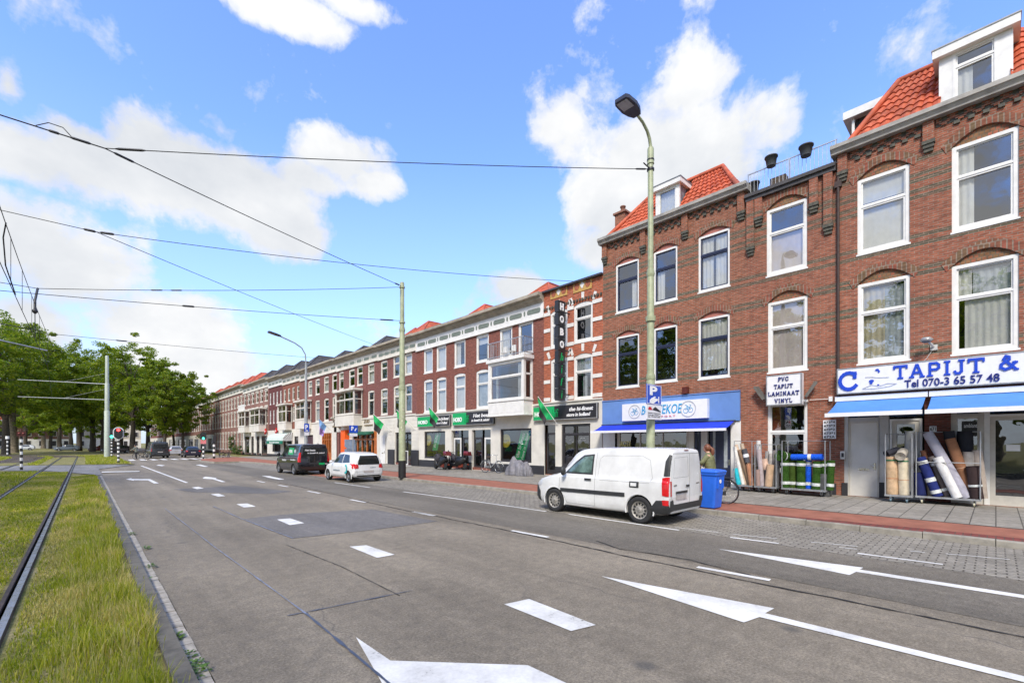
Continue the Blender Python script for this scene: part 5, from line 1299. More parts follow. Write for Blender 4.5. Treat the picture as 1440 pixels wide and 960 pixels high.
wl = tag(part('window_decal', MB().box(D+.09, D+.095, r[0]-.1, r[1], r[2]-.25, r[3]+.05), BLACKP, None), 'black decal with white word ambiant in the shop window right of the brick pier', 'decal')
letters(wl, [(text_geo('ambiant', (r[1]-r[0])*.75, .12, bold=.01, extr=.003), (D+.086, r[1]-.05, r[2]), {})], LETW)
# awnings
AWB = M('bright_blue_awning', (.075, .235, .62), .75, var=.06, scale=2, bump=.1); AWB2 = M('royal_blue_awning', (.012, .04, .52), .75, var=.08, scale=2)
def awning(name, label, ya, yb, zt, zf, pr, mat, valance=.1, group='awnings over the shop fronts', cassette=True, dark_end=True):
    mb = MB(); n = max(6, int((yb-ya)/.4)); top = []; rows = []
    for k in range(7):
        f = k/6; rows.append([(D-.14-(pr-.14)*f, ya+(yb-ya)*i/n, zt-(zt-zf)*f-.035*math.sin(math.pi*f)+.006*math.sin(i*1.7+k)*math.sin(math.pi*f)) for i in range(n+1)])
    for a, b in zip(rows[:-1], rows[1:]):
        for i in range(n): mb.add([a[i], a[i+1], b[i+1], b[i]], [(0, 1, 2, 3)], True); mb.add([tuple(np.array(p)-[0, 0, .006]) for p in (a[i], b[i], b[i+1], a[i+1])], [(0, 1, 2, 3)], True)
    r = tag(part(name, mb, mat, None), label, 'awning', group)
    part('front_bar', MB().box(D-pr-.05, D-pr+.03, ya-.04, yb+.04, zf-valance, zf+.02), SIGNWHT, r)
    if cassette: part('cassette', MB().box(D-.2, D-.005, ya-.05, yb+.05, zt+.0, zt+.16), SIGNWHT, r)
    arm = MB()
    for yy, s in ((ya+.2, 1), (yb-.2, -1)):
        arm.tube([(D-.15, yy, zt-.12), (D-pr*.55, yy+s*.35, (zt+zf)/2-.1), (D-pr, yy, zf-.04)], .02, 6)
    part('folding_arm', arm, SIGNWHT, r)
    return r
ya_, yb_ = FY(1305.5), FY(1178.5)
awning('awning', 'bright blue awning over the white door and dark glazed door', ya_+.05, yb_, 3.30, 2.82, 1.55, AWB)
awning('awning', 'bright blue awning at the right edge over the shop window and last shop door', -4.2, ya_-.08, 3.30, 2.82, 1.5, AWB)
awning('awning', 'royal blue faded awning under the sky-blue fascia', FY(1034), FY(849), 2.76, 2.45, 1.0, AWB2, .08, cassette=False)
part('awning_flashing', MB().box(D-.16, D-.005, FY(1036), FY(848), 2.765, 2.80), DKFR, hC)
# sign of the blue shop
xs = D-.30
r = opening(875, 994, 567.5-1.5, 591-1.5, xs); r = (FY(994.5, xs), FY(874.8, xs), FZ(874.8, 592, xs), FZ(874.8, 568.5, xs))
s3 = fsign('shop_sign', 'white lightbox reading BONTEKOE between two bicycle roundels on the sky-blue fascia', 'sign', r, D-.095, .2, SIGNWHT)
X = xs-.006; W = r[1]-r[0]; hz = r[3]-r[2]
SKYL = M('sky_blue_lettering', (.02, .33, .62), .4, var=.05); GRYL = M('roundel_grey', (.45, .47, .50), .5)
letters(s3, [(text_geo('BONTEKOE', W*.48, hz*.50, bold=-.002, shear=.22), (X, r[1]-W*.255, r[2]+hz*.33), {})], SKYL)
letters(s3, [(text_geo('S P O R T', W*.2, hz*.1, bold=.01), (X, r[1]-W*.46, r[2]+hz*.13), {})], M('rose_lettering', (.75, .3, .33), .5))
for f in (.165, .80):
    c0 = (r[1]-W*f, r[2]+hz*.52); rr = hz*.40 if f < .5 else hz*.43; rg = MB(); n = 28
    for k in range(n):
        a, b = 2*math.pi*k/n, 2*math.pi*(k+1)/n
        q = [(c0[0]+rr*math.cos(a), c0[1]+rr*math.sin(a)), (c0[0]+rr*math.cos(b), c0[1]+rr*math.sin(b)), (c0[0]+rr*.9*math.cos(b), c0[1]+rr*.9*math.sin(b)), (c0[0]+rr*.9*math.cos(a), c0[1]+rr*.9*math.sin(a))]
        rg.prism([(X-.004, *p) for p in q], [(X+.004, *p) for p in q])
    ro = part('roundel', rg, GRYL, s3)
    bk_ = MB()
    for dy, dz in ((.16, -.02), (-.16, .02)): bk_.tube([(X, c0[0]+rr*(dy*1.9)+rr*.3*math.cos(k*math.pi/6), c0[1]+rr*dz*2-rr*.18+rr*.3*math.sin(k*math.pi/6)) for k in range(13)], .008, 5)
    bk_.tube([(X, c0[0]+rr*.3, c0[1]-rr*.18), (X, c0[0]+rr*.12, c0[1]+rr*.42), (X, c0[0]-rr*.3, c0[1]-rr*.05), (X, c0[0]+rr*.0, c0[1]-rr*.2), (X, c0[0]+rr*.12, c0[1]+rr*.42), (X, c0[0]+rr*.38, c0[1]+rr*.5)], .009, 5)
    bk_.tube([(X, c0[0]-rr*.2, c0[1]+rr*.55), (X, c0[0]-rr*.4, c0[1]+rr*.4), (X, c0[0]-rr*.1, c0[1]+rr*.2)], .009, 5)
    part('bicycle_emblem', bk_, SKYL, s3)
letters(hC, [(text_geo('GROTE', FY(867.5)-FY(886), .24, bold=.01, extr=.003), (D+.075, FY(867.5), FZ(877, 627)), {})], M('window_lettering_yellow', (.7, .62, .25), .6), name='window_lettering')
fs = MB(); rnd = random.Random(3)
for i in range(40):
    y = rnd.uniform(FY(955), FY(890)); z = rnd.uniform(.85, 2.3); fs.mi = rnd.randrange(4)
    fs.ball((D+.4+rnd.uniform(0, .3), y, z), rnd.uniform(.05, .12), 7, 5)
part('window_display', fs, [M('display_green', (.12, .3, .06), .6), M('display_red', (.3, .04, .03), .6), M('display_grey', (.25, .25, .27), .6), M('display_brown', (.12, .07, .04), .6)], hC)
# red-brown alarm lamp and security flood lamp
al = MB().box(D-.2, D-.003, FY(969.5), FY(962), 4.0, 4.28); solo('alarm_box', al, M('dark_red_plastic', (.10, .02, .015), .4), 'small dark red alarm box on the brick above the sky-blue fascia', 'alarm box')
fy, fz = FY(1303, D-.35), FZ(1303, 478, D-.35)
f_ = MB().ball((D-.38, fy, fz), .15, 14, 8, (1, 1, .62)); fo = tag(part('flood_lamp', f_, M('lamp_grey', (.38, .37, .36), .3, .4), None), 'grey half-dome flood lamp on the brick above the TAPIJT sign', 'lamp')
part('lens', MB().ball((D-.40, fy, fz-.04), .12, 12, 6, (1, 1, .5)), M('lamp_lens', (.10, .10, .11), .1), fo)
part('bracket', MB().tube([(D-.02, fy-.14, fz-.2), (D-.2, fy-.1, fz-.12), (D-.32, fy-.02, fz-.04)], .03, 8).box(D-.06, D-.003, fy-.22, fy-.06, fz-.28, fz-.12).tube([(D-.02, fy-.1, fz-.28), (D-.03, fy+.02, fz-.5), (D-.02, fy+.12, fz-.62)], .008, 5), M('lamp_bracket', (.5, .5, .48), .5), fo)

# black and green shop signs
def hifi_sign(label, pl, pr, pt, pb, x, tagline, gfrac=.36, tl=(.56, .95)):
    r = opening(pl, pr, pt, pb, x); dep = .14
    s = fsign('shop_sign', label, 'sign', r, x+dep, dep, SIGNBLK, 'black and green shop signs', frame=GREYP)
    W = r[1]-r[0]; hz = r[3]-r[2]
    part('green_field', MB().box(x-.016, x-.001, r[1]-W*gfrac, r[1]-.03, r[2]+.03, r[3]-.03), GREENSH, s)
    X = x-.024
    letters(s, [(text_geo('HOBO', W*gfrac*.62, hz*.36, bold=.035), (X, r[1]-W*.03, r[2]+hz*.27), {})], LETW)
    letters(s, [(text_geo('hifi', W*.12, hz*.56, bold=.0, shear=.25), (X, r[1]-W*(gfrac*.86), r[2]+hz*.2), {})], GREENSH)
    a, b = tagline
    letters(s, [(text_geo(a, W*(tl[1]-tl[0])*.9, hz*.27, bold=.02, shear=.2), (X, r[1]-W*(tl[0]+.04), r[2]+hz*.54), {}), (text_geo(b, W*(tl[1]-tl[0])*.9, hz*.24, bold=.02, shear=.2), (X, r[1]-W*tl[0], r[2]+hz*.18), {})], LETW)
    return s
xs = D-.22
hifi_sign('black and green HOBO hifi sign reading the hi-finest store, under the orange brick house', 750, 839.5, 569, 589.5, xs, ('the hi-finest', 'store in holland'))
hifi_sign('black and green HOBO hifi sign ending in Het beste in beeld & geluid', 636.5, 693.5, 578.5, 597, xs, ('Het beste', 'in beeld & geluid'), tl=(.5, .97))
hifi_sign('black and green HOBO hifi sign farthest left, half hidden by its flag', 587, 632.5, 584.5, 599.5, xs, ('the hi-finest', 'store in holland'), gfrac=.5, tl=(.62, .97))
# vertical projecting sign
vs_ = empty('vertical_sign', (D-.5, 15.5, 4.1), 'tall black vertical sign spelling HOBO hifi on stacked boxes, jutting from the orange brick house', 'sign')
n = 8; zz0, zz1 = 4.08, 9.28; hh = (zz1-zz0)/n; y0, y1 = 15.42, 15.67; xa, xb = 17.78, 18.31
for i, chh in enumerate('HOBOhifi'):
    z0 = zz1-hh*(i+1); b_ = part('letter_box', MB().box(xa, xb, y0, y1, z0+.02, z0+hh-.02), M('sign_box_black', (.02, .02, .024), .3), vs_)
    big = i < 4
    g_ = text_geo(chh, (.27 if chh in 'HB' else .3 if chh == 'O' else .2 if chh == 'h' else .17 if chh == 'f' else .07), hh*.58 if big else hh*.62, bold=.05 if big else .0, shear=0 if big else .25)
    ww = max(v[0] for v in g_[0])
    letters(b_, [(g_, (17.78+.265-ww/2, y0-.014, z0+hh*.2), dict(xdir=(1, 0, 0)))], LETW if big else GREENSH, name='letter')
    g2 = text_geo(chh, ww, hh*.58, bold=.04 if big else 0); letters(b_, [(g2, (17.78+.265+ww/2, y1+.014, z0+hh*.2), dict(xdir=(-1, 0, 0)))], LETW if big else GREENSH, name='letter')
part('sign_bracket', MB().tube([(xb, 15.54, 8.75), (D, 15.54, 8.75)], .035).tube([(xb, 15.54, 6.75), (D, 15.54, 6.75)], .035).tube([(xb, 15.54, 4.45), (D, 15.54, 4.45)], .035), BLACKP, vs_)
# slanting green banners and yellow discs inside the two shop windows
def inwin(name, label, cat, pix, mat, x, group=None, thick=.012):
    mb = MB(); q = [(FY(px, x), FZ(px, py, x)) for px, py in pix]
    mb.prism([(x, a, b) for a, b in q], [(x+thick, a, b) for a, b in q]); return tag(part(name, mb, mat, None), label, cat, group)
XW = D+.16
def slant_text(par, s, p0, p1, h, x, mat=LETW):
    a = Vector((x, FY(p0[0], x), FZ(*p0, x))); b = Vector((x, FY(p1[0], x), FZ(*p1, x))); d = (b-a); L_ = d.length; d.normalize()
    n_ = Vector((-1, 0, 0)); up = n_.cross(d)
    mb = MB(); place_text(mb, text_geo(s, L_, h, bold=.0, extr=.004), a, tuple(d), tuple(up)); part('lettering', mb, mat, par)
bn = inwin('window_banner', 'slanting green banner reading the hi-finest store in the right shop window behind the grey cover', 'banner', [(733.5, 603), (747.5, 602.5), (736, 650), (723, 649)], GREENSH, XW, 'slanting green banners in the windows')
slant_text(bn, 'the hi-finest', (729, 644), (738.5, 609), .26, XW-.008); slant_text(bn, 'store in holland', (735.5, 646), (744, 610), .2, XW-.008)
bn = inwin('window_banner', 'slanting green banner reading the hi-finest in the left shop window behind the motor scooter', 'banner', [(613, 607.5), (620.5, 607.5), (615, 633), (608, 633)], GREENSH, XW, 'slanting green banners in the windows')
slant_text(bn, 'the hi-finest', (612, 630), (617, 609.5), .3, XW-.008)
for px, py, r_, lb in ((711.2, 619.5, .42, 'round yellow disc sign hung in the right-hand black-framed shop window'), (602.2, 618.5, .42, 'round yellow disc sign hung in the left-hand black-framed shop window')):
    c0 = (FY(px, XW), FZ(px, py, XW)); q = [(c0[0]+r_*math.cos(k*math.pi/10), c0[1]+r_*math.sin(k*math.pi/10)) for k in range(20)]
    dsc = MB().prism([(XW, a, b) for a, b in q], [(XW+.02, a, b) for a, b in q]); dsc = tag(part('window_disc', dsc, M('mustard_disc', (.5, .40, .03), .5), None), lb, 'sign', 'yellow discs in the shop windows')
    letters(dsc, [(text_geo('HIFI', .5, .13, bold=.01, extr=.003), (XW-.006, c0[0]+.25, c0[1]-.06), {})], M('olive_lettering', (.12, .09, .01), .6))
# flags: pole leaning out of the facade, cloth hanging from it
def flag(label, pbase, ptip, xb_, xt_, cloth, mats, group='flags on leaning poles', name='flag'):
    a = Vector((xb_, FY(pbase[0], xb_), FZ(*pbase, xb_))); b = Vector((xt_, FY(ptip[0], xt_), FZ(*ptip, xt_)))
    r = empty(name, a, label, 'flag', group)
    part('flag_pole', MB().tube([a, b], .02, 7).ball(tuple(b), .03), WHITE, r)
    top = a.lerp(b, .99); low = a.lerp(b, .42); nu, nv = 8, 10; grid = []
    for j in range(nv+1):
        v = j/nv; row = []
        for i in range(nu+1):
            u = i/nu; p = top.lerp(low, u); hang = cloth*(1-.25*u)
            x_ = p+Vector((.05*math.sin(u*9+v*3), .05*math.sin(u*7+v*4+1)+.02, -hang*v)); x_.y += (top.y-p.y)*v*.45; x_.x += (top.x-p.x)*v*.45
            row.append(x_)
        grid.append(row)
    for k, (v0, v1) in enumerate(((0, nv//2), (nv//2, nv))):
        mb = MB()
        for j in range(v0, v1):
            for i in range(nu): mb.add([grid[j][i], grid[j][i+1], grid[j+1][i+1], grid[j+1][i]], [(0, 1, 2, 3)], True)
        part('flag_cloth', mb, mats[k], r)
    return r
FG = M('flag_green', (.01, .36, .10), .8); FK = M('flag_black', (.025, .025, .028), .8)
flag('green over black flag leaning before the HOBO hifi sign of the orange brick house', (784, 597), (757, 558), D-.1, D-1.2, .85, (FG, FK))
flag('green over black flag leaning in front of the farthest HOBO hifi sign', (627, 599), (603.5, 572), D-.1, D-1.2, .95, (FG, FK))
flag('green over black flag just behind the tall green tram pole', (584, 604), (558, 576), D-.1, D-1.2, 1.2, (FG, FK))
flag('green over black flag between the café awning and the tram pole', (551, 606), (525, 582), D-.1, D-1.3, 1.2, (FG, FK))
flag('light blue and pink flag hanging beside the black van and the café', (467, 606), (448.5, 588.5), D-.1, D-1.5, 1.5, (M('flag_sky_blue', (.22, .42, .75), .8), M('flag_blue_pink', (.40, .25, .6), .8, var=.5, scale=2)))
rp = MB().tube([(D-.1, FY(480), FZ(480, 602)), (D-1.1, FY(466, D-1.1), FZ(466, 587, D-1.1))], .13, 8)
solo('rolled_banner', rp, M('bare_canvas', (.38, .34, .27), .8, var=.3, scale=9), 'rolled grey canvas banner leaning out over the dull maroon café door', 'banner')
# café lettering, red lozenge signs, half-round awning
letters(hF[1], [(text_geo('ZUID', 1.1, .3, bold=.01, extr=.02), (D-.09, FY(513), 3.72), {}), (text_geo('restaurant', 1.6, .16, bold=0, extr=.02), (D-.09, FY(514), 3.42), {})], M('bronze_lettering', (.25, .2, .12), .5), name='facade_lettering')
letters(hF[2], [(text_geo('vincenzo', 1.8, .22, bold=.01, extr=.02), (D-.09, FY(468.5), 3.5), {})], M('bronze_lettering', (.25, .2, .12), .5), name='facade_lettering')
for px, py, lb in ((372.5, 606.3, 'red lozenge sign on the white front, left one, over the maroon door'), (387.5, 605.6, 'red lozenge sign on the white front, right one, over the half-round awning')):
    x_ = D-.35; c0 = (FY(px, x_), FZ(px, py, x_)); q = [(c0[0]-.45, c0[1]-.05), (c0[0]-.1, c0[1]+.42), (c0[0]+.45, c0[1]+.05), (c0[0]+.1, c0[1]-.42)]
    o = tag(part('lozenge_sign', MB().prism([(x_, a, b) for a, b in q], [(x_+.12, a, b) for a, b in q]), RED, None), lb, 'sign', 'red lozenge signs')
    part('emblem', MB().box(x_-.02, x_-.001, c0[1-1]-.15, c0[0]+.15, c0[1]-.1, c0[1]+.1), LETW, o)
    part('bracket', MB().box(x_+.12, D-.06, c0[0]-.03, c0[0]+.03, c0[1]-.03, c0[1]+.03), BLACKP, o)
ya_, yb_ = FY(405, D-.6), FY(382, D-.6); zt_ = FZ(393, 609); zf_ = FZ(383, 619.5, D-1.1)
mb = MB(); n = 8; st2 = MB()
arc = [(D-.06-1.15*math.sin(k/n*math.pi/2), zf_+(zt_-zf_)*math.cos(k/n*math.pi/2)) for k in range(n+1)]
for a, b in zip(arc[:-1], arc[1:]): mb.add([(a[0], ya_, a[1]), (a[0], yb_, a[1]), (b[0], yb_, b[1]), (b[0], ya_, b[1])], [(0, 1, 2, 3)], True)
aw = tag(part('curved_awning', mb, M('pale_mint_canvas', (.52, .60, .55), .75), None), 'pale half-round awning with green valance and striped black and white side', 'awning', 'awnings over the shop fronts')
part('valance', MB().box(arc[-1][0]-.02, arc[-1][0], ya_, yb_, zf_-.4, zf_), M('teal_green_valance', (.0, .16, .09), .7), aw)
letters(aw, [(text_geo('lunchroom', (yb_-ya_)*.6, .2, bold=.02), (arc[-1][0]-.035, yb_-(yb_-ya_)*.2, zf_-.3), {})], LETW)
for yy in (ya_, yb_):
    for k in range(2*n):
        f0, f1 = k/(2*n), (k+1)/(2*n); q = []
        p0 = (D-.06, zf_); 
        a0, a1 = f0*math.pi/2, f1*math.pi/2
        q = [p0, (D-.06-1.15*math.sin(a0), zf_+(zt_-zf_)*math.cos(a0)), (D-.06-1.15*math.sin(a1), zf_+(zt_-zf_)*math.cos(a1))]
        o_ = MB().poly([(a, yy, b) for a, b in q]); part('side_stripe', o_, LETW if k % 2 else BLACKP, aw)

# ------------------------------------------------------------------ poles, lamps, traffic lights
def pole_parts(root, x, y, z0, segs, mat):
    """segs: (z bottom, z top, radius)"""
    for a, b, r_ in segs:
        part('pole', MB().lathe([(r_*1.06, a), (r_, a+.08), (r_*.97, b-.05), (r_*.8, b)], (x, y, 0), n=20), mat, root)
lx_, ly_ = 12.6, 7.22
lp = empty('street_lamp', (lx_, ly_, PV), 'tall sage-green street lamp with a blue parking sign, rising behind the white van', 'street lamp')
pole_parts(lp, lx_, ly_, PV, [(PV, 3.85, .128), (3.85, 7.0, .105), (7.0, 10.55, .085), (10.4, 10.9, .1)], POLEG)
part('collar', MB().lathe([(.15, 5.6), (.15, 5.75)], (lx_, ly_, 0), n=20).lathe([(.12, 3.8), (.145, 3.86), (.12, 4.0)], (lx_, ly_, 0), n=20).lathe([(.1, 6.95), (.125, 7.05), (.1, 7.2)], (lx_, ly_, 0), n=20), POLEG, lp)
arm = [(lx_, ly_, 10.6), (lx_, ly_, 10.92), (lx_-.06, ly_, 11.14), (lx_-.2, ly_, 11.32), (lx_-.45, ly_, 11.46), (lx_-.85, ly_, 11.55)]
part('arm', MB().tube(arm, [.05, .05, .048, .045, .042, .04], 12), POLEG, lp)
def lamp_head(root, a, dirx, L_=.75, wd=.34, tilt=.28, mat=None):
    d = Vector((dirx, 0, tilt)).normalized(); a = Vector(a); n_ = Vector((0, 1, 0)); up = Vector((-d.z, 0, d.x)) if d.x > 0 else Vector((d.z, 0, -d.x))
    def q(u, v, w_): return a+d*u+n_*v+up*w_
    out = [(-.05, .45), (.12, .8), (.35, 1.0), (.7, .92), (.8, .7)]
    ring_t = [q(u*L_, wd*v*.5, .05) for u, v in out]+[q(u*L_, -wd*v*.5, .05) for u, v in reversed(out)]
    ring_b = [q(u*L_, wd*v*.5, -.05) for u, v in out]+[q(u*L_, -wd*v*.5, -.05) for u, v in reversed(out)]
    h_ = part('lamp_head', MB().prism(ring_b, ring_t), mat or M('dark_blue_grey_lamp', (.03, .035, .06), .4), root)
    sgn = -1
    part('lamp_lens', MB().prism([q(.38*L_, -wd*.33, -.056), q(.38*L_, wd*.33, -.056), q(.74*L_, wd*.33, -.056), q(.74*L_, -wd*.33, -.056)], [q(.38*L_, -wd*.33, -.064), q(.38*L_, wd*.33, -.064), q(.74*L_, wd*.33, -.064), q(.74*L_, -wd*.33, -.064)]), M('lamp_lens_grey', (.35, .36, .40), .3), h_)
lamp_head(lp, (lx_-.80, ly_, 11.54), -1, 1.05, .50, .02)
part('collar', MB().lathe([(.11, 10.2), (.11, 10.26)], (lx_, ly_, 0), n=20).lathe([(.11, 10.5), (.11, 10.54)], (lx_, ly_, 0), n=20).tube([(lx_-.08, ly_, 10.25), (lx_-.4, ly_, 10.27)], .02, 6), BLACKP, lp)
# parking sign on the pole
sgx = 12.3
def facing(cx_, cy_):
    """unit vectors of a plate at (cx_, cy_) that faces oncoming traffic (towards -y)"""
    return Vector((1, 0, 0)), Vector((0, -1, 0))
def plate(root, name, x0, x1, y, z0, z1, mat, th=.02, rim=None):
    o = part(name, MB().box(x0, x1, y, y+th, z0, z1), mat, root)
    if rim: part('rim', MB().box(x0, x1, y-.003, y-.0005, z1-.02, z1).box(x0, x1, y-.003, y-.0005, z0, z0+.02).box(x0, x0+.02, y-.003, y-.0005, z0+.02, z1-.02).box(x1-.02, x1, y-.003, y-.0005, z0+.02, z1-.02), rim, o)
    return o
def xat(px, y):
    tt = (px-CX)/FP; return y*(ST+CT*tt)/(CT-ST*tt)
def zat(px, py, x, y): return H-(py-HY)*(ST*x+CT*y)/FP
yy = ly_-.2; x0, x1 = xat(909.5, yy), xat(930, yy); zA, zB, zC, zD = zat(920, 539, x0, yy), zat(920, 567.5, x0, yy), zat(920, 579, x0, yy), zat(920, 588, x0, yy)
ps = tag(part('parking_sign', MB().box(x0, x1, yy, yy+.02, zB, zA), TRAFBLUE, None), 'blue P sign with a coin-in-hand pictogram fixed on the tall street lamp', 'sign', 'blue parking signs')
w_ = x1-x0; hz = zA-zB
def ptext(par, s, x, z, w, h, y, mat=LETW, bold=.04, **k): return letters(par, [(text_geo(s, w, h, bold=bold, extr=.004, **k), (x, y, z), dict(xdir=(1, 0, 0)))], mat)
ptext(ps, 'P', x0+w_*.2, zB+hz*.46, w_*.5, hz*.46, yy-.006)
q = [(.2, .08), (.45, .04), (.6, .16), (.75, .22), (.75, .3), (.5, .33), (.62, .38), (.55, .42), (.3, .3), (.2, .2)]
part('pictogram', MB().prism([(x0+w_*a, yy-.006, zB+hz*b) for a, b in q], [(x0+w_*a, yy-.001, zB+hz*b) for a, b in q]).box(x0+w_*.78, x0+w_*.84, yy-.006, yy-.001, zB+hz*.1, zB+hz*.42), LETW, ps)
part('rim', MB().box(x0+.01, x1-.01, yy-.004, yy-.001, zA-.03, zA-.015).box(x0+.01, x1-.01, yy-.004, yy-.001, zB+.015, zB+.03).box(x0+.01, x0+.025, yy-.004, yy-.001, zB+.03, zA-.03).box(x1-.025, x1-.01, yy-.004, yy-.001, zB+.03, zA-.03), LETW, ps)
ts = tag(part('towing_sign', MB().box(x0+.0, x1, yy, yy+.02, zD-.02, zB-.01), SIGNWHT, None), 'white tow-away plate with small print right under the blue P sign', 'sign')
part('tow_pictogram', MB().box(x0+w_*.1, x0+w_*.35, yy-.004, yy-.001, zC+.07, zC+.12).box(x0+w_*.12, x0+w_*.3, yy-.004, yy-.001, zC+.12, zC+.16), RED, ts)
part('tow_pictogram', MB().prism([(x0+w_*a, yy-.004, zC+b) for a, b in ((.35, .08), (.95, .02), (.95, .05), (.6, .17), (.55, .17))], [(x0+w_*a, yy-.001, zC+b) for a, b in ((.35, .08), (.95, .02), (.95, .05), (.6, .17), (.55, .17))]), BLACKP, ts)
for i, s_ in enumerate(('behalve vergunning', 'ma-za 9-24 u', 'zo 13-24 uur')): ptext(ts, s_, x0+w_*.08, zC-.035-.052*i, w_*.84, .034, yy-.004, BLACKP, bold=.0)
# tall tram pole at the kerb
tx, ty = G(565.5, 671.5, PV)
tp = empty('tram_pole', (tx, ty, PV), 'tall sage-green tram wire pole with a black foot at the kerb, behind the white car', 'pole', 'tram wire poles')
zt_ = zat(565.5, 397, tx, ty)
part('pole_foot', MB().lathe([(.19, PV), (.19, 1.0)], (tx, ty, 0)), M('black_pole_foot', (.015, .015, .016), .5), tp)
pole_parts(tp, tx, ty, PV, [(1.0, 4.6, .17), (4.6, 7.6, .135), (7.6, zt_, .11)], POLEG)
part('collar', MB().lathe([(.17, 4.55), (.19, 4.65), (.16, 4.85)], (tx, ty, 0)).lathe([(.135, 7.55), (.155, 7.65), (.13, 7.8)], (tx, ty, 0)).lathe([(.14, zt_-.3), (.14, zt_-.22)], (tx, ty, 0)).lathe([(.15, 8.0), (.15, 8.08)], (tx, ty, 0)), POLEG, tp)
st = MB(); rnd = random.Random(2)
for i in range(9):
    a = -2.4+rnd.uniform(-.7, .7); z = 2.0+rnd.uniform(0, 1.6)
    st.add([(tx+.174*math.cos(a), ty+.174*math.sin(a), z), (tx+.174*math.cos(a+.35), ty+.174*math.sin(a+.35), z), (tx+.174*math.cos(a+.35), ty+.174*math.sin(a+.35), z+.1), (tx+.174*math.cos(a), ty+.174*math.sin(a), z+.1)], [(0, 1, 2, 3)])
part('stickers', st, M('torn_sticker', (.5, .48, .36), .7, var=.4, scale=20), tp)
# far street lamp with parking sign
sx, sy = 12.05, 35.2
l2 = empty('street_lamp', (sx, sy, PV), 'slim grey street lamp with its arm over the road, behind the black van', 'street lamp')
px_ = CX+FP*(CT*sx-ST*sy)/(ST*sx+CT*sy); zl = zat(px_, 489, sx, sy)
part('pole', MB().tube([(sx, sy, PV), (sx, sy, 4.2)], [.13, .12], 12).tube([(sx, sy, 4.2), (sx, sy, zl-1.2)], [.09, .075], 12), M('grey_pole_paint', (.33, .35, .36), .5), l2)
e = xat(398, sy)
part('arm', MB().tube([(sx, sy, zl-1.25), (sx-.05, sy, zl-.5), (sx-.3, sy, zl-.05), (sx-.8, sy, zl+.25), (sx-1.9, sy, zl+.62)], .05, 8), MATS['grey_pole_paint'], l2)
lamp_head(l2, (sx-1.8, sy, zl+.6), -1, 1.0, .4, .22, BLACKP)
def road_sign(px, pt, pb, pl_, pr_, x, y, label, txt, pole=True, white=True, polecol=STEEL):
    x0, x1 = xat(pl_, y), xat(pr_, y); za, zb = zat(px, pb, x, y), zat(px, pt, x, y)
    r = tag(part('parking_sign', MB().box(x0, x1, y-.2, y-.18, za, zb), TRAFBLUE, None), label, 'sign', 'blue parking signs')
    w_ = x1-x0; hz = zb-za
    ptext(r, 'P', x0+w_*.22, za+hz*.3, w_*(.28 if txt else .5), hz*.55, y-.206)
    if txt: part('pictogram', MB().prism([(x0+w_*a, y-.206, za+hz*b) for a, b in ((.58, .3), (.72, .25), (.86, .6), (.78, .65), (.68, .45))], [(x0+w_*a, y-.201, za+hz*b) for a, b in ((.58, .3), (.72, .25), (.86, .6), (.78, .65), (.68, .45))]), LETW, r)
    else: part('pictogram', MB().box(x0+w_*.25, x0+w_*.75, y-.206, y-.201, za+hz*.08, za+hz*.2), LETW, r)
    if white: part('sub_plate', MB().box(x0+.02, x1-.02, y-.2, y-.18, za-hz*.45, za-.03), SIGNWHT, r)
    if pole: part('post', MB().tube([(x, y-.15, PV), (x, y-.15, zb)], .035, 8), polecol, r)
    return r
road_sign(432, 595.5, 607, 426.5, 433.5, sx, sy, 'blue P sign on the slim grey street lamp behind the black van', '', pole=False)
x_ = xat(495, 25.9); road_sign(495, 598, 608.5, 489.2, 501, x_, 25.9, 'wide blue P sign on its own thin post above the white hatchback', 'x')
pb_ = MB().box(x_-.28, x_+.28, 25.95, 26.3, PV, 1.55).prism([(x_-.28, 25.95, 1.55), (x_+.28, 25.95, 1.55), (x_+.28, 26.3, 1.7), (x_-.28, 26.3, 1.7)], [(x_-.28, 26.1, 2.1), (x_+.28, 26.1, 2.1), (x_+.28, 26.3, 2.1), (x_-.28, 26.3, 2.1)])
solo('parking_meter', pb_, M('blue_grey_meter', (.2, .25, .33), .4), 'blue-grey parking meter under the wide blue P sign', 'parking meter')
# left catenary pole with two cross arms
cx_, cy_ = G(150.5, 643.5)
cp = empty('tram_pole', (cx_, cy_, .05), 'grey-green tram pole with two long cross arms on the grass beyond the crossing', 'pole', 'tram wire poles')
zt_ = zat(151.5, 500, cx_, cy_)
pole_parts(cp, cx_, cy_, 0, [(.05, 6.0, .29), (6.0, 9.5, .23), (9.5, zt_, .18)], M('pale_green_pole', (.36, .40, .33), .5, bump=.1))
for py, pl_, pyl in ((540, 25, 533.5), (562, 25, 557.5)):
    z_ = zat(150, py, cx_, cy_); zl_ = zat(150, pyl+ (py-pyl)*.2, cx_, cy_)
    e_ = P3(pl_, pyl, ST*cx_+CT*cy_-2); m_ = Vector((cx_, cy_, z_)).lerp(e_, .5); part('cross_arm', MB().tube([(cx_, cy_, z_), e_], [.05, .035], 8).tube([(cx_, cy_, z_+1.4), m_], .015, 5), M('arm_grey', (.4, .42, .42), .5), cp)
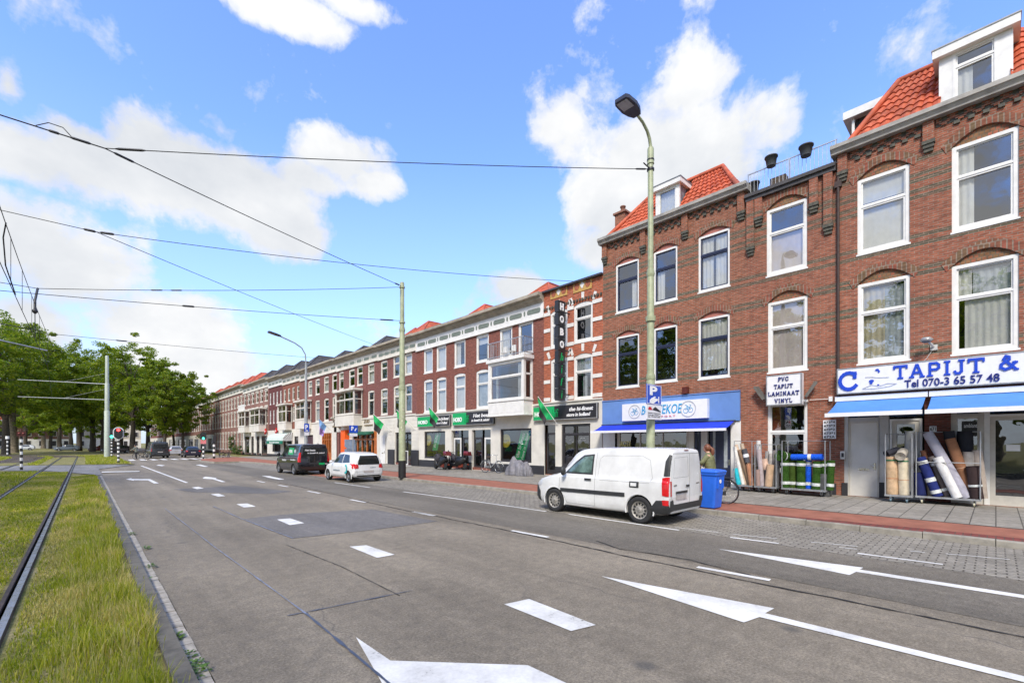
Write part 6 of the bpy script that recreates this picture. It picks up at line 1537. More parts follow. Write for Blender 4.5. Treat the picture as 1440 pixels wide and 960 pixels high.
# striped signal posts
STW, STK = M('post_white', (.75, .75, .73), .5), M('post_black', (.02, .02, .02), .5)
def striped(root, x, y, z0, z1, r_, n):
    for i in range(n):
        a = z0+(z1-z0)*i/n; b = z0+(z1-z0)*(i+1)/n; part('post_band', MB().tube([(x, y, a), (x, y, b)], r_, 12), STK if i % 2 == 0 else STW, root)
def signal(px, pbase, z, ptop, pbot, label, lit, n=9, r_=.09, board=False, wpx=5.5, extra=None):
    x, y = G(px, pbase, z); Z = ST*x+CT*y; m_ = Z/FP
    r = empty('traffic_light', (x, y, z), label, 'traffic light', 'traffic lights')
    zb_, zt_ = zat(px, pbot, x, y), zat(px, ptop, x, y); striped(r, x, y, z, zb_, r_, n)
    w2 = wpx*m_; d_ = Vector((-x, -y, 0)).normalized(); s_ = Vector((-d_.y, d_.x, 0))
    def oval(w, z0, z1, dep0, dep1, cx0=None):
        c = (z0+z1)/2; q = []
        for k in range(24):
            a = 2*math.pi*k/24; u = w*math.cos(a); v = (w if (z1-z0)/2 > w else (z1-z0)/2)*math.sin(a); v += ((z1-z0)/2-w)*(1 if math.sin(a) > 0 else -1) if (z1-z0)/2 > w else 0
            q.append(Vector((x, y, c+v))+s_*u)
        return MB().prism([p+d_*dep0 for p in q], [p+d_*dep1 for p in q])
    hd = part('signal_housing', oval(w2*.5, zb_, zt_, .05, .16), M('signal_black', (.015, .018, .018), .5), r)
    if board: part('backing_board', oval(w2*.62, zb_-.08, zt_+.08, .02, .045), SIGNWHT, r)
    for k, nm in enumerate(('red', 'amber', 'green')):
        c = zt_-(zt_-zb_)*(.2+.3*k); rr = (zt_-zb_)*.12; on = nm == lit
        mt = {'red': EM('lit_red', (1, .03, .03), 4.0), 'green': EM('lit_green', (.05, 1, .62), 3.2), 'amber': None}[nm] if on else M('unlit_lens', (.03, .03, .03), .2)
        q = [Vector((x, y, c+rr*math.sin(a_*math.pi/8)))+s_*rr*math.cos(a_*math.pi/8) for a_ in range(16)]
        part('signal_lens', MB().prism([p+d_*.161 for p in q], [p+d_*.175 for p in q]), mt, hd)
    return r, x, y, d_, s_
signal(166.5, 650.5, .05, 601.5, 616.5, 'traffic light showing red inside a white-edged oval board on a striped post', 'red', board=True, wpx=9.5, n=12)
signal(157, 642.5, .05, 602.5, 616.5, 'traffic light showing green half hidden behind the grey-green tram pole', 'green', wpx=7, n=12)
r_, x_, y_, d_, s_ = signal(286, 645, .0, 607, 618.5, 'traffic light showing green at the right of the crossing by the dark hatchback', 'green', wpx=7.5, n=9)
part('pedestrian_plate', MB().prism([Vector((x_, y_, b))+s_*a+d_*.12 for a, b in ((-.28, 1.8), (.28, 1.8), (.28, 2.35), (-.28, 2.35))], [Vector((x_, y_, b))+s_*a+d_*.15 for a, b in ((-.28, 1.8), (.28, 1.8), (.28, 2.35), (-.28, 2.35))]), M('plate_pink_red', (.65, .2, .2), .5), r_)
bx_, by_ = G(301, 644.5, PV); r = empty('striped_post', (bx_, by_, PV), 'short black and white striped signal post right of the green traffic light', 'post', 'striped posts'); striped(r, bx_, by_, PV, 2.0, .12, 7); part('signal_box', MB().box(bx_-.16, bx_+.16, by_-.16, by_+.16, 2.0, 2.75), DKFR, r)
gx, gy = G(30, 660.5, .03); r = empty('tram_signal', (gx, gy, .03), 'striped tram signal post with a small dark twin-lamp head beside the track', 'signal', 'striped posts')
striped(r, gx, gy, .03, zat(30, 613, gx, gy), .075, 11); zz = zat(30, 609, gx, gy)
hd = part('signal_housing', MB().box(gx-.22, gx+.22, gy-.1, gy+.1, zz-.2, zz+.15).lathe([(.06, zz+.15), (.05, zz+.28)], (gx, gy, 0)), M('rusty_signal_box', (.08, .02, .015), .6), r)
part('signal_lens', MB().ball((gx-.1, gy-.11, zz), .05).ball((gx+.1, gy-.11, zz), .05), M('dim_red_lens', (.4, .1, .08), .3), hd)
gx, gy = G(10.5, 641.5, .03); r = empty('striped_post', (gx, gy, .03), 'black and white striped post with white cap before the big left tree', 'post', 'striped posts'); zz = zat(10.5, 617, gx, gy)
striped(r, gx, gy, .03, zz, .09, 9); part('post_cap', MB().lathe([(.2, zz), (.2, zz+.4)], (gx, gy, 0)), STW, r)

# ------------------------------------------------------------------ overhead wires
WIRE = M('overhead_wire', (.02, .02, .024), .6); INS = M('insulator', (.03, .03, .035), .5)
def sag(a, b, s, n=16): return [Vector(a).lerp(Vector(b), i/n)-Vector((0, 0, s*4*(i/n)*(1-i/n))) for i in range(n+1)]
def wire(label, pts, r_=.012, ins=(), name='overhead_wire'):
    """ins: (start, end, radius) of insulators, as fractions of the wire's length"""
    o = tag(part(name, MB().tube(pts, r_*.85, 5), WIRE, None), label, 'wire', 'overhead tram wires')
    def at(f):
        f = min(max(f, 0), 1)*(len(pts)-1); i = min(int(f), len(pts)-2); return Vector(pts[i]).lerp(Vector(pts[i+1]), f-i)
    for a, b, rr in ins: part('insulator', MB().tube([at(a), at(a+(b-a)*.12), at(a+(b-a)*.88), at(b)], [r_, rr, rr, r_], 7), INS, o)
    return o
N1 = P3(147, 208.5, 10.9); E1 = P3(0, 160, 9.9); L1 = N1+(E1-N1)*7
pt = Vector((tx, ty, zat(565.5, 402.5, tx, ty))); lt = Vector((lx_, ly_, 10.25))
wire('span wire from the tall street lamp to the knot over the near track', sag(lt, N1, .08), .013, [(.94, .985, .03), (.01, .035, .025)])
wire('span wire from the tall tram pole top up to the knot over the near track', sag(pt, N1, .06), .016, [(.95, .985, .03), (.02, .05, .035)])
wire('thick span wire from the knot over the near track to the far left', sag(N1, L1, .05), .018, [(.02, .05, .03), (.065, .08, .03)])
lp_ = [N1.lerp(E1, .33), N1.lerp(E1, .42)+Vector((0, 0, .16)), N1.lerp(E1, .56)+Vector((0, 0, .16)), N1.lerp(E1, .68)]
wire('short curved jumper wire arching over the knot', lp_, .012)
N2 = P3(135, 326, 15.2); E2 = P3(0, 293, 14.2); B2 = Vector((D-.1, FY(840)+.2, 10.0))
wire('span wire from the orange brick house to the knot in front of the lower cloud', sag(B2, N2, .25), .014, [(.975, .995, .04)])
wire('span wire from the second knot to the far left', sag(N2, N2+(E2-N2)*7, .1), .014, [(.0, .02, .04)])
wire('thin span wire from the second knot down to the maroon terrace', sag(Vector((D-.1, FY(541), 10.0)), N2, .1), .014)
N3 = P3(53, 405.5, 18.2); pt2 = Vector((tx, ty, zat(565.5, 403.5, tx, ty)))
wire('level span wire from the tall tram pole top across both tracks', sag(pt2, N3, .12), .016, [(.66, .69, .03), (.71, .74, .03)]); E3 = P3(0, 397, 17.5)
wire('span wire leading left from the track hanger', [N3, N3+(E3-N3)*6], .015)
pt3 = Vector((tx, ty, zat(565.5, 451, tx, ty))); N4 = P3(0, 403, 15.5)
wire('lower span wire from the middle of the tall tram pole towards the left', sag(pt3, N4+(N4-pt3)*.5, .15), .014, [(.02, .055, .035), (.41, .43, .04)])
l2t = Vector((sx, sy, zat(430, 493, sx, sy))); N5 = P3(20, 456, 24)
wire('faint span wire from the slim grey lamp towards the left', sag(Vector((D-.1, FY(492), 9.9)), N5+(N5-l2t)*.6, .2), .016, [(.55, .57, .04)])
wire('short wire across both tracks above the leaves', [P3(0, 455, 18), P3(60, 465.5, 19)], .02)
TX_ = -1.38
def tz(px, py):
    tt = (px-CX)/FP; Z = TX_/(ST+CT*tt); return Z*(CT-ST*tt), H-(py-HY)*Z/FP
c_pts = [(TX_, -6, 6.05), (TX_, 8, 6.0), (TX_, 20, 5.95), (TX_, 34, 5.9), (TX_-.6, 55, 5.9)]
wire('contact wire running along above the near tram track', c_pts, .011)
m_pts = [(TX_, -6, 7.75)]+[(TX_, y, 7.2+.35*((y-19)/15)**2) for y in np.arange(4, 50, 3.0)]
wire('messenger wire sagging above the contact wire of the near track', m_pts, .011)
dr = MB()
for y in (14.5, 17.5, 20.5, 24, 28, 34): dr.tube([(TX_, y, 5.98), (TX_, y, 7.2+.35*((y-19)/15)**2)], .006, 4)
solo('dropper_wires', dr, WIRE, 'thin vertical dropper wires tying messenger wire to contact wire', 'wire', 'overhead tram wires')
jp = MB().tube([(TX_, 16.5, 7.25), (TX_-.08, 16.9, 7.0), (TX_-.1, 17.6, 6.5), (TX_, 18.6, 6.0)], .014, 6); solo('jumper_cable', jp, WIRE, 'thick curved jumper cable hanging between the two wires of the near track', 'wire', 'overhead tram wires')
hg = MB().tube([N3, (TX_, 25.5, 7.4), (TX_, 25.5, 6.9)], .04, 6).tube([(TX_, 25.5, 6.9), (TX_, 25.6, 6.0)], .014, 5).ball((TX_, 25.5, 7.0), .09); solo('wire_hanger', hg, INS, 'dark wire hanger clamped where the level span wire crosses the near track', 'hanger')
ra = MB().tube([(TX_-2.2, 29.5, 6.5), (TX_+.15, 30, 6.15)], .035, 6); solo('steady_arm', ra, STEEL, 'short steady arm holding the contact wire above the leaves', 'arm')
# ------------------------------------------------------------------ vehicles
def cat(P, n):
    P = np.array(P, float); m = len(P); out = []
    for k in range(n):
        t_ = k/(n-1)*(m-1); i = min(int(t_), m-2); f = t_-i
        p0, p1, p2, p3 = P[max(i-1, 0)], P[i], P[i+1], P[min(i+2, m-1)]
        out.append(.5*((2*p1)+(-p0+p2)*f+(2*p0-5*p1+4*p2-p3)*f*f+(-p0+3*p1-3*p2+p3)*f**3))
    return np.array(out)
def paint(name, col, rough=.22):
    m = M(name, col, rough, 0, .05, 2, coat=.8); return m
CGL = M('car_glass', (.012, .016, .016), .05, spec=.9); CPL = M('black_car_plastic', (.028, .029, .031), .55, var=.15, scale=10); LAMPR = M('tail_lamp_red', (.55, .008, .012), .15, coat=.5); PLATE = M('blurred_plate', (.42, .38, .36), .5, var=.1)
TYRE = M('tyre_rubber', (.02, .02, .021), .85, var=.2, scale=14)
class Car:
    def __init__(s, stations, mat, wheels, wr, ww=.2, nst=64, arch=1.16):
        rings = []
        for (y, zb, zbelt, zroof, wb, ws, wr_) in stations:
            half = [(0, zb), (wb*.7, zb), (wb*.97, zb+.02), (ws*.985, zb+.13), (ws, zb+.3*(zbelt-zb)), (ws, zb+.62*(zbelt-zb)), (ws*.985, zbelt-.04*(zbelt-zb)), (ws*.955, zbelt+.03), ((ws*.95+wr_)/2+.012, (zbelt+zroof)/2), (wr_+.01, zroof-.10*min(1, (zroof-zbelt)*2.2)-.01), (wr_*.93, zroof-.025), (wr_*.55, zroof), (0, zroof+.004)]
            c = cat(half, 34); rings.append(np.column_stack([c[:, 0], np.full(len(c), y), c[:, 1]]))
        R_ = np.array(rings); res = np.array([cat(R_[:, j, :], nst) for j in range(R_.shape[1])]).transpose(1, 0, 2)
        bm = bmesh.new(); vr = []
        for ring in res:
            full = [tuple(p) for p in ring]+[(-p[0], p[1], p[2]) for p in ring[-2:0:-1]]
            vr.append([bm.verts.new(p) for p in full])
        n = len(vr[0])
        for a, b in zip(vr[:-1], vr[1:]):
            for i in range(n): bm.faces.new((a[i], b[i], b[(i+1) % n], a[(i+1) % n]))
        bm.faces.new(vr[0]); bm.faces.new(vr[-1][::-1])
        bmesh.ops.recalc_face_normals(bm, faces=bm.faces)
        s.bvh = BVHTree.FromBMesh(bm)
        me = bpy.data.meshes.new('car'); bm.to_mesh(me); bm.free()
        ob = bpy.data.objects.new('car', me); COL.objects.link(ob)
        cm = MB()
        for wy in wheels: cm.lathe([(wr*arch, -1.5), (wr*arch, 1.5)], (0, wy, wr), axis='x', n=40)
        cme = cm.mesh('cut', mat); bmc = bmesh.new(); bmc.from_mesh(cme); bmesh.ops.remove_doubles(bmc, verts=bmc.verts, dist=1e-5); bmesh.ops.recalc_face_normals(bmc, faces=bmc.faces); bmc.to_mesh(cme); bmc.free()
        co = bpy.data.objects.new('cut', cme); COL.objects.link(co)
        md = ob.modifiers.new('b', 'BOOLEAN'); md.operation = 'DIFFERENCE'; md.object = co; md.solver = 'EXACT'
        dg = bpy.context.evaluated_depsgraph_get(); s.me = bpy.data.meshes.new_from_object(ob.evaluated_get(dg))
        bpy.data.objects.remove(ob); bpy.data.objects.remove(co)
        s.me.materials.clear(); s.me.materials.append(mat)
        s.me.polygons.foreach_set('use_smooth', [True]*len(s.me.polygons)); s.me.set_sharp_from_angle(angle=R(35))
        s.hw = max(st[5] for st in stations); s.wheels = wheels; s.wr = wr; s.ww = ww; s.L = stations[-1][0]
    def place(s, loc, rz, name, label, group='cars and vans in the street'):
        s.root = empty(name, loc, label, 'van' if 'van' in name else 'car', group, rz)
        s.body = part('body', s.me, None, s.root, world=False)
        part('underbody', MB().box(-s.hw*.8, s.hw*.8, s.wheels[0]-s.wr*1.3, s.wheels[1]+s.wr*1.3, .22, .62), BLACKP, s.root, world=False)
        return s.root
    def panel(s, name, poly, mat, axis='x', sides=(-1, 1), off=.006, step=.07, par=None, label=None):
        out = []
        for sg in sides:
            bm = bmesh.new()
            f = bm.faces.new([bm.verts.new((0, a, b) if axis == 'x' else (a, 0, b)) for a, b in poly])
            for ax in ((1, 2) if axis == 'x' else (0, 2)):
                lo = min(v.co[ax] for v in bm.verts); hi = max(v.co[ax] for v in bm.verts); k = lo+step
                while k < hi:
                    nrm_ = Vector((0, 0, 0)); nrm_[ax] = 1; pc = Vector((0, 0, 0)); pc[ax] = k
                    bmesh.ops.bisect_plane(bm, geom=bm.verts[:]+bm.edges[:]+bm.faces[:], plane_co=pc, plane_no=nrm_); k += step
            ok = True
            for v in bm.verts:
                if axis == 'x': o_ = Vector((sg*3, v.co.y, v.co.z)); d_ = Vector((-sg, 0, 0))
                else: o_ = Vector((v.co.x, -3 if sg < 0 else 9, v.co.z)); d_ = Vector((0, -sg, 0))
                h_ = s.bvh.ray_cast(o_, d_)
                if h_[0] is None: h_ = s.bvh.find_nearest(o_+d_*2.2)
                nn = h_[1] if h_[1].dot(d_) < 0 else -h_[1]
                v.co = h_[0]+nn*off
            me = bpy.data.meshes.new(name); bmesh.ops.triangulate(bm, faces=[f for f in bm.faces if len(f.verts) > 4]); bm.to_mesh(me); bm.free(); me.materials.append(mat)
            me.polygons.foreach_set('use_smooth', [True]*len(me.polygons))
            out.append(part(name, me, None, par or s.body, world=False, label=label))
        return out
    def line(s, pts, axis='x', sides=(-1, 1), w=.008, mat=None):
        for sg in sides:
            P = []
            for (a, b), (c, d) in zip(pts[:-1], pts[1:]):
                n = max(1, int(math.hypot(c-a, d-b)/.06))
                for i in range(n+1):
                    u, v_ = a+(c-a)*i/n, b+(d-b)*i/n
                    o_ = Vector((sg*3, u, v_)) if axis == 'x' else Vector((u, -3 if sg < 0 else 9, v_)); d_ = Vector((-sg, 0, 0)) if axis == 'x' else Vector((0, -sg, 0))
                    h_ = s.bvh.ray_cast(o_, d_)
                    if h_[0] is not None: P.append(h_[0])
            if len(P) > 1: part('panel_gap', MB().tube([p for p in P], w/2, 5), mat or M('panel_gap_grey', (.10, .10, .10), .6), s.body, world=False)
    def text(s, txt, y, z, w, h, side=-1, axis='x', mat=LETW, shear=0, bold=.02):
        if axis == 'x':
            h_ = s.bvh.ray_cast(Vector((side*3, y, z)), Vector((-side, 0, 0))); X = h_[0].x
            geo = text_geo(txt, w, h, bold=bold, shear=shear, extr=.002); xd = (0, side, 0)
            letters(s.body, [(geo, (X+side*.012, y-side*w/2, z), dict(xdir=xd))], mat)
        else:
            h_ = s.bvh.ray_cast(Vector((y, -3, z)), Vector((0, 1, 0)))
            letters(s.body, [(text_geo(txt, w, h, bold=bold, shear=shear, extr=.002), (y-w/2, h_[0].y-.012, z), dict(xdir=(1, 0, 0)))], mat)
    def wheel(s, style='steel', rimmat=None):
        rimmat = rimmat or M('alloy_rim', (.42, .42, .42), .35, .6)
        for wy in s.wheels:
            for sg in (-1, 1):
                xo = sg*(s.hw-.015); xi = sg*(s.hw-.015-s.ww); r = s.wr; c0 = (0, wy, r)
                tw = part('wheel', MB().lathe([(r*.62, xi), (r*.93, xi), (r, xi+sg*.03), (r, xo-sg*.03), (r*.95, xo-sg*.005), (r*.80, xo+sg*.004), (r*.66, xo-sg*.012), (r*.62, xo-sg*.02)], c0, 'x', 36, False), TYRE, s.root, world=False)
                part('rim', MB().lathe([(r*.65, xo-sg*.012), (r*.60, xo-sg*.02), (r*.54, xo-sg*.05), (r*.42, xo-sg*.035), (r*.30, xo-sg*.02), (r*.2, xo-sg*.03), (r*.16, xo-sg*.012), (.01, xo-sg*.01)], c0, 'x', 36, False), rimmat, tw, world=False)
                hb = MB(); nh = 12 if style == 'steel' else 10; rr = .47 if style == 'steel' else .4
                for k in range(nh):
                    a = 2*math.pi*k/nh; cy_, cz_ = wy+r*rr*math.cos(a), r+r*rr*math.sin(a); t_ = Vector((0, -math.sin(a), math.cos(a))); q_ = Vector((0, math.cos(a), math.sin(a))); e_, f_ = (.032, .085) if style == 'steel' else (.06, .16)
                    X = xo-sg*.030
                    hb.prism([Vector((X, cy_, cz_))+t_*r*e_*2*u+q_*r*f_*v for u, v in ((-1, -1), (1, -1), (1, 1), (-1, 1))], [Vector((X+sg*.006, cy_, cz_))+t_*r*e_*2*u+q_*r*f_*v for u, v in ((-1, -1), (1, -1), (1, 1), (-1, 1))])
                part('rim_slots', hb, BLACKP, tw, world=False)
                part('wheel_arch', MB().tube([(sg*(s.hw-.03), wy+r*1.17*math.cos(a), r+r*1.17*math.sin(a)) for a in np.linspace(-.25, math.pi+.25, 22)], .022, 6), s.archmat, s.root, world=False)
    archmat = CPL
# white panel van
VW = M('van_white', (.70, .70, .69), .25, 0, .10, 1.1, coat=.7)
van = Car([(0.0, .52, .98, 1.68, .70, .84, .66), (.015, .34, 1.0, 1.74, .78, .88, .69), (.07, .28, 1.03, 1.785, .84, .905, .705), (.35, .24, 1.04, 1.81, .86, .915, .715), (1.2, .22, 1.04, 1.815, .87, .915, .72), (2.2, .21, 1.03, 1.80, .87, .915, .71), (2.75, .21, 1.02, 1.72, .87, .91, .67), (3.15, .21, 1.0, 1.42, .87, .905, .60), (3.45, .21, .98, 1.13, .86, .90, .60), (3.8, .22, .93, 1.03, .84, .88, .66), (4.1, .24, .82, .93, .78, .83, .62), (4.27, .28, .66, .78, .66, .72, .5), (4.32, .36, .56, .66, .5, .55, .36)], VW, (.76, 3.46), .325)
van.archmat = VW
wv = van.place((10.40, 5.02, 0), R(.6), 'panel_van', 'white panel van with a black side strip, parked next to the blue wheelie bin')
wv.scale = (.985, .972, .985)
van.wheel('steel', M('dusty_steel_rim', (.33, .31, .28), .6, .3, var=.25, scale=20))
van.panel('side_window', [(2.14, 1.10), (3.12, 1.10), (3.02, 1.20), (2.78, 1.42), (2.52, 1.60), (2.16, 1.635)], CPL, off=.004)
van.panel('side_window_glass', [(2.19, 1.14), (3.0, 1.14), (2.9, 1.26), (2.74, 1.39), (2.48, 1.56), (2.20, 1.59)], M('green_tinted_car_glass', (.10, .16, .145), .06, spec=.9, var=.5, scale=2.5), off=.009)
van.panel('windscreen', [(-.62, 1.14), (.62, 1.14), (.58, 1.62), (-.58, 1.62)], CGL, axis='y', sides=(1,))
van.panel('rub_strip', [(1.14, .62), (3.22, .60), (3.22, .695), (1.14, .715)], CPL, off=.02)
van.line([(2.06, .30), (2.06, 1.0), (2.08, 1.68)]); van.line([(3.28, .62), (3.26, 1.05), (3.1, 1.22)]); van.line([(2.06, .30), (3.0, .30), (3.1, .5)])
van.line([(1.98, 1.08), (1.96, 1.52), (1.86, 1.60), (.75, 1.62), (.52, 1.52), (.42, 1.1), (.50, .98), (1.9, .98), (1.98, 1.08)], w=.006)
van.panel('fuel_flap', [(.76, .86), (1.02, .86), (1.02, 1.0), (.76, 1.0)], CPL, sides=(-1,), off=.012)
van.panel('fuel_flap', [(.82, .89), (.98, .89), (.98, .97), (.82, .97)], VW, sides=(-1,), off=.02)
van.panel('door_handle', [(2.16, .95), (2.38, .95), (2.38, 1.0), (2.16, 1.0)], CPL, off=.028)
van.panel('bumper', [(.012, .30), (.42, .27), (.44, .42), (.30, .60), (.012, .62)], CPL, off=.014, step=.022)
van.panel('bumper', [(-.835, .36), (.835, .36), (.835, .60), (.70, .62), (.66, .50), (-.66, .50), (-.70, .62), (-.835, .60)], CPL, axis='y', sides=(-1,), off=.014, step=.022)
van.panel('bumper', [(4.02, .26), (4.3, .34), (4.3, .66), (4.16, .74), (4.02, .55)], CPL, off=.010, step=.022)
van.panel('tail_lamp', [(.010, .70), (.15, .72), (.17, 1.12), (.06, 1.14), (.010, 1.14)], LAMPR, off=.012, step=.022)
van.panel('tail_lamp', [(-.825, .70), (-.775, .70), (-.775, 1.05), (-.825, 1.05)], LAMPR, axis='y', sides=(-1,), off=.014, step=.022)
van.panel('tail_lamp', [(.775, .70), (.825, .70), (.825, 1.05), (.775, 1.05)], LAMPR, axis='y', sides=(-1,), off=.014, step=.022)
van.panel('rear_pillar_trim', [(.012, 1.16), (.14, 1.16), (.13, 1.5), (.06, 1.66), (.016, 1.64)], CPL, off=.010, step=.022)
van.panel('rear_reflector', [(.015, .50), (.13, .50), (.15, .62), (.015, .62)], LAMPR, off=.018, step=.022)
van.line([(-.74, .48), (-.74, 1.5), (-.66, 1.68), (.66, 1.68), (.74, 1.5), (.74, .48)], axis='y', sides=(-1,)); van.line([(-.74, .50), (.74, .50)], axis='y', sides=(-1,)); van.line([(.16, .50), (.16, 1.67)], axis='y', sides=(-1,), w=.008)
van.line([(-.66, 1.12), (-.60, 1.58), (.05, 1.60), (.09, 1.12), (-.66, 1.12)], axis='y', sides=(-1,), w=.005)
van.panel('plate_recess', [(-.58, .745), (.02, .745), (.02, .80), (-.58, .80)], CPL, axis='y', sides=(-1,), off=.02)
van.panel('number_plate', [(-.55, .60), (-.03, .60), (-.03, .72), (-.55, .72)], PLATE, axis='y', sides=(-1,), off=.016)
van.panel('door_handle', [(-.06, .88), (.12, .88), (.12, .93), (-.06, .93)], CPL, axis='y', sides=(-1,), off=.02)
van.panel('badge', [(-.66, .93), (-.52, .93), (-.52, .955), (-.66, .955)], CHROME, axis='y', sides=(-1,), off=.012); van.panel('badge', [(.50, .93), (.68, .93), (.68, .955), (.50, .955)], CHROME, axis='y', sides=(-1,), off=.012)
van.panel('brake_lamp', [(-.11, 1.735), (.11, 1.735), (.11, 1.76), (-.11, 1.76)], M('dull_red_lamp', (.12, .01, .012), .3), axis='y', sides=(-1,), off=.014)
van.panel('head_lamp', [(3.95, .74), (4.24, .66), (4.20, .82), (3.92, .92)], M('head_lamp_glass', (.55, .57, .6), .1), off=.010)
for sg in (-1, 1): part('wing_mirror', MB().ball((sg*1.03, 3.02, 1.17), .125, 12, 8, (.75, .5, 1)).tube([(sg*.9, 3.05, 1.1), (sg*1.0, 3.03, 1.14)], .03, 6), CPL, van.body, world=False)
part('steering_wheel', MB().tube([(-.4+.19*math.cos(a), 2.74+.05*math.sin(a), 1.2+.19*math.sin(a)) for a in np.linspace(0, 6.28, 20)], .014, 6), CPL, van.body, world=False)
# small white hatchback
HW = paint('hatchback_white', (.74, .74, .73))
hb_ = Car([(0, .42, .74, 1.16, .55, .68, .48), (.02, .32, .78, 1.26, .62, .73, .52), (.10, .26, .80, 1.33, .68, .775, .545), (.38, .22, .82, 1.41, .72, .81, .565), (.9, .2, .83, 1.455, .74, .81, .58), (1.6, .2, .83, 1.46, .75, .81, .585), (2.0, .2, .83, 1.40, .75, .81, .56), (2.4, .2, .83, 1.13, .75, .805, .56), (2.68, .2, .82, .95, .74, .80, .60), (3.05, .2, .76, .88, .72, .77, .58), (3.32, .24, .66, .77, .62, .68, .5), (3.46, .3, .52, .62, .45, .5, .34)], HW, (.52, 2.86), .275, .17)
hb_.archmat = HW
hb_.place((10.02, 20.75, 0), R(1.5), 'hatchback_car', 'small white hatchback with turquoise side logo parked behind the black van')
hb_.wheel('alloy')
hb_.panel('rear_window', [(-.56, .86), (.56, .86), (.54, 1.02), (.44, 1.29), (-.44, 1.29), (-.54, 1.02)], CGL, axis='y', sides=(-1,), off=.008)
hb_.panel('side_window', [(1.28, .92), (2.3, .92), (2.12, 1.13), (1.82, 1.32), (1.30, 1.36)], CGL); hb_.panel('side_window', [(.46, .96), (1.2, .92), (1.22, 1.35), (.72, 1.31)], CGL)
hb_.panel('windscreen', [(-.52, .98), (.52, .98), (.48, 1.32), (-.48, 1.32)], CGL, axis='y', sides=(1,))
hb_.panel('tail_lamp', [(.0, .66), (.14, .68), (.2, .88), (.06, .92), (.0, .90)], LAMPR, off=.012); hb_.panel('tail_lamp', [(-.78, .68), (-.52, .70), (-.54, .86), (-.76, .90)], LAMPR, axis='y', sides=(-1,), off=.014); hb_.panel('tail_lamp', [(.52, .70), (.78, .68), (.76, .90), (.54, .86)], LAMPR, axis='y', sides=(-1,), off=.014)
hb_.panel('number_plate', [(-.26, .47), (.26, .47), (.26, .58), (-.26, .58)], PLATE, axis='y', sides=(-1,), off=.012); hb_.panel('lower_bumper', [(-.6, .30), (.6, .30), (.58, .36), (-.58, .36)], CPL, axis='y', sides=(-1,), off=.010)
hb_.line([(1.25, .3), (1.25, 1.36)]); hb_.line([(2.32, .35), (2.32, .9)]); hb_.line([(-.6, .62), (-.58, .42), (.58, .42), (.6, .62)], axis='y', sides=(-1,))
TURQ = M('turquoise_logo', (.02, .42, .42), .4)
q = [(.78+.20*math.cos(a), .64+.22*math.sin(a)) for a in np.linspace(1.2, 5.2, 12)]+[(.80+.10*math.cos(a), .64+.14*math.sin(a)) for a in np.linspace(5.2, 1.2, 10)]
hb_.panel('side_logo', q, TURQ, sides=(-1, 1), off=.010); hb_.text('stadsauto', 1.75, .52, .75, .09, -1, mat=M('logo_grey', (.2, .25, .28), .5)); hb_.text('stadsauto', .22, .70, .32, .045, axis='y', mat=M('logo_grey', (.2, .25, .28), .5))
for sg in (-1, 1): part('wing_mirror', MB().ball((sg*.90, 2.18, .96), .09, 10, 7, (1, .5, .8)), HW, hb_.body, world=False)
# black van
BV = paint('van_black', (.012, .012, .014), .15)
bv = Car([(0, .5, 1.0, 1.72, .72, .85, .68), (.02, .34, 1.02, 1.79, .80, .89, .71), (.10, .28, 1.05, 1.82, .85, .91, .72), (.5, .24, 1.06, 1.84, .87, .915, .73), (1.6, .22, 1.06, 1.84, .87, .915, .73), (2.6, .22, 1.05, 1.80, .87, .915, .71), (3.0, .22, 1.04, 1.62, .87, .91, .66), (3.4, .22, 1.02, 1.24, .86, .905, .62), (3.75, .22, .96, 1.10, .84, .88, .64), (4.15, .24, .84, .96, .76, .82, .6), (4.36, .3, .66, .76, .62, .68, .46), (4.42, .38, .56, .64, .45, .5, .34)], BV, (.86, 3.52), .32)
bv.archmat = BV
bv.place((9.96, 27.7, 0), R(1.0), 'delivery_van', 'black delivery van with green HOBO lettering parked in front of the white hatchback')
bv.wheel('alloy')
bv.panel('side_window', [(2.1, 1.16), (3.2, 1.14), (3.0, 1.36), (2.7, 1.6), (2.12, 1.64)], CGL); bv.panel('windscreen', [(-.6, 1.2), (.6, 1.2), (.56, 1.66), (-.56, 1.66)], CGL, axis='y', sides=(1,))
bv.panel('rear_window', [(-.68, 1.12), (.68, 1.12), (.62, 1.62), (-.62, 1.62)], CGL, axis='y', sides=(-1,))
bv.panel('tail_lamp', [(.0, .78), (.12, .8), (.12, 1.3), (.0, 1.34)], LAMPR, off=.012, step=.03); bv.panel('tail_lamp', [(-.84, .78), (-.78, .78), (-.78, 1.25), (-.84, 1.25)], LAMPR, axis='y', sides=(-1,), off=.014, step=.03); bv.panel('tail_lamp', [(.78, .78), (.84, .78), (.84, 1.25), (.78, 1.25)], LAMPR, axis='y', sides=(-1,), off=.014, step=.03)
bv.panel('number_plate', [(-.3, .64), (.24, .64), (.24, .74), (-.3, .74)], CPL, axis='y', sides=(-1,), off=.012); bv.panel('green_decal', [(.26, .60), (.6, .60), (.6, .72), (.26, .72)], GREENSH, axis='y', sides=(-1,), off=.012)
bv.panel('green_decal', [(1.0, 1.2), (1.85, 1.2), (1.85, 1.6), (1.0, 1.6)], GREENSH, off=.010)
bv.text('HOBO', 1.42, 1.3, .55, .2, -1, bold=.04); bv.text('hifi', .72, 1.32, .3, .2, -1, shear=.2); bv.text('www.hifi.nl', .9, .86, .8, .09, -1); bv.text('070-3655748', 2.4, .8, .7, .1, -1)
bv.text('Het beste', -.25, 1.42, .6, .11, axis='y', shear=.2); bv.text('in beeld & geluid', .1, 1.24, 1.0, .11, axis='y', shear=.2); bv.text('hifi', .7, .62, .12, .06, axis='y')
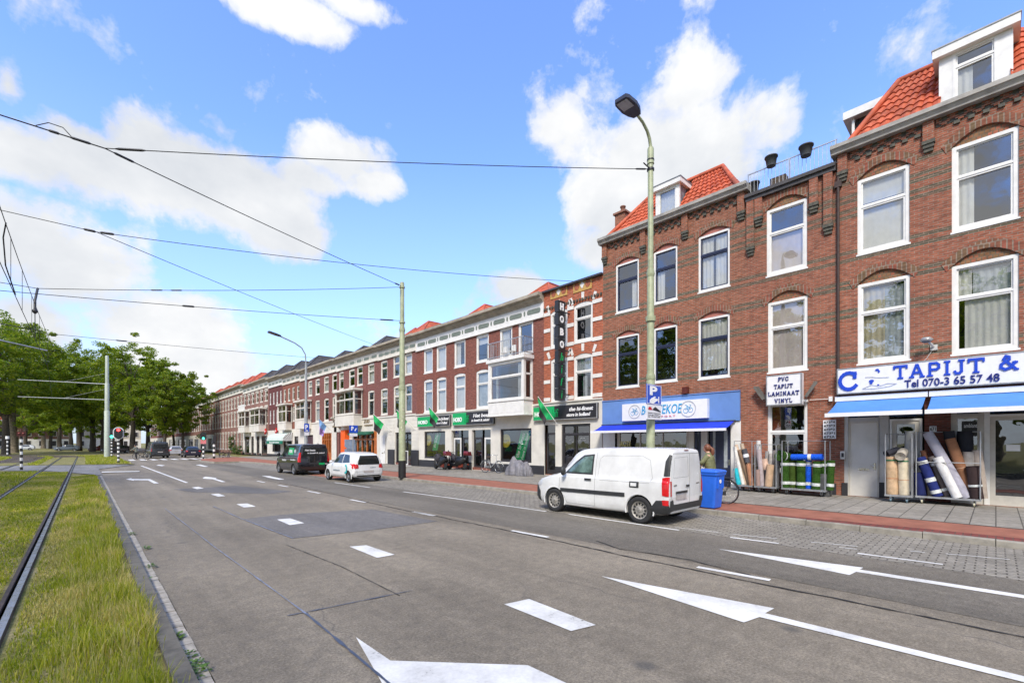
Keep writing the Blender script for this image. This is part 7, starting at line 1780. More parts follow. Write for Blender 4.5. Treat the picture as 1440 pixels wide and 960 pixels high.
bv.line([(2.0, .3), (2.0, 1.66)]); bv.line([(3.35, .4), (3.35, 1.1)]); bv.line([(0, .5), (0, 1.66)], axis='y', sides=(-1,))
for sg in (-1, 1): part('wing_mirror', MB().ball((sg*1.02, 3.08, 1.2), .12, 10, 7, (.8, .5, 1)), BV, bv.body, world=False)
# traffic beyond the crossing
def far_car(stn, paintm, wheels, wr, px, py, label, name, rz=0, kind='hatch', L=None, dark=CGL):
    c = Car(stn, paintm, wheels, wr, nst=36); x, y = G(px, py); c.archmat = paintm
    c.place((x, y, 0), rz, name, label); c.wheel('alloy')
    return c
SED = [(0, .40, .80, 1.0, .6, .78, .55), (.05, .28, .86, 1.10, .72, .86, .6), (.5, .22, .9, 1.38, .78, .89, .6), (1.2, .2, .9, 1.46, .8, .9, .62), (2.2, .2, .9, 1.44, .8, .9, .62), (2.9, .2, .88, 1.06, .8, .89, .64), (3.7, .22, .8, .93, .76, .86, .62), (4.15, .28, .64, .76, .62, .7, .5), (4.25, .36, .52, .6, .4, .5, .3)]
for px, py, pm, lab in ((272, 643, paint('dark_blue_paint', (.012, .016, .035)), 'dark blue hatchback seen from behind left of the right-hand green traffic light'), (248, 640.5, paint('silver_paint', (.5, .5, .52)), 'silver car waiting between the dark camper van and the dark blue hatchback')):
    c = far_car(SED, pm, (.75, 3.35), .31, px, py, lab, 'hatchback_car')
    c.panel('rear_window', [(-.6, .95), (.6, .95), (.5, 1.3), (-.5, 1.3)], CGL, axis='y', sides=(-1,)); c.panel('side_window', [(.7, 1.0), (2.6, 1.0), (2.2, 1.36), (.95, 1.36)], CGL)
    c.panel('tail_lamp', [(-.84, .76), (-.58, .76), (-.58, .92), (-.82, .92)], LAMPR, axis='y', sides=(-1,)); c.panel('tail_lamp', [(.58, .76), (.84, .76), (.82, .92), (.58, .92)], LAMPR, axis='y', sides=(-1,)); c.panel('number_plate', [(-.26, .62), (.26, .62), (.26, .73), (-.26, .73)], PLATE, axis='y', sides=(-1,))
TRP = [(0, .5, 1.05, 1.9, .78, .9, .72), (.04, .34, 1.1, 1.96, .84, .94, .76), (.3, .26, 1.12, 2.02, .9, .96, .78), (1.8, .24, 1.12, 2.04, .9, .97, .8), (3.4, .24, 1.1, 2.0, .9, .96, .78), (4.1, .24, 1.06, 1.5, .88, .94, .7), (4.6, .26, .96, 1.08, .82, .88, .62), (4.9, .34, .7, .8, .6, .7, .4)]
c = far_car(TRP, paint('van_slate_black', (.02, .024, .03)), (.95, 3.9), .34, 225.5, 644.0, 'tall dark van seen from behind, waiting past the zebra crossing under the trees', 'waiting_van', R(2))
c.panel('rear_window', [(-.72, 1.2), (.72, 1.2), (.66, 1.75), (-.66, 1.75)], CGL, axis='y', sides=(-1,)); c.panel('tail_lamp', [(-.95, .85), (-.84, .85), (-.84, 1.3), (-.95, 1.3)], LAMPR, axis='y', sides=(-1,)); c.panel('tail_lamp', [(.84, .85), (.95, .85), (.95, 1.3), (.84, 1.3)], LAMPR, axis='y', sides=(-1,)); c.panel('number_plate', [(-.26, .72), (.26, .72), (.26, .83), (-.26, .83)], PLATE, axis='y', sides=(-1,))
for px, py, pm, lab, rz in ((185, 636.8, paint('dark_red_black_paint', (.02, .012, .014)), 'dark car side-on in the cross traffic behind the red traffic light', 95), (160, 634.5, paint('dark_red_paint', (.12, .01, .012)), 'dark red car behind the green traffic light by the tall pole', 92), (112, 634, paint('grey_blue_paint', (.08, .1, .13)), 'grey-blue car glimpsed between the trunks of the tram avenue', 80), (49, 633, paint('pale_car_paint', (.55, .57, .6)), 'pale car glimpsed far left between the trunks', 85)):
    c = far_car(SED, pm, (.75, 3.35), .31, px, py, lab, 'saloon_car', R(rz))
    c.panel('side_window', [(.7, 1.0), (2.6, 1.0), (2.2, 1.36), (.95, 1.36)], CGL)

# ------------------------------------------------------------------ bin, bicycles, scooters
BINB = M('bin_blue', (.025, .14, .66), .42, var=.08, scale=2.5, bump=.15)
bx0, by0 = 12.55, 5.42
bn = empty('wheelie_bin', (bx0, by0, PV), 'blue wheelie bin standing behind the white van', 'bin', None, R(-2))
def rr_(w, d, z, r=.05, oy=0):
    P = []
    for sx_, sy_, a0 in ((1, 1, 0), (-1, 1, 90), (-1, -1, 180), (1, -1, 270)):
        for k in range(4): a = R(a0+30*k); P.append((sx_*(w/2-r)+r*math.cos(a), sy_*(d/2-r)+r*math.sin(a)+oy, z))
    return P
part('bin_body', MB().loft([rr_(.46, .50, .03), rr_(.465, .51, .08), rr_(.545, .64, .82), rr_(.56, .66, .93)], smooth=False), BINB, bn, world=False)
part('bin_rim', MB().loft([rr_(.60, .70, .91), rr_(.61, .71, .96), rr_(.60, .70, .97)], smooth=False).box(-.16, -.14, -.34, -.30, .55, .9).box(.14, .16, -.34, -.30, .55, .9), BINB, bn, world=False)
part('lid', MB().loft([rr_(.63, .72, .972), rr_(.64, .74, 1.0), rr_(.60, .70, 1.035), rr_(.42, .5, 1.06)], smooth=False).tube([(-.26, .38, .98), (-.26, .44, 1.0), (.26, .44, 1.0), (.26, .38, .98)], .016, 6), BINB, bn, world=False)
for sg in (-1, 1): part('wheel', MB().lathe([(.1, -.03), (.1, .03)], (sg*.27, .22, .1), 'x', 18), RUBBER, bn, world=False)
part('bin_emblem', MB().prism([(.055*math.cos(k*math.pi/4), -.322, .74+.055*math.sin(k*math.pi/4)) for k in range(8)], [(.055*math.cos(k*math.pi/4), -.314, .74+.055*math.sin(k*math.pi/4)) for k in range(8)]), LETW, bn, world=False)

def bicycle(name, loc, rz, label, fmat, group='parked bicycles', crate=None, basket=None, lean=0, full=True):
    r = empty(name, loc, label, 'bicycle', group, rz); W = .35
    for cx_, nm in ((-.54, 0), (.54, 1)):
        ring = [(cx_+W*math.cos(a), 0, W+W*math.sin(a)) for a in np.linspace(0, 2*math.pi, 28)]
        wh = part('wheel', MB().tube(ring, .017, 6, cap=False), TYRE, r, world=False)
        part('rim', MB().tube([(cx_+(W-.025)*math.cos(a), 0, W+(W-.025)*math.sin(a)) for a in np.linspace(0, 2*math.pi, 28)], .008, 5, cap=False), CHROME, wh, world=False)
        sp_ = MB()
        for k in range(14):
            a = 2*math.pi*k/14; sp_.tube([(cx_, .02*(-1)**k, W), (cx_+(W-.02)*math.cos(a), 0, W+(W-.02)*math.sin(a))], .0025, 3)
        part('spokes', sp_, CHROME, wh, world=False)
        part('mudguard', MB().tube([(cx_+(W+.03)*math.cos(a), 0, W+(W+.03)*math.sin(a)) for a in np.linspace(R(10 if nm else 30), R(165 if nm == 0 else 140), 12)], .014, 5), fmat, r, world=False)
    bb, st_, hd, hl = (-.1, 0, .3), (-.24, 0, .78), (.36, 0, .86), (.40, 0, .68)
    part('frame', MB().tube([bb, st_], .017, 7).tube([bb, hl], .02, 7).tube([(-.2, 0, .62), (.2, 0, .5), hl], .014, 7).tube([(-.54, .03, W), bb], .01, 6).tube([(-.54, -.03, W), bb], .01, 6).tube([(-.54, 0, W), (-.22, 0, .72)], .011, 6).tube([hl, hd], .02, 7).tube([(.40, .04, .68), (.46, .05, .5), (.54, .05, W)], .011, 6).tube([(.40, -.04, .68), (.46, -.05, .5), (.54, -.05, W)], .011, 6), fmat, r, world=False)
    part('handlebar', MB().tube([hd, (.33, 0, 1.04)], .012, 6).tube([(.12, -.28, 1.02), (.25, -.25, 1.08), (.36, -.1, 1.06), (.36, .1, 1.06), (.25, .25, 1.08), (.12, .28, 1.02)], .012, 6), CHROME, r, world=False)
    part('saddle', MB().tube([st_, (-.27, 0, .9)], .012, 6).loft([[(-.38, -.1, .93), (-.38, .1, .93), (-.38, .08, .98), (-.38, -.08, .98)], [(-.25, -.09, .92), (-.25, .09, .92), (-.25, .07, .97), (-.25, -.07, .97)], [(-.08, -.025, .93), (-.08, .025, .93), (-.08, .02, .965), (-.08, -.02, .965)]], smooth=False), M('saddle_leather', (.06, .035, .02), .6), r, world=False)
    part('carrier', MB().box(-.74, -.36, -.06, .06, .755, .77).tube([(-.7, .06, .76), (-.54, .05, W)], .007, 5).tube([(-.7, -.06, .76), (-.54, -.05, W)], .007, 5), CPL, r, world=False)
    part('crank', MB().lathe([(.09, -.012), (.09, .012)], (bb[0], .03, bb[2]), 'y', 14).tube([(bb[0], -.07, bb[2]), (bb[0]+.12, -.08, bb[2]-.12)], .011, 5).tube([(bb[0], .07, bb[2]), (bb[0]-.12, .08, bb[2]+.12)], .011, 5), CPL, r, world=False)
    part('chain_case', MB().box(-.56, .02, .045, .06, .25, .37), CPL, r, world=False)
    if crate:
        part('front_crate', MB().box(.36, .76, -.2, .2, .96, .985).box(.36, .385, -.2, .2, .985, 1.2).box(.735, .76, -.2, .2, .985, 1.2).box(.385, .735, -.2, -.175, .985, 1.2).box(.385, .735, .175, .2, .985, 1.2), crate, r, world=False)
    return r
BIKEK = M('bike_black', (.02, .02, .022), .35); BIKEG = M('bike_grey', (.35, .36, .37), .35)
bicycle('bicycle', (13.62, 5.95, PV), R(96), 'dark bicycle with a red front crate held by the woman in the green jacket', BIKEK, None, crate=RED)
part('head_lamp', MB().ball((13.6, 6.5, .85), .04), CHROME, None) if False else None
x_, y_ = G(688, 664.5, PV); b1 = bicycle('bicycle', (x_+.2, y_, PV), R(-82), 'pale grey city bicycle parked before the white shop doors', BIKEG)
x_, y_ = G(786, 668, PV); bicycle('bicycle', (x_+.25, y_-.1, PV), R(-78), 'black city bicycle half hidden by the nose of the white van', BIKEK)
bk1 = bicycle('bicycle', (*G(322, 643.2, PV), PV), R(70), 'dark bicycle at the near end of the rack by the green shrubs', BIKEK, 'bicycles in the far rack')
for px, py, lb, rz in ((316, 643.0, 'dark bicycle in the middle of the far rack by the corner', 60), (309, 642.6, 'dark bicycle at the far end of the rack, next to the striped post', 75)):
    dup(bk1, (*G(px, py, PV), PV), R(rz), lb)
dup(bk1, (*G(199, 645.6), 0), R(150), 'bicycle with a pale carrier bag waiting at the zebra crossing', 'parked bicycles')
# motor scooter with a padded leg cover, and a motorbike beside it
def scooter(loc, rz, label, body, seat):
    r = empty('motor_scooter', loc, label, 'scooter', 'parked scooters', rz)
    for cx_ in (-.62, .62):
        wh = part('wheel', MB().lathe([(.17, -.05), (.25, -.05), (.27, -.02), (.27, .02), (.25, .05), (.17, .05)], (cx_, 0, .27), 'y', 24), TYRE, r, world=False)
        part('rim', MB().lathe([(.18, -.04), (.05, -.03), (.05, .03), (.18, .04)], (cx_, 0, .27), 'y', 20), CHROME, wh, world=False)
    part('body', MB().loft([[(-.85, -.12, .62), (-.85, .12, .62), (-.85, .1, .8), (-.85, -.1, .8)], [(-.5, -.2, .38), (-.5, .2, .38), (-.5, .18, .82), (-.5, -.18, .82)], [(-.1, -.2, .25), (-.1, .2, .25), (-.1, .16, .75), (-.1, -.16, .75)], [(.1, -.18, .2), (.1, .18, .2), (.1, .16, .34), (.1, -.16, .34)], [(.38, -.2, .22), (.38, .2, .22), (.38, .2, .4), (.38, -.2, .4)], [(.52, -.2, .5), (.52, .2, .5), (.42, .22, .9), (.42, -.22, .9)], [(.66, -.1, .6), (.66, .1, .6), (.55, .12, 1.0), (.55, -.12, 1.0)]]), body, r, world=False)
    part('seat', MB().loft([[(-.72, -.13, .82), (-.72, .13, .82), (-.72, .1, .92), (-.72, -.1, .92)], [(-.3, -.15, .76), (-.3, .15, .76), (-.3, .13, .86), (-.3, -.13, .86)], [(.0, -.1, .74), (.0, .1, .74), (.0, .08, .8), (.0, -.08, .8)]]), seat, r, world=False)
    part('top_box', MB().loft([[(-1.12, -.2, .95), (-1.12, .2, .95), (-1.1, .18, 1.2), (-1.1, -.18, 1.2)], [(-.72, -.2, .95), (-.72, .2, .95), (-.76, .18, 1.24), (-.76, -.18, 1.24)]]), M('dark_red_box', (.16, .01, .015), .3, coat=.5), r, world=False)
    part('handlebar', MB().tube([(.5, 0, .9), (.42, 0, 1.12)], .03, 8).tube([(.32, -.34, 1.12), (.42, -.15, 1.14), (.42, .15, 1.14), (.32, .34, 1.12)], .018, 7).ball((.36, -.4, 1.25), .05).ball((.36, .4, 1.25), .05), CPL, r, world=False)
    part('leg_cover', MB().ball((.22, 0, .72), .25, 12, 8, (.8, .9, 1.1)).ball((.34, .0, .95), .16, 10, 6, (.8, 1.3, .8)), M('quilted_cover_black', (.035, .032, .04), .8, var=.4, scale=14, bump=.5), r, world=False)
    part('fork', MB().tube([(.5, .07, .55), (.62, .07, .27)], .025, 6).tube([(.5, -.07, .55), (.62, -.07, .27)], .025, 6), CHROME, r, world=False)
    part('engine', MB().box(-.6, -.2, -.12, .12, .18, .4).tube([(-.3, -.14, .25), (-.9, -.16, .35)], .05, 8), M('engine_red_grey', (.25, .05, .03), .5, .3), r, world=False)
    return r
x_, y_ = G(617.5, 659.8, PV); sc = scooter((x_+.1, y_, PV), R(84), 'black motor scooter with quilted leg cover and dark red top box beside the glazed doors', BLACKP, BLACKP)
x_, y_ = G(633, 660.2, PV); scooter((x_+.45, y_-.1, PV), R(104), 'second black scooter with dark red top box, nearer the white-framed door', BLACKP, BLACKP)
# draped cover over a motorbike
x_, y_ = G(721, 668.5, PV); x_ += .45
cvm = M('crumpled_grey_cover', (.17, .165, .18), .7, var=.25, scale=4, bump=.6)
nu, nv = 110, 26; cv = MB(); g_ = []
def crest(u):   # silhouette of the bike under the cloth, u along the street
    return .62+.52*math.exp(-((u-.42)/.20)**2)+.20*math.exp(-((u+.10)/.30)**2)+.30*math.exp(-((u+.62)/.17)**2)
for j in range(nv+1):
    v = j/nv; row = []
    for i in range(nu):
        a = 2*math.pi*i/nu; ca_, sa_ = math.cos(a), math.sin(a)
        drape = (1-v)**.8
        wr_ = .085*math.sin(a*11+1.3+v*2)+.06*math.sin(a*19+2*math.sin(v*4))+.05*math.sin(a*31+v*5)
        ry = (1.0-.12*v-.75*max(0, v-.55)/.45*(.6+.4*v))*(1+wr_*drape*.55); rx = (.40-.34*v**1.3)*(1+wr_*drape*1.5+.10*math.sin(a*7+v*7)*v)
        u = sa_*ry; z = v**.75*crest(u)*(1+.02*math.sin(a*13+v*9))
        row.append((x_+rx*ca_, y_+u, PV+.01+z+(.02*math.sin(a*23)*drape if v > 0 else 0)))
    g_.append(row)
cv.loft(g_, cap=True)
solo('covered_motorbike', cv, cvm, 'motorbike shrouded in a crumpled grey cover below the slanting green banner', 'motorbike', 'parked scooters')
# pavement board by the tram pole
x_, y_ = 18.15, FY(570, 18.15)
sb_ = empty('pavement_board', (x_, y_, PV), 'dark-framed pavement board standing behind the tall tram pole', 'board')
part('frame', MB().box(x_, x_+.04, y_-.36, y_-.31, PV+.1, 1.3).box(x_, x_+.04, y_+.31, y_+.36, PV+.1, 1.3).box(x_, x_+.04, y_-.31, y_+.31, PV+.1, PV+.16).box(x_, x_+.04, y_-.31, y_+.31, 1.24, 1.3).box(x_-.2, x_+.3, y_-.4, y_+.4, PV, PV+.05), WHITE, sb_)
part('board', MB().box(x_+.012, x_+.03, y_-.31, y_+.31, PV+.16, 1.24), DKFR, sb_)

# ------------------------------------------------------------------ roll cages and rolls of carpet
def cage(name, label, pxl, pxr, x0, x1, h, mid=True, wheelcol=None, closed=False, group='roll cages with carpet rolls', posts_tall=None):
    y0, y1 = FY(pxr, x0), FY(pxl, x0); r = empty(name, ((x0+x1)/2, (y0+y1)/2, PV), label, 'roll cage', group); wheelcol = wheelcol or RUBBER
    b = PV+.17
    part('platform', MB().box(x0, x1, y0, y1, b, b+.05), STEEL, r)
    for xx in (x0+.02, x1-.02):
        for yy in (y0+.02, y1-.02): part('post', MB().tube([(xx, yy, b), (xx, yy, PV+h)], .016, 8), STEEL, r)
    rb = MB()
    for yy in (y0+.02, y1-.02):
        for z in (PV+h, PV+h*.55): rb.tube([(x0+.02, yy, z), (x1-.02, yy, z)], .012, 6)
        if closed:
            for k in range(1, 5): rb.tube([(x0+(x1-x0)*k/5, yy, b), (x0+(x1-x0)*k/5, yy, PV+h)], .005, 4)
    rb.tube([(x1-.02, y0+.02, PV+h), (x1-.02, y1-.02, PV+h)], .012, 6)
    if mid: rb.tube([(x0+.0, y0+.02, PV+h*mid), (x0+.0, y1-.02, PV+h*mid)], .014, 6)
    part('rail', rb, STEEL, r)
    for xx in (x0+.1, x1-.1):
        for yy in (y0+.14, y1-.14):
            w_ = part('caster', MB().lathe([(.055, -.018), (.062, 0), (.055, .018)], (xx, yy, PV+.062), 'y', 16), wheelcol, r)
            part('fork', MB().box(xx-.03, xx+.03, yy-.03, yy-.02, PV+.06, b).box(xx-.03, xx+.03, yy+.02, yy+.03, PV+.06, b), STEEL, w_)
    return r
CG1 = cage('roll_cage', 'tall narrow roll cage with laminate boards beside the dark blue door', 1031.5, 1058, 17.75, 18.45, 1.85, mid=0)
CG2 = cage('roll_cage', 'roll cage of pale and grey vinyl rolls, second from the blue shop', 1060.5, 1092, 17.7, 18.4, 1.72, mid=0, closed=True)
CG3 = cage('roll_cage', 'wide roll cage of artificial grass rolls under the number board', 1098.5, 1161, 17.65, 18.35, 1.85, mid=.55)
CG4 = cage('roll_cage', 'narrow roll cage with two tan rolls in front of the dark glazed door', 1243.5, 1283.5, 17.72, 18.35, 2.05, mid=.0, closed=True, wheelcol=M('caster_blue_grey', (.12, .2, .25), .5))
CG5 = cage('roll_cage', 'widest roll cage of leaning carpet rolls under the second awning', 1287, 1380, 17.95, 18.6, 2.1, mid=.58, wheelcol=M('caster_cream', (.6, .56, .4), .5))
def roll(label, pb, ptp, wpx, col, x, group, xt=None, core=True, bands=(), var=.12, scale=6, cat_='carpet roll', name='carpet_roll', zc=None, bump=.5, fl=1.0):
    xt = xt or x
    a = Vector((x, FY(pb[0], x), FZ(*pb, x))); b = Vector((xt, FY(ptp[0], xt), FZ(*ptp, xt)))
    a.z = max(a.z, PV+.225)
    r_ = wpx/2*(ST*x+CT*a.y)/FP; d = (b-a).normalized(); mat = M('roll_%02x%02x%02x' % tuple(int(c*255) for c in col), col, .9, var=var, scale=scale, bump=bump, spec=.15)
    n = 22; pts = [a.lerp(b, i/8) for i in range(9)]
    up = Vector((0, 0, 1)) if abs(d.z) < .9 else Vector((1, 0, 0)); u = d.cross(up).normalized(); v = u.cross(d).normalized(); rnd = random.Random(label)
    rings = []
    for i, p in enumerate(pts):
        k = r_*(1+rnd.uniform(-.03, .03)); rings.append([p+(u*math.cos(2*math.pi*j/n)+v*math.sin(2*math.pi*j/n)*fl)*k*(1+.02*math.sin(j*1.7)) for j in range(n)])
    mb = MB().loft(rings, cap=False)
    for e, dd in ((a, -1), (b, 1)):          # spiral ends
        for q in range(4):
            r0, r1 = r_*(1-.24*q), r_*(1-.24*q-.17); z_ = dd*(-.004*(q % 2)); z2 = dd*(-.02)
            o_ = [e+d*z_+(u*math.cos(2*math.pi*j/n)+v*math.sin(2*math.pi*j/n)*fl)*r0 for j in range(n)]; i_ = [e+d*z_+(u*math.cos(2*math.pi*j/n)+v*math.sin(2*math.pi*j/n)*fl)*max(r1, .004) for j in range(n)]; s_ = [e+d*z2+(u*math.cos(2*math.pi*j/n)+v*math.sin(2*math.pi*j/n)*fl)*max(r1, .004) for j in range(n)]
            mb.loft([o_, i_, s_], cap=False)
            s2 = [e+d*z2+(u*math.cos(2*math.pi*j/n)+v*math.sin(2*math.pi*j/n)*fl)*max(r_*(1-.24*(q+1)), .004) for j in range(n)]; mb.loft([s_, s2], cap=False)
    o = tag(part(name, mb, mat, None), label, cat_, group)
    for f, c_, w_ in bands:
        p = a.lerp(b, f); L_ = w_
        part('wrap_band', MB().loft([[p+d*k+(u*math.cos(2*math.pi*j/n)+v*math.sin(2*math.pi*j/n)*fl)*r_*1.045 for j in range(n)] for k in (-L_/2, L_/2)], cap=False), c_, o)
    return o
LBL = M('plastic_label', (.62, .64, .62), .35, var=.2, scale=12); GTAPE = M('green_strap', (.0, .16, .07), .5)
AG, AG2 = (.03, .075, .012), (.05, .085, .015); gg = 'artificial grass rolls in the wide cage'
GR_ = [(1104.5, 695-3, 1103.5, 647, 10.5, AG, 'leftmost'), (1115, 692.5, 1114.5, 647, 10, AG2, 'second from the left, olive'), (1126.5, 693, 1126.5, 647.5, 11, AG, 'third from the left'), (1137, 693, 1137, 645, 8, (.012, .09, .60), 'only blue upright'), (1147.5, 694.5, 1149.5, 648.5, 11, AG, 'right of the blue roll, with white labels'), (1158.5, 695.5, 1160, 648, 10.5, AG, 'second from the right'), (1167, 694.5, 1169, 647, 9, AG, 'rightmost')]
for i, (a, b, c_, d_, w_, col, nm) in enumerate(GR_):
    roll('artificial grass roll standing in the wide cage, %s' % nm, (a, b), (c_, d_), w_, col, 17.95+.1*(i % 2), gg, bands=((.17, LBL, .1), (.86, LBL, .1)), var=.35, scale=30, bump=1)
roll('blue artificial grass roll lying across the top of the upright grass rolls', (1113, 642.5), (1157, 642.5), 8.5, (.012, .09, .60), 17.9, gg, bands=((.6, LBL, .1),), var=.2)
roll('short dark green grass roll lying end-on on top of the wide cage', (1096, 640), (1107, 644), 15, AG, 17.8, gg, xt=18.2, bands=((.35, LBL, .05),), var=.35, scale=30, bump=1)
g2 = 'vinyl rolls in the second cage'
for lab, pb, pt_, w_, col, x in (('dark taupe vinyl roll at the left of the second cage', (1064, 688), (1061, 642), 5, (.13, .10, .07), 18.2), ('white vinyl roll reaching highest in the second cage', (1069, 690), (1066.5, 619), 6, (.62, .60, .58), 18.3), ('rosy grey vinyl roll leaning in the middle of the second cage', (1072, 689), (1067, 631.5), 6.5, (.42, .36, .37), 17.95),
                              ('pinkish short roll low at the left of the second cage', (1066, 690), (1065.5, 660), 5.5, (.33, .23, .20), 17.85), ('tan wood-look roll standing at the front right of the second cage', (1080.5, 689.5), (1083.5, 653), 9.5, (.50, .34, .22), 17.85), ('peach roll end leaning behind the tan roll', (1078, 660), (1074.5, 645), 8, (.60, .42, .32), 18.0),
                              ('grey-brown roll at the right of the second cage', (1089, 690), (1089.5, 633), 6, (.25, .23, .22), 18.2), ('slate grey roll at the far right of the second cage', (1092.5, 690), (1094, 634), 5.5, (.17, .17, .18), 18.1), ('pale ribbed roll behind the tan roll', (1085, 688), (1084.5, 637.5), 6, (.50, .47, .44), 18.25), ('mid grey narrow roll beside the pale ribbed roll', (1076, 688), (1079, 634), 5, (.33, .32, .31), 18.3)):
    roll(lab, pb, pt_, w_, col, x, g2, var=.12)
g1 = 'boards and rolls in the tall narrow cage'
for lab, pb, pt_, w_, col, x in (('white board roll leaning at the left of the tall narrow cage', (1045, 685), (1033, 628), 5, (.68, .66, .62), 17.95), ('pale pine roll leaning beside the white one', (1049.5, 685), (1035, 625), 5, (.60, .46, .34), 18.05), ('walnut brown roll leaning across the tall narrow cage', (1055, 686), (1040, 632), 5.5, (.26, .17, .11), 17.95), ('light oak roll behind the walnut one', (1056, 684), (1043, 623.5), 5, (.5, .4, .3), 18.2), ('turquoise wedge-like roll low at the left of the tall narrow cage', (1039, 687), (1034, 658), 6, (.03, .42, .50), 17.85), ('black and white wrapped roll at the top of the tall narrow cage', (1051.5, 650), (1046.5, 631), 7, (.08, .08, .09), 17.9), ('terracotta short roll at the right of the tall narrow cage', (1057, 684), (1052.5, 652), 6.5, (.42, .2, .11), 17.85)):
    roll(lab, pb, pt_, w_, col, x, g1, var=.15, bands=((.5, LETW, .12),) if 'black and white' in lab else ())
g4 = 'tan rolls in the narrow cage'
roll('tan speckled roll standing at the left of the narrow cage', (1254.5, 697), (1253.5, 641.5), 13.5, (.52, .36, .22), 17.95, g4, bands=((.42, M('orange_tape', (.5, .16, .05), .5), .015), (.9, GTAPE, .035)), var=.2)
roll('cream roll standing at the right of the narrow cage', (1271, 697.5), (1269.5, 643), 12, (.60, .52, .38), 17.95, g4, bands=((.4, M('orange_tape', (.5, .16, .05), .5), .012), (.9, GTAPE, .035)))
roll('dark charcoal roll lying on top of the narrow cage', (1246, 638), (1262, 632), 9, (.035, .035, .045), 17.9, g4, xt=18.2)
roll('cream and black spiral roll lying end-on on top of the narrow cage', (1266, 641.5), (1270, 635), 12, (.42, .38, .32), 17.72, g4, xt=18.2)
roll('tall grey wrapped roll standing behind the narrow cage', (1279, 690), (1279.5, 606), 11, (.24, .25, .26), 18.3, g4)
g5 = 'carpet rolls leaning in the widest cage'
for lab, pb, pt_, w_, col, x, bd in (('navy blue roll with white labels leaning left in the widest cage', (1319, 698), (1294, 642.5), 11.5, (.02, .03, .14), 18.1, ((.12, LBL, .1), (.42, LBL, .12), (.86, LBL, .1))),
                                     ('short navy roll upright at the left end of the widest cage', (1294.5, 697), (1292, 664), 13, (.018, .025, .10), 18.2, ()),
                                     ('thin beige roll leaning behind the navy roll', (1308, 697), (1300, 655), 5, (.4, .33, .25), 18.3, ()),
                                     ('dark taupe roll with labels leaning in the widest cage', (1333, 699), (1309, 641.5), 8, (.12, .10, .095), 18.2, ((.18, LBL, .08), (.8, LBL, .08))),
                                     ('brown narrow roll end behind the navy and taupe rolls', (1306, 660), (1298, 633), 6.5, (.22, .10, .06), 18.35, ()),
                                     ('white roll leaning in the middle of the widest cage', (1346.5, 702), (1318, 642.5), 11, (.66, .65, .64), 18.05, ()),
                                     ('long lilac-grey roll reaching highest in the widest cage', (1359, 703), (1304, 608), 12.5, (.36, .35, .41), 18.2, ()),
                                     ('rust brown roll leaning right of the lilac-grey roll', (1367, 703.5), (1336, 616.5), 12, (.27, .13, .07), 18.3, ((.5, M('tan_tape', (.5, .3, .2), .5), .02),)),
                                     ('black roll end rising behind the rust brown roll', (1340, 640), (1334, 606), 12, (.03, .032, .04), 18.45, ()),
                                     ('grey ribbed roll standing short behind the dark plum roll', (1362, 690), (1362, 635), 13.5, (.36, .33, .30), 18.4, ()),
                                     ('dark plum brown roll standing at the right end of the widest cage', (1374, 704), (1367.5, 655), 14, (.045, .03, .03), 18.15, ((.4, LBL, .06),)),
                                     ('tan roll against the right posts of the widest cage', (1382, 702), (1374, 632.5), 11, (.38, .32, .27), 18.4, ())):
    roll(lab, pb, pt_, w_, col, x, g5, bands=bd)
roll('tall black roll standing in the shop doorway behind the widest cage', (1357, 690), (1356.5, 606), 16, (.03, .033, .04), 18.62, None)
gb_ = MB().box(D-.9, D-.45, FY(1175), FY(1163), PV, PV+.75); solo('grey_crate', gb_, M('crate_grey', (.09, .09, .09), .7, var=.3), 'dark grey crate standing behind the right end of the grass roll cage', 'crate')

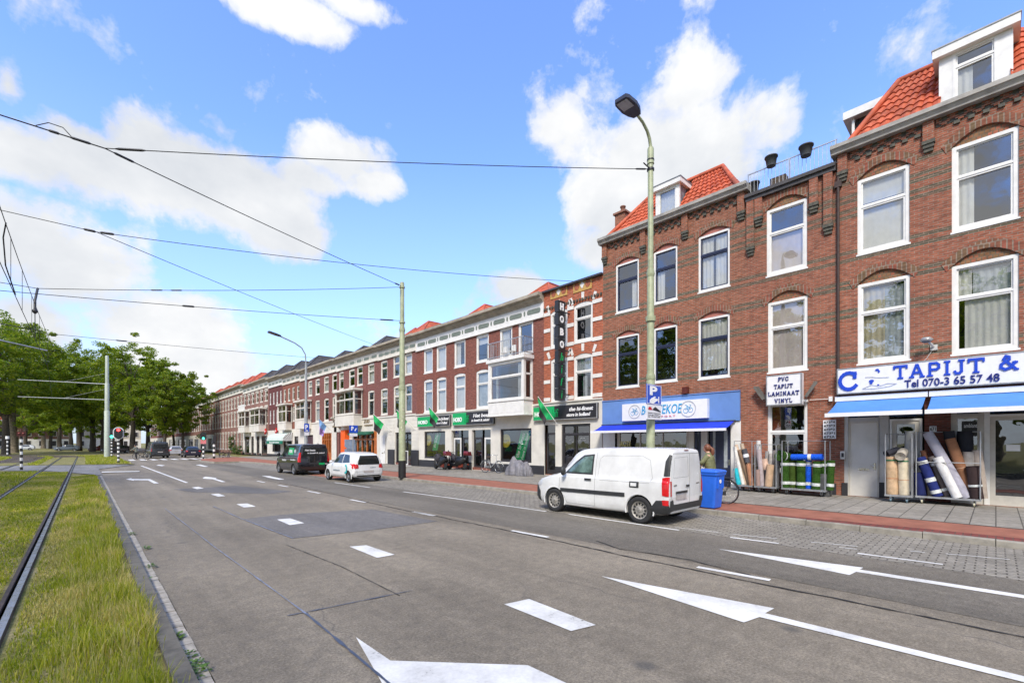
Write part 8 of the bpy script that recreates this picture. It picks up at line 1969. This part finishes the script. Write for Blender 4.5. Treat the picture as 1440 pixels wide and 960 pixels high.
# ------------------------------------------------------------------ people
def skin(verts, edges, radii, sub=2):
    me = bpy.data.meshes.new('s'); me.from_pydata(verts, edges, []); ob = bpy.data.objects.new('s', me); COL.objects.link(ob)
    md = ob.modifiers.new('k', 'SKIN'); md.use_smooth_shade = True
    for i, v in enumerate(me.skin_vertices[0].data):
        rr = radii[i]; v.radius = rr if isinstance(rr, tuple) else (rr, rr); v.use_root = i == 0
    s2 = ob.modifiers.new('u', 'SUBSURF'); s2.levels = sub; s2.render_levels = sub
    dg = bpy.context.evaluated_depsgraph_get(); out = bpy.data.meshes.new_from_object(ob.evaluated_get(dg)); bpy.data.objects.remove(ob)
    out.polygons.foreach_set('use_smooth', [True]*len(out.polygons)); return out
def person(loc, rz, label, J, skinc, top, legs, hair, ponytail=True, hh=1.7, group=None):
    """J: joints in metres for a 1.7 m figure facing +x; left is +y"""
    r = empty('person', loc, label, 'person', group, rz)
    V = [J['pelvis'], J['belly'], J['chest'], J['neck'], J['head0']]; E = [(0, 1), (1, 2), (2, 3), (3, 4)]; Rr = [(.15, .11), (.14, .105), (.17, .11), (.055, .055), (.06, .07)]
    for s in ('l', 'r'):
        k = len(V); V += [J['sh'+s], J['el'+s], J['wr'+s], J['ha'+s]]; E += [(2, k), (k, k+1), (k+1, k+2), (k+2, k+3)]; Rr += [.062, .047, .03, (.04, .022)]
        b = len(V)
        wr = Vector(J['wr'+s]); ha = Vector(J['ha'+s]); d = (ha-wr).normalized(); sd_ = Vector((0, 0, 1)).cross(d); sd_ = sd_.normalized() if sd_.length > .1 else Vector((0, 1, 0))
        for f in range(4):
            base = len(V); o_ = sd_*(.027-.018*f); p1 = ha+o_+d*.045; p2 = p1+d*(.035-.004*abs(f-1))+Vector((0, 0, -.02)); V += [tuple(p1), tuple(p2)]; E += [(k+3, base), (base, base+1)]; Rr += [.0095, .008]
        base = len(V); th = wr+d*.03+sd_*.045+Vector((0, 0, -.02)); V += [tuple(th), tuple(th+d*.03)]; E += [(k+2, base), (base, base+1)]; Rr += [.011, .009]
        k = len(V); V += [J['hip'+s], J['kn'+s], J['an'+s], J['to'+s]]; E += [(0, k), (k, k+1), (k+1, k+2), (k+2, k+3)]; Rr += [.085, .058, .04, (.045, .03)]
    me = skin([tuple(v) for v in V], E, Rr, 2); me.materials.append(skinc); part('body', me, None, r, world=False)
    h = Vector(J['head']); hm = MB().ball(tuple(h), .098, 18, 14, (1.0, .80, 1.22)); hm.ball((h.x+.098, h.y, h.z-.01), .018, 8, 6, (1, .7, 1.3)); hm.ball((h.x, h.y+.08, h.z), .025, 8, 6, (.7, .4, 1.2)); hm.ball((h.x, h.y-.08, h.z), .025, 8, 6, (.7, .4, 1.2))
    hd = part('head', hm, skinc, r, world=False)
    part('eye', MB().ball((h.x+.086, h.y+.032, h.z+.012), .011).ball((h.x+.086, h.y-.032, h.z+.012), .011), BLACKP, hd, world=False)
    part('mouth', MB().ball((h.x+.088, h.y, h.z-.05), .02, 8, 5, (.4, 1, .3)), M('lip', (.35, .1, .08), .5), hd, world=False)
    hr = MB().ball((h.x-.022, h.y, h.z+.025), .108, 16, 12, (.98, .9, 1.15))
    if ponytail: hr.tube([(h.x-.1, h.y, h.z+.04), (h.x-.17, h.y, h.z-.02), (h.x-.18, h.y+.01, h.z-.14), (h.x-.14, h.y+.01, h.z-.26)], [.045, .06, .055, .02], 10)
    part('hair', hr, hair, hd, world=False)
    # jacket: quilted rings around the torso, sleeves
    pe, ch = Vector(J['pelvis']), Vector(J['chest']); rings = []; n = 28
    for i in range(25):
        f = i/24; c0 = (pe-Vector((0, 0, .10))).lerp(Vector(J['neck'])+Vector((0, 0, .01)), f); q = 1+.045*abs(math.sin(f*math.pi*7))
        wy = (.205+.02*math.sin(f*3) if f < .8 else .205*(1-(f-.8)*3.1))*q; wx = (.15 if f < .8 else .15*(1-(f-.8)*2.6))*q
        rings.append([(c0.x+wx*math.cos(2*math.pi*k/n), c0.y+wy*math.sin(2*math.pi*k/n), c0.z) for k in range(n)])
    jk = MB().loft(rings); 
    for s in ('l', 'r'):
        a, b, c_ = Vector(J['sh'+s]), Vector(J['el'+s]), Vector(J['wr'+s]); P = [a.lerp(b, i/7) for i in range(8)]+[b.lerp(c_, i/6) for i in range(1, 7)]
        jk.tube(P, [(.085-.0022*i)*(1+.06*abs(math.sin(i*1.4))) for i in range(len(P))], 12)
    part('jacket', jk, top, r, world=False)
    tr = MB()
    for s in ('l', 'r'):
        a, b, c_ = Vector(J['hip'+s])+Vector((0, 0, .03)), Vector(J['kn'+s]), Vector(J['an'+s]); P = [a.lerp(b, i/5) for i in range(6)]+[b.lerp(c_, i/5) for i in range(1, 6)]
        tr.tube(P, [.105-.0052*i for i in range(len(P))], 12)
    part('trousers', tr, legs, r, world=False)
    sh = MB()
    for s in ('l', 'r'): c_, t_ = Vector(J['an'+s]), Vector(J['to'+s]); m_ = (c_+t_)/2; sh.ball((m_.x, m_.y, .045), .09, 10, 6, (1.55, .55, .55))
    part('shoes', sh, BLACKP, r, world=False)
    return r
J1 = dict(pelvis=(0, 0, .95), belly=(.02, 0, 1.08), chest=(.05, 0, 1.28), neck=(.08, 0, 1.47), head0=(.12, 0, 1.55), head=(.13, 0, 1.60),
          shl=(.05, .17, 1.39), ell=(.20, .26, 1.17), wrl=(.42, .2, 1.08), hal=(.49, .18, 1.07), shr=(.05, -.17, 1.39), elr=(.12, -.28, 1.14), wrr=(.32, -.24, 1.06), har=(.39, -.22, 1.05),
          hipl=(0, .09, .9), knl=(.03, .1, .5), anl=(-.02, .1, .1), tol=(.1, .11, .04), hipr=(0, -.09, .9), knr=(.08, -.1, .5), anr=(.05, -.1, .1), tor=(.17, -.11, .04))
SKIN = M('skin_tone', (.55, .32, .23), .55, var=.06)
person((14.05, 6.0, PV), R(98), 'woman in an olive quilted jacket with an auburn ponytail, standing behind the blue bin', J1, SKIN, M('olive_quilted', (.16, .165, .075), .6, var=.2, scale=7, bump=.3), M('dark_jeans', (.03, .035, .05), .8), M('auburn_hair', (.16, .055, .025), .5, var=.35, scale=30))
J2 = dict(J1); J2.update(ell=(.02, .25, 1.12), wrl=(.06, .24, .88), hal=(.07, .24, .80), elr=(.02, -.25, 1.12), wrr=(.06, -.24, .88), har=(.07, -.24, .80))
x_, y_ = 12.4, 33.5
person((x_, y_, PV), R(160), 'person in dark clothes standing beyond the black delivery van', J2, SKIN, M('black_coat', (.02, .02, .025), .8), M('dark_jeans', (.03, .035, .05), .8), M('black_hair', (.02, .017, .015), .6), False)
x_, y_ = G(192, 645.6)
person((x_, y_, 0), R(150), 'person in a grey coat walking a bicycle at the zebra crossing', J1, SKIN, M('grey_green_coat', (.16, .17, .14), .8), M('black_trousers', (.02, .02, .022), .8), M('black_hair', (.02, .017, .015), .6), False)
# ------------------------------------------------------------------ trees and shrubs
BARK = M('tree_bark', (.075, .062, .048), .95, var=.35, scale=7, bump=.8)
BARKP = M('plane_bark', (.17, .14, .10), .9, var=.45, scale=4, bump=.6)
LEAF = leafmat('tree_leaves', [(.06, .13, .010), (.15, .23, .014), (.26, .32, .022), (.10, .18, .012), (.36, .38, .045)], .5)
def leaf_mesh(name, cl, per, size, spread, seed, mat):
    rg = np.random.default_rng(seed); cl = np.array(cl); n = len(cl)*per
    c0 = np.repeat(cl[:, :3], per, 0); rad = np.repeat(cl[:, 3], per)
    d = rg.normal(size=(n, 3)); d /= np.linalg.norm(d, axis=1)[:, None]; rr = rad*rg.uniform(0, 1, n)**.45
    p = c0+d*rr[:, None]*np.array([1, 1, .62])
    a = rg.normal(size=(n, 3)); a[:, 2] *= .5; a /= np.linalg.norm(a, axis=1)[:, None]; b = np.cross(a, rg.normal(size=(n, 3))); b /= np.linalg.norm(b, axis=1)[:, None]
    s = size*rg.uniform(.6, 1.35, n)[:, None]
    V = np.stack([p-a*s*.5, p+b*s*.34+a*s*.02, p+a*s*.55, p-b*s*.34+a*s*.02], 1).astype(np.float32)
    me = bpy.data.meshes.new(name); me.vertices.add(n*4); me.vertices.foreach_set('co', V.ravel()); me.loops.add(n*4); me.loops.foreach_set('vertex_index', np.arange(n*4, dtype=np.int32))
    me.polygons.add(n); me.polygons.foreach_set('loop_start', np.arange(n, dtype=np.int32)*4); me.update(calc_edges=True); me.materials.append(mat); return me
def make_tree(seed, h, cr, bole, tr_, label, loc, group, nlimb=9, per=46, size=.30, rz=0, bark=BARK, squash=1.0):
    rnd = random.Random(seed); r = empty('street_tree', loc, label, 'tree', group, rz)
    tk = MB(); top = Vector((rnd.uniform(-.4, .4), rnd.uniform(-.4, .4), h*.78)); P = [Vector((0, 0, 0)), Vector((rnd.uniform(-.1, .1), .05, bole*.5)), Vector((rnd.uniform(-.2, .2), rnd.uniform(-.2, .2), bole)), Vector((top.x*.6, top.y*.6, (bole+top.z)/2)), top]
    tk.tube([P[0]-Vector((0, 0, .3)), P[0]+Vector((0, 0, .25))]+P[1:], [tr_*1.5, tr_*1.12, tr_, tr_*.82, tr_*.4, tr_*.1], 12)
    tips = []; zc = (h+bole*.7)/2; hz = (h-bole*.7)/2*squash
    for i in range(nlimb*2):
        a = i*2.4+rnd.uniform(-.4, .4); f = rnd.uniform(0, .85); st_ = P[2].lerp(P[4], f); e_ = rnd.uniform(.55, 1.0)
        zz = zc+hz*rnd.uniform(-.75, .9); k = math.sqrt(max(.05, 1-((zz-zc)/hz)**2)); rr = cr*k*e_
        tip = Vector((math.cos(a)*rr, math.sin(a)*rr, max(zz, st_.z-.8))); mid = st_.lerp(tip, .5)+Vector((0, 0, .5+.1*rr)); b_ = tr_*(.42-.22*f)
        tk.tube([st_, st_.lerp(mid, .5)+Vector((0, 0, .15)), mid, mid.lerp(tip, .6), tip], [b_, b_*.8, b_*.55, b_*.3, .02], 6); tips += [tip, mid.lerp(tip, .6)]
        for q in range(2):
            t2 = mid+Vector((rnd.uniform(-1, 1), rnd.uniform(-1, 1), rnd.uniform(.0, .9)))*cr*.3; tk.tube([mid, mid.lerp(t2, .5)+Vector((0, 0, .1)), t2], [b_*.35, b_*.22, .015], 5); tips.append(t2)
    part('trunk', tk, bark, r, world=False)
    cl = [(t_.x, t_.y, t_.z, rnd.uniform(.10, .19)*cr) for t_ in tips]
    for i in range(int(nlimb*17)):
        a = rnd.uniform(0, 6.283); u = rnd.uniform(-.95, 1); k = math.sqrt(1-u*u)
        e_ = rnd.uniform(.5, 1.02)**.6*(1+.10*math.sin(a*3+seed)+.06*math.sin(a*5+u*4)); rr = cr*k*e_; z = zc+hz*u*e_
        if z < bole*.5: z = bole*.5+rnd.uniform(0, 1.6)
        cl.append((math.cos(a)*rr, math.sin(a)*rr, z, rnd.uniform(.06, .16)*cr))
    part('crown', leaf_mesh('crown', cl, per, size, 1, seed, LEAF), None, r, world=False)
    return r
def gp(px, py): return (*G(px, py, .05), .05)
GRP = 'big trees of the avenue beyond the crossing'
T = [make_tree(11, 22.5, 8.2, 5.0, .48, 'big tree of the avenue whose trunk stands just left of the grey-green tram pole', gp(130, 634.9), GRP, 11, 120, .30),
     make_tree(12, 24, 9.0, 5.5, .62, 'big tree with the thickest trunk, near the left edge by the striped post', gp(19, 636.6), GRP, 12, 115, .32, bark=BARKP),
     make_tree(13, 21, 7.2, 4.6, .42, 'big tree leaning its crown over the waiting traffic', gp(186, 636.6), GRP, 10, 125, .29)]
SP = [(0, 8, 638.6, 'pale-barked big tree cut by the left edge of the picture', 40, 1.0), (0, 112, 633.6, 'big avenue tree, third trunk left of the grey-green pole', 80, .97), (2, 100, 632.6, 'big avenue tree, fourth trunk left of the grey-green pole', 200, 1.05), (0, 84, 631.8, 'big avenue tree near the middle of the tunnel of trunks', 150, 1),
      (2, 71, 630.8, 'avenue tree standing deeper, just left of the middle', 60, 1), (1, 61, 630.2, 'avenue tree deep under the crowns, with a slanting trunk', 10, .95), (2, 49, 630, 'avenue tree deep left, beside the pale parked car', 300, 1), (0, 36, 631.2, 'avenue tree right of the tram signal post', 220, .95),
      (2, 145, 635.2, 'tree standing right behind the grey-green tram pole', 120, .95), (0, 208, 633.3, 'crown rising behind the tall waiting van', 250, .93), (2, 170, 633.2, 'avenue tree behind the red traffic light', 20, 1.05), (1, 158, 631, 'farther avenue tree closing the gap behind the traffic lights', 90, 1.0)]
for i, px, py, lb, rz, sc_ in SP:
    r = dup(T[i], gp(px, py), R(rz), lb); r.scale = (sc_, sc_, sc_)
t4 = make_tree(21, 15.2, 5.0, 4.2, .24, 'slimmer tree between the silver car and the dark blue hatchback, rightmost crown', (*G(257, 637.2), 0), 'slimmer trees in the carriageway', 8, 120, .24)
r = dup(t4, (*G(232, 637.6), 0), R(140), 'slimmer tree rising behind the tall waiting van'); r.scale = (1.08, 1.08, 1.12)
r = dup(t4, (*G(244, 633.5), 0), R(250), 'slim tree farther off between the van and the silver car'); r.scale = (1.1, 1.1, 1.12)
r = dup(t4, (*G(272, 631.5), 0), R(30), 'slim distant tree over the roof of the dark blue hatchback'); r.scale = (1.05,)*3
tl_ = make_tree(31, 21.5, 8.0, 9, .5, 'nearer tree whose outer leaves enter at the upper left edge', (*G(-52, 640.8, .05), .05), GRP, 10, 100, .27)
for i, (x_, y_) in enumerate(((-17, 34), (-16, 24), (-17, 14), (-16, 4), (-17, -7), (-16, -18), (-28, 20), (-28, 0))):
    r = dup(T[i % 3], (x_, y_, 0), R(i*77), 'tree across the tram tracks, mirrored in the windows of the house row', 'trees across the tracks'); r.scale = (.72+.05*(i % 3),)*3
SHR = leafmat('shrub_leaves', [(.03, .08, .012), (.06, .12, .015), (.10, .17, .03)], .25)
def shrub(px, py, w, h, label, seed, x=17.9):
    y = FY(px, x); rnd = random.Random(seed); cl = [(rnd.uniform(-w, w)*.6, rnd.uniform(-w, w), rnd.uniform(.15, h*.85), rnd.uniform(.2, .35)) for _ in range(28)]
    r = empty('shrub', (x, y, PV), label, 'shrub', 'shrubs by the corner house')
    part('foliage', leaf_mesh('foliage', cl, 60, .12, 1, seed, SHR), None, r, world=False); part('stem', MB().tube([(0, 0, 0), (.05, .1, h*.5), (0, .2, h*.8)], [.05, .03, .01], 6), BARK, r, world=False)
shrub(334, 637, .9, 1.5, 'low round shrub against the many-windowed house, nearer the white bays', 5); shrub(325.5, 633, .5, 3.6, 'tall narrow shrub climbing between the windows behind the bicycle rack', 6, 18.3)
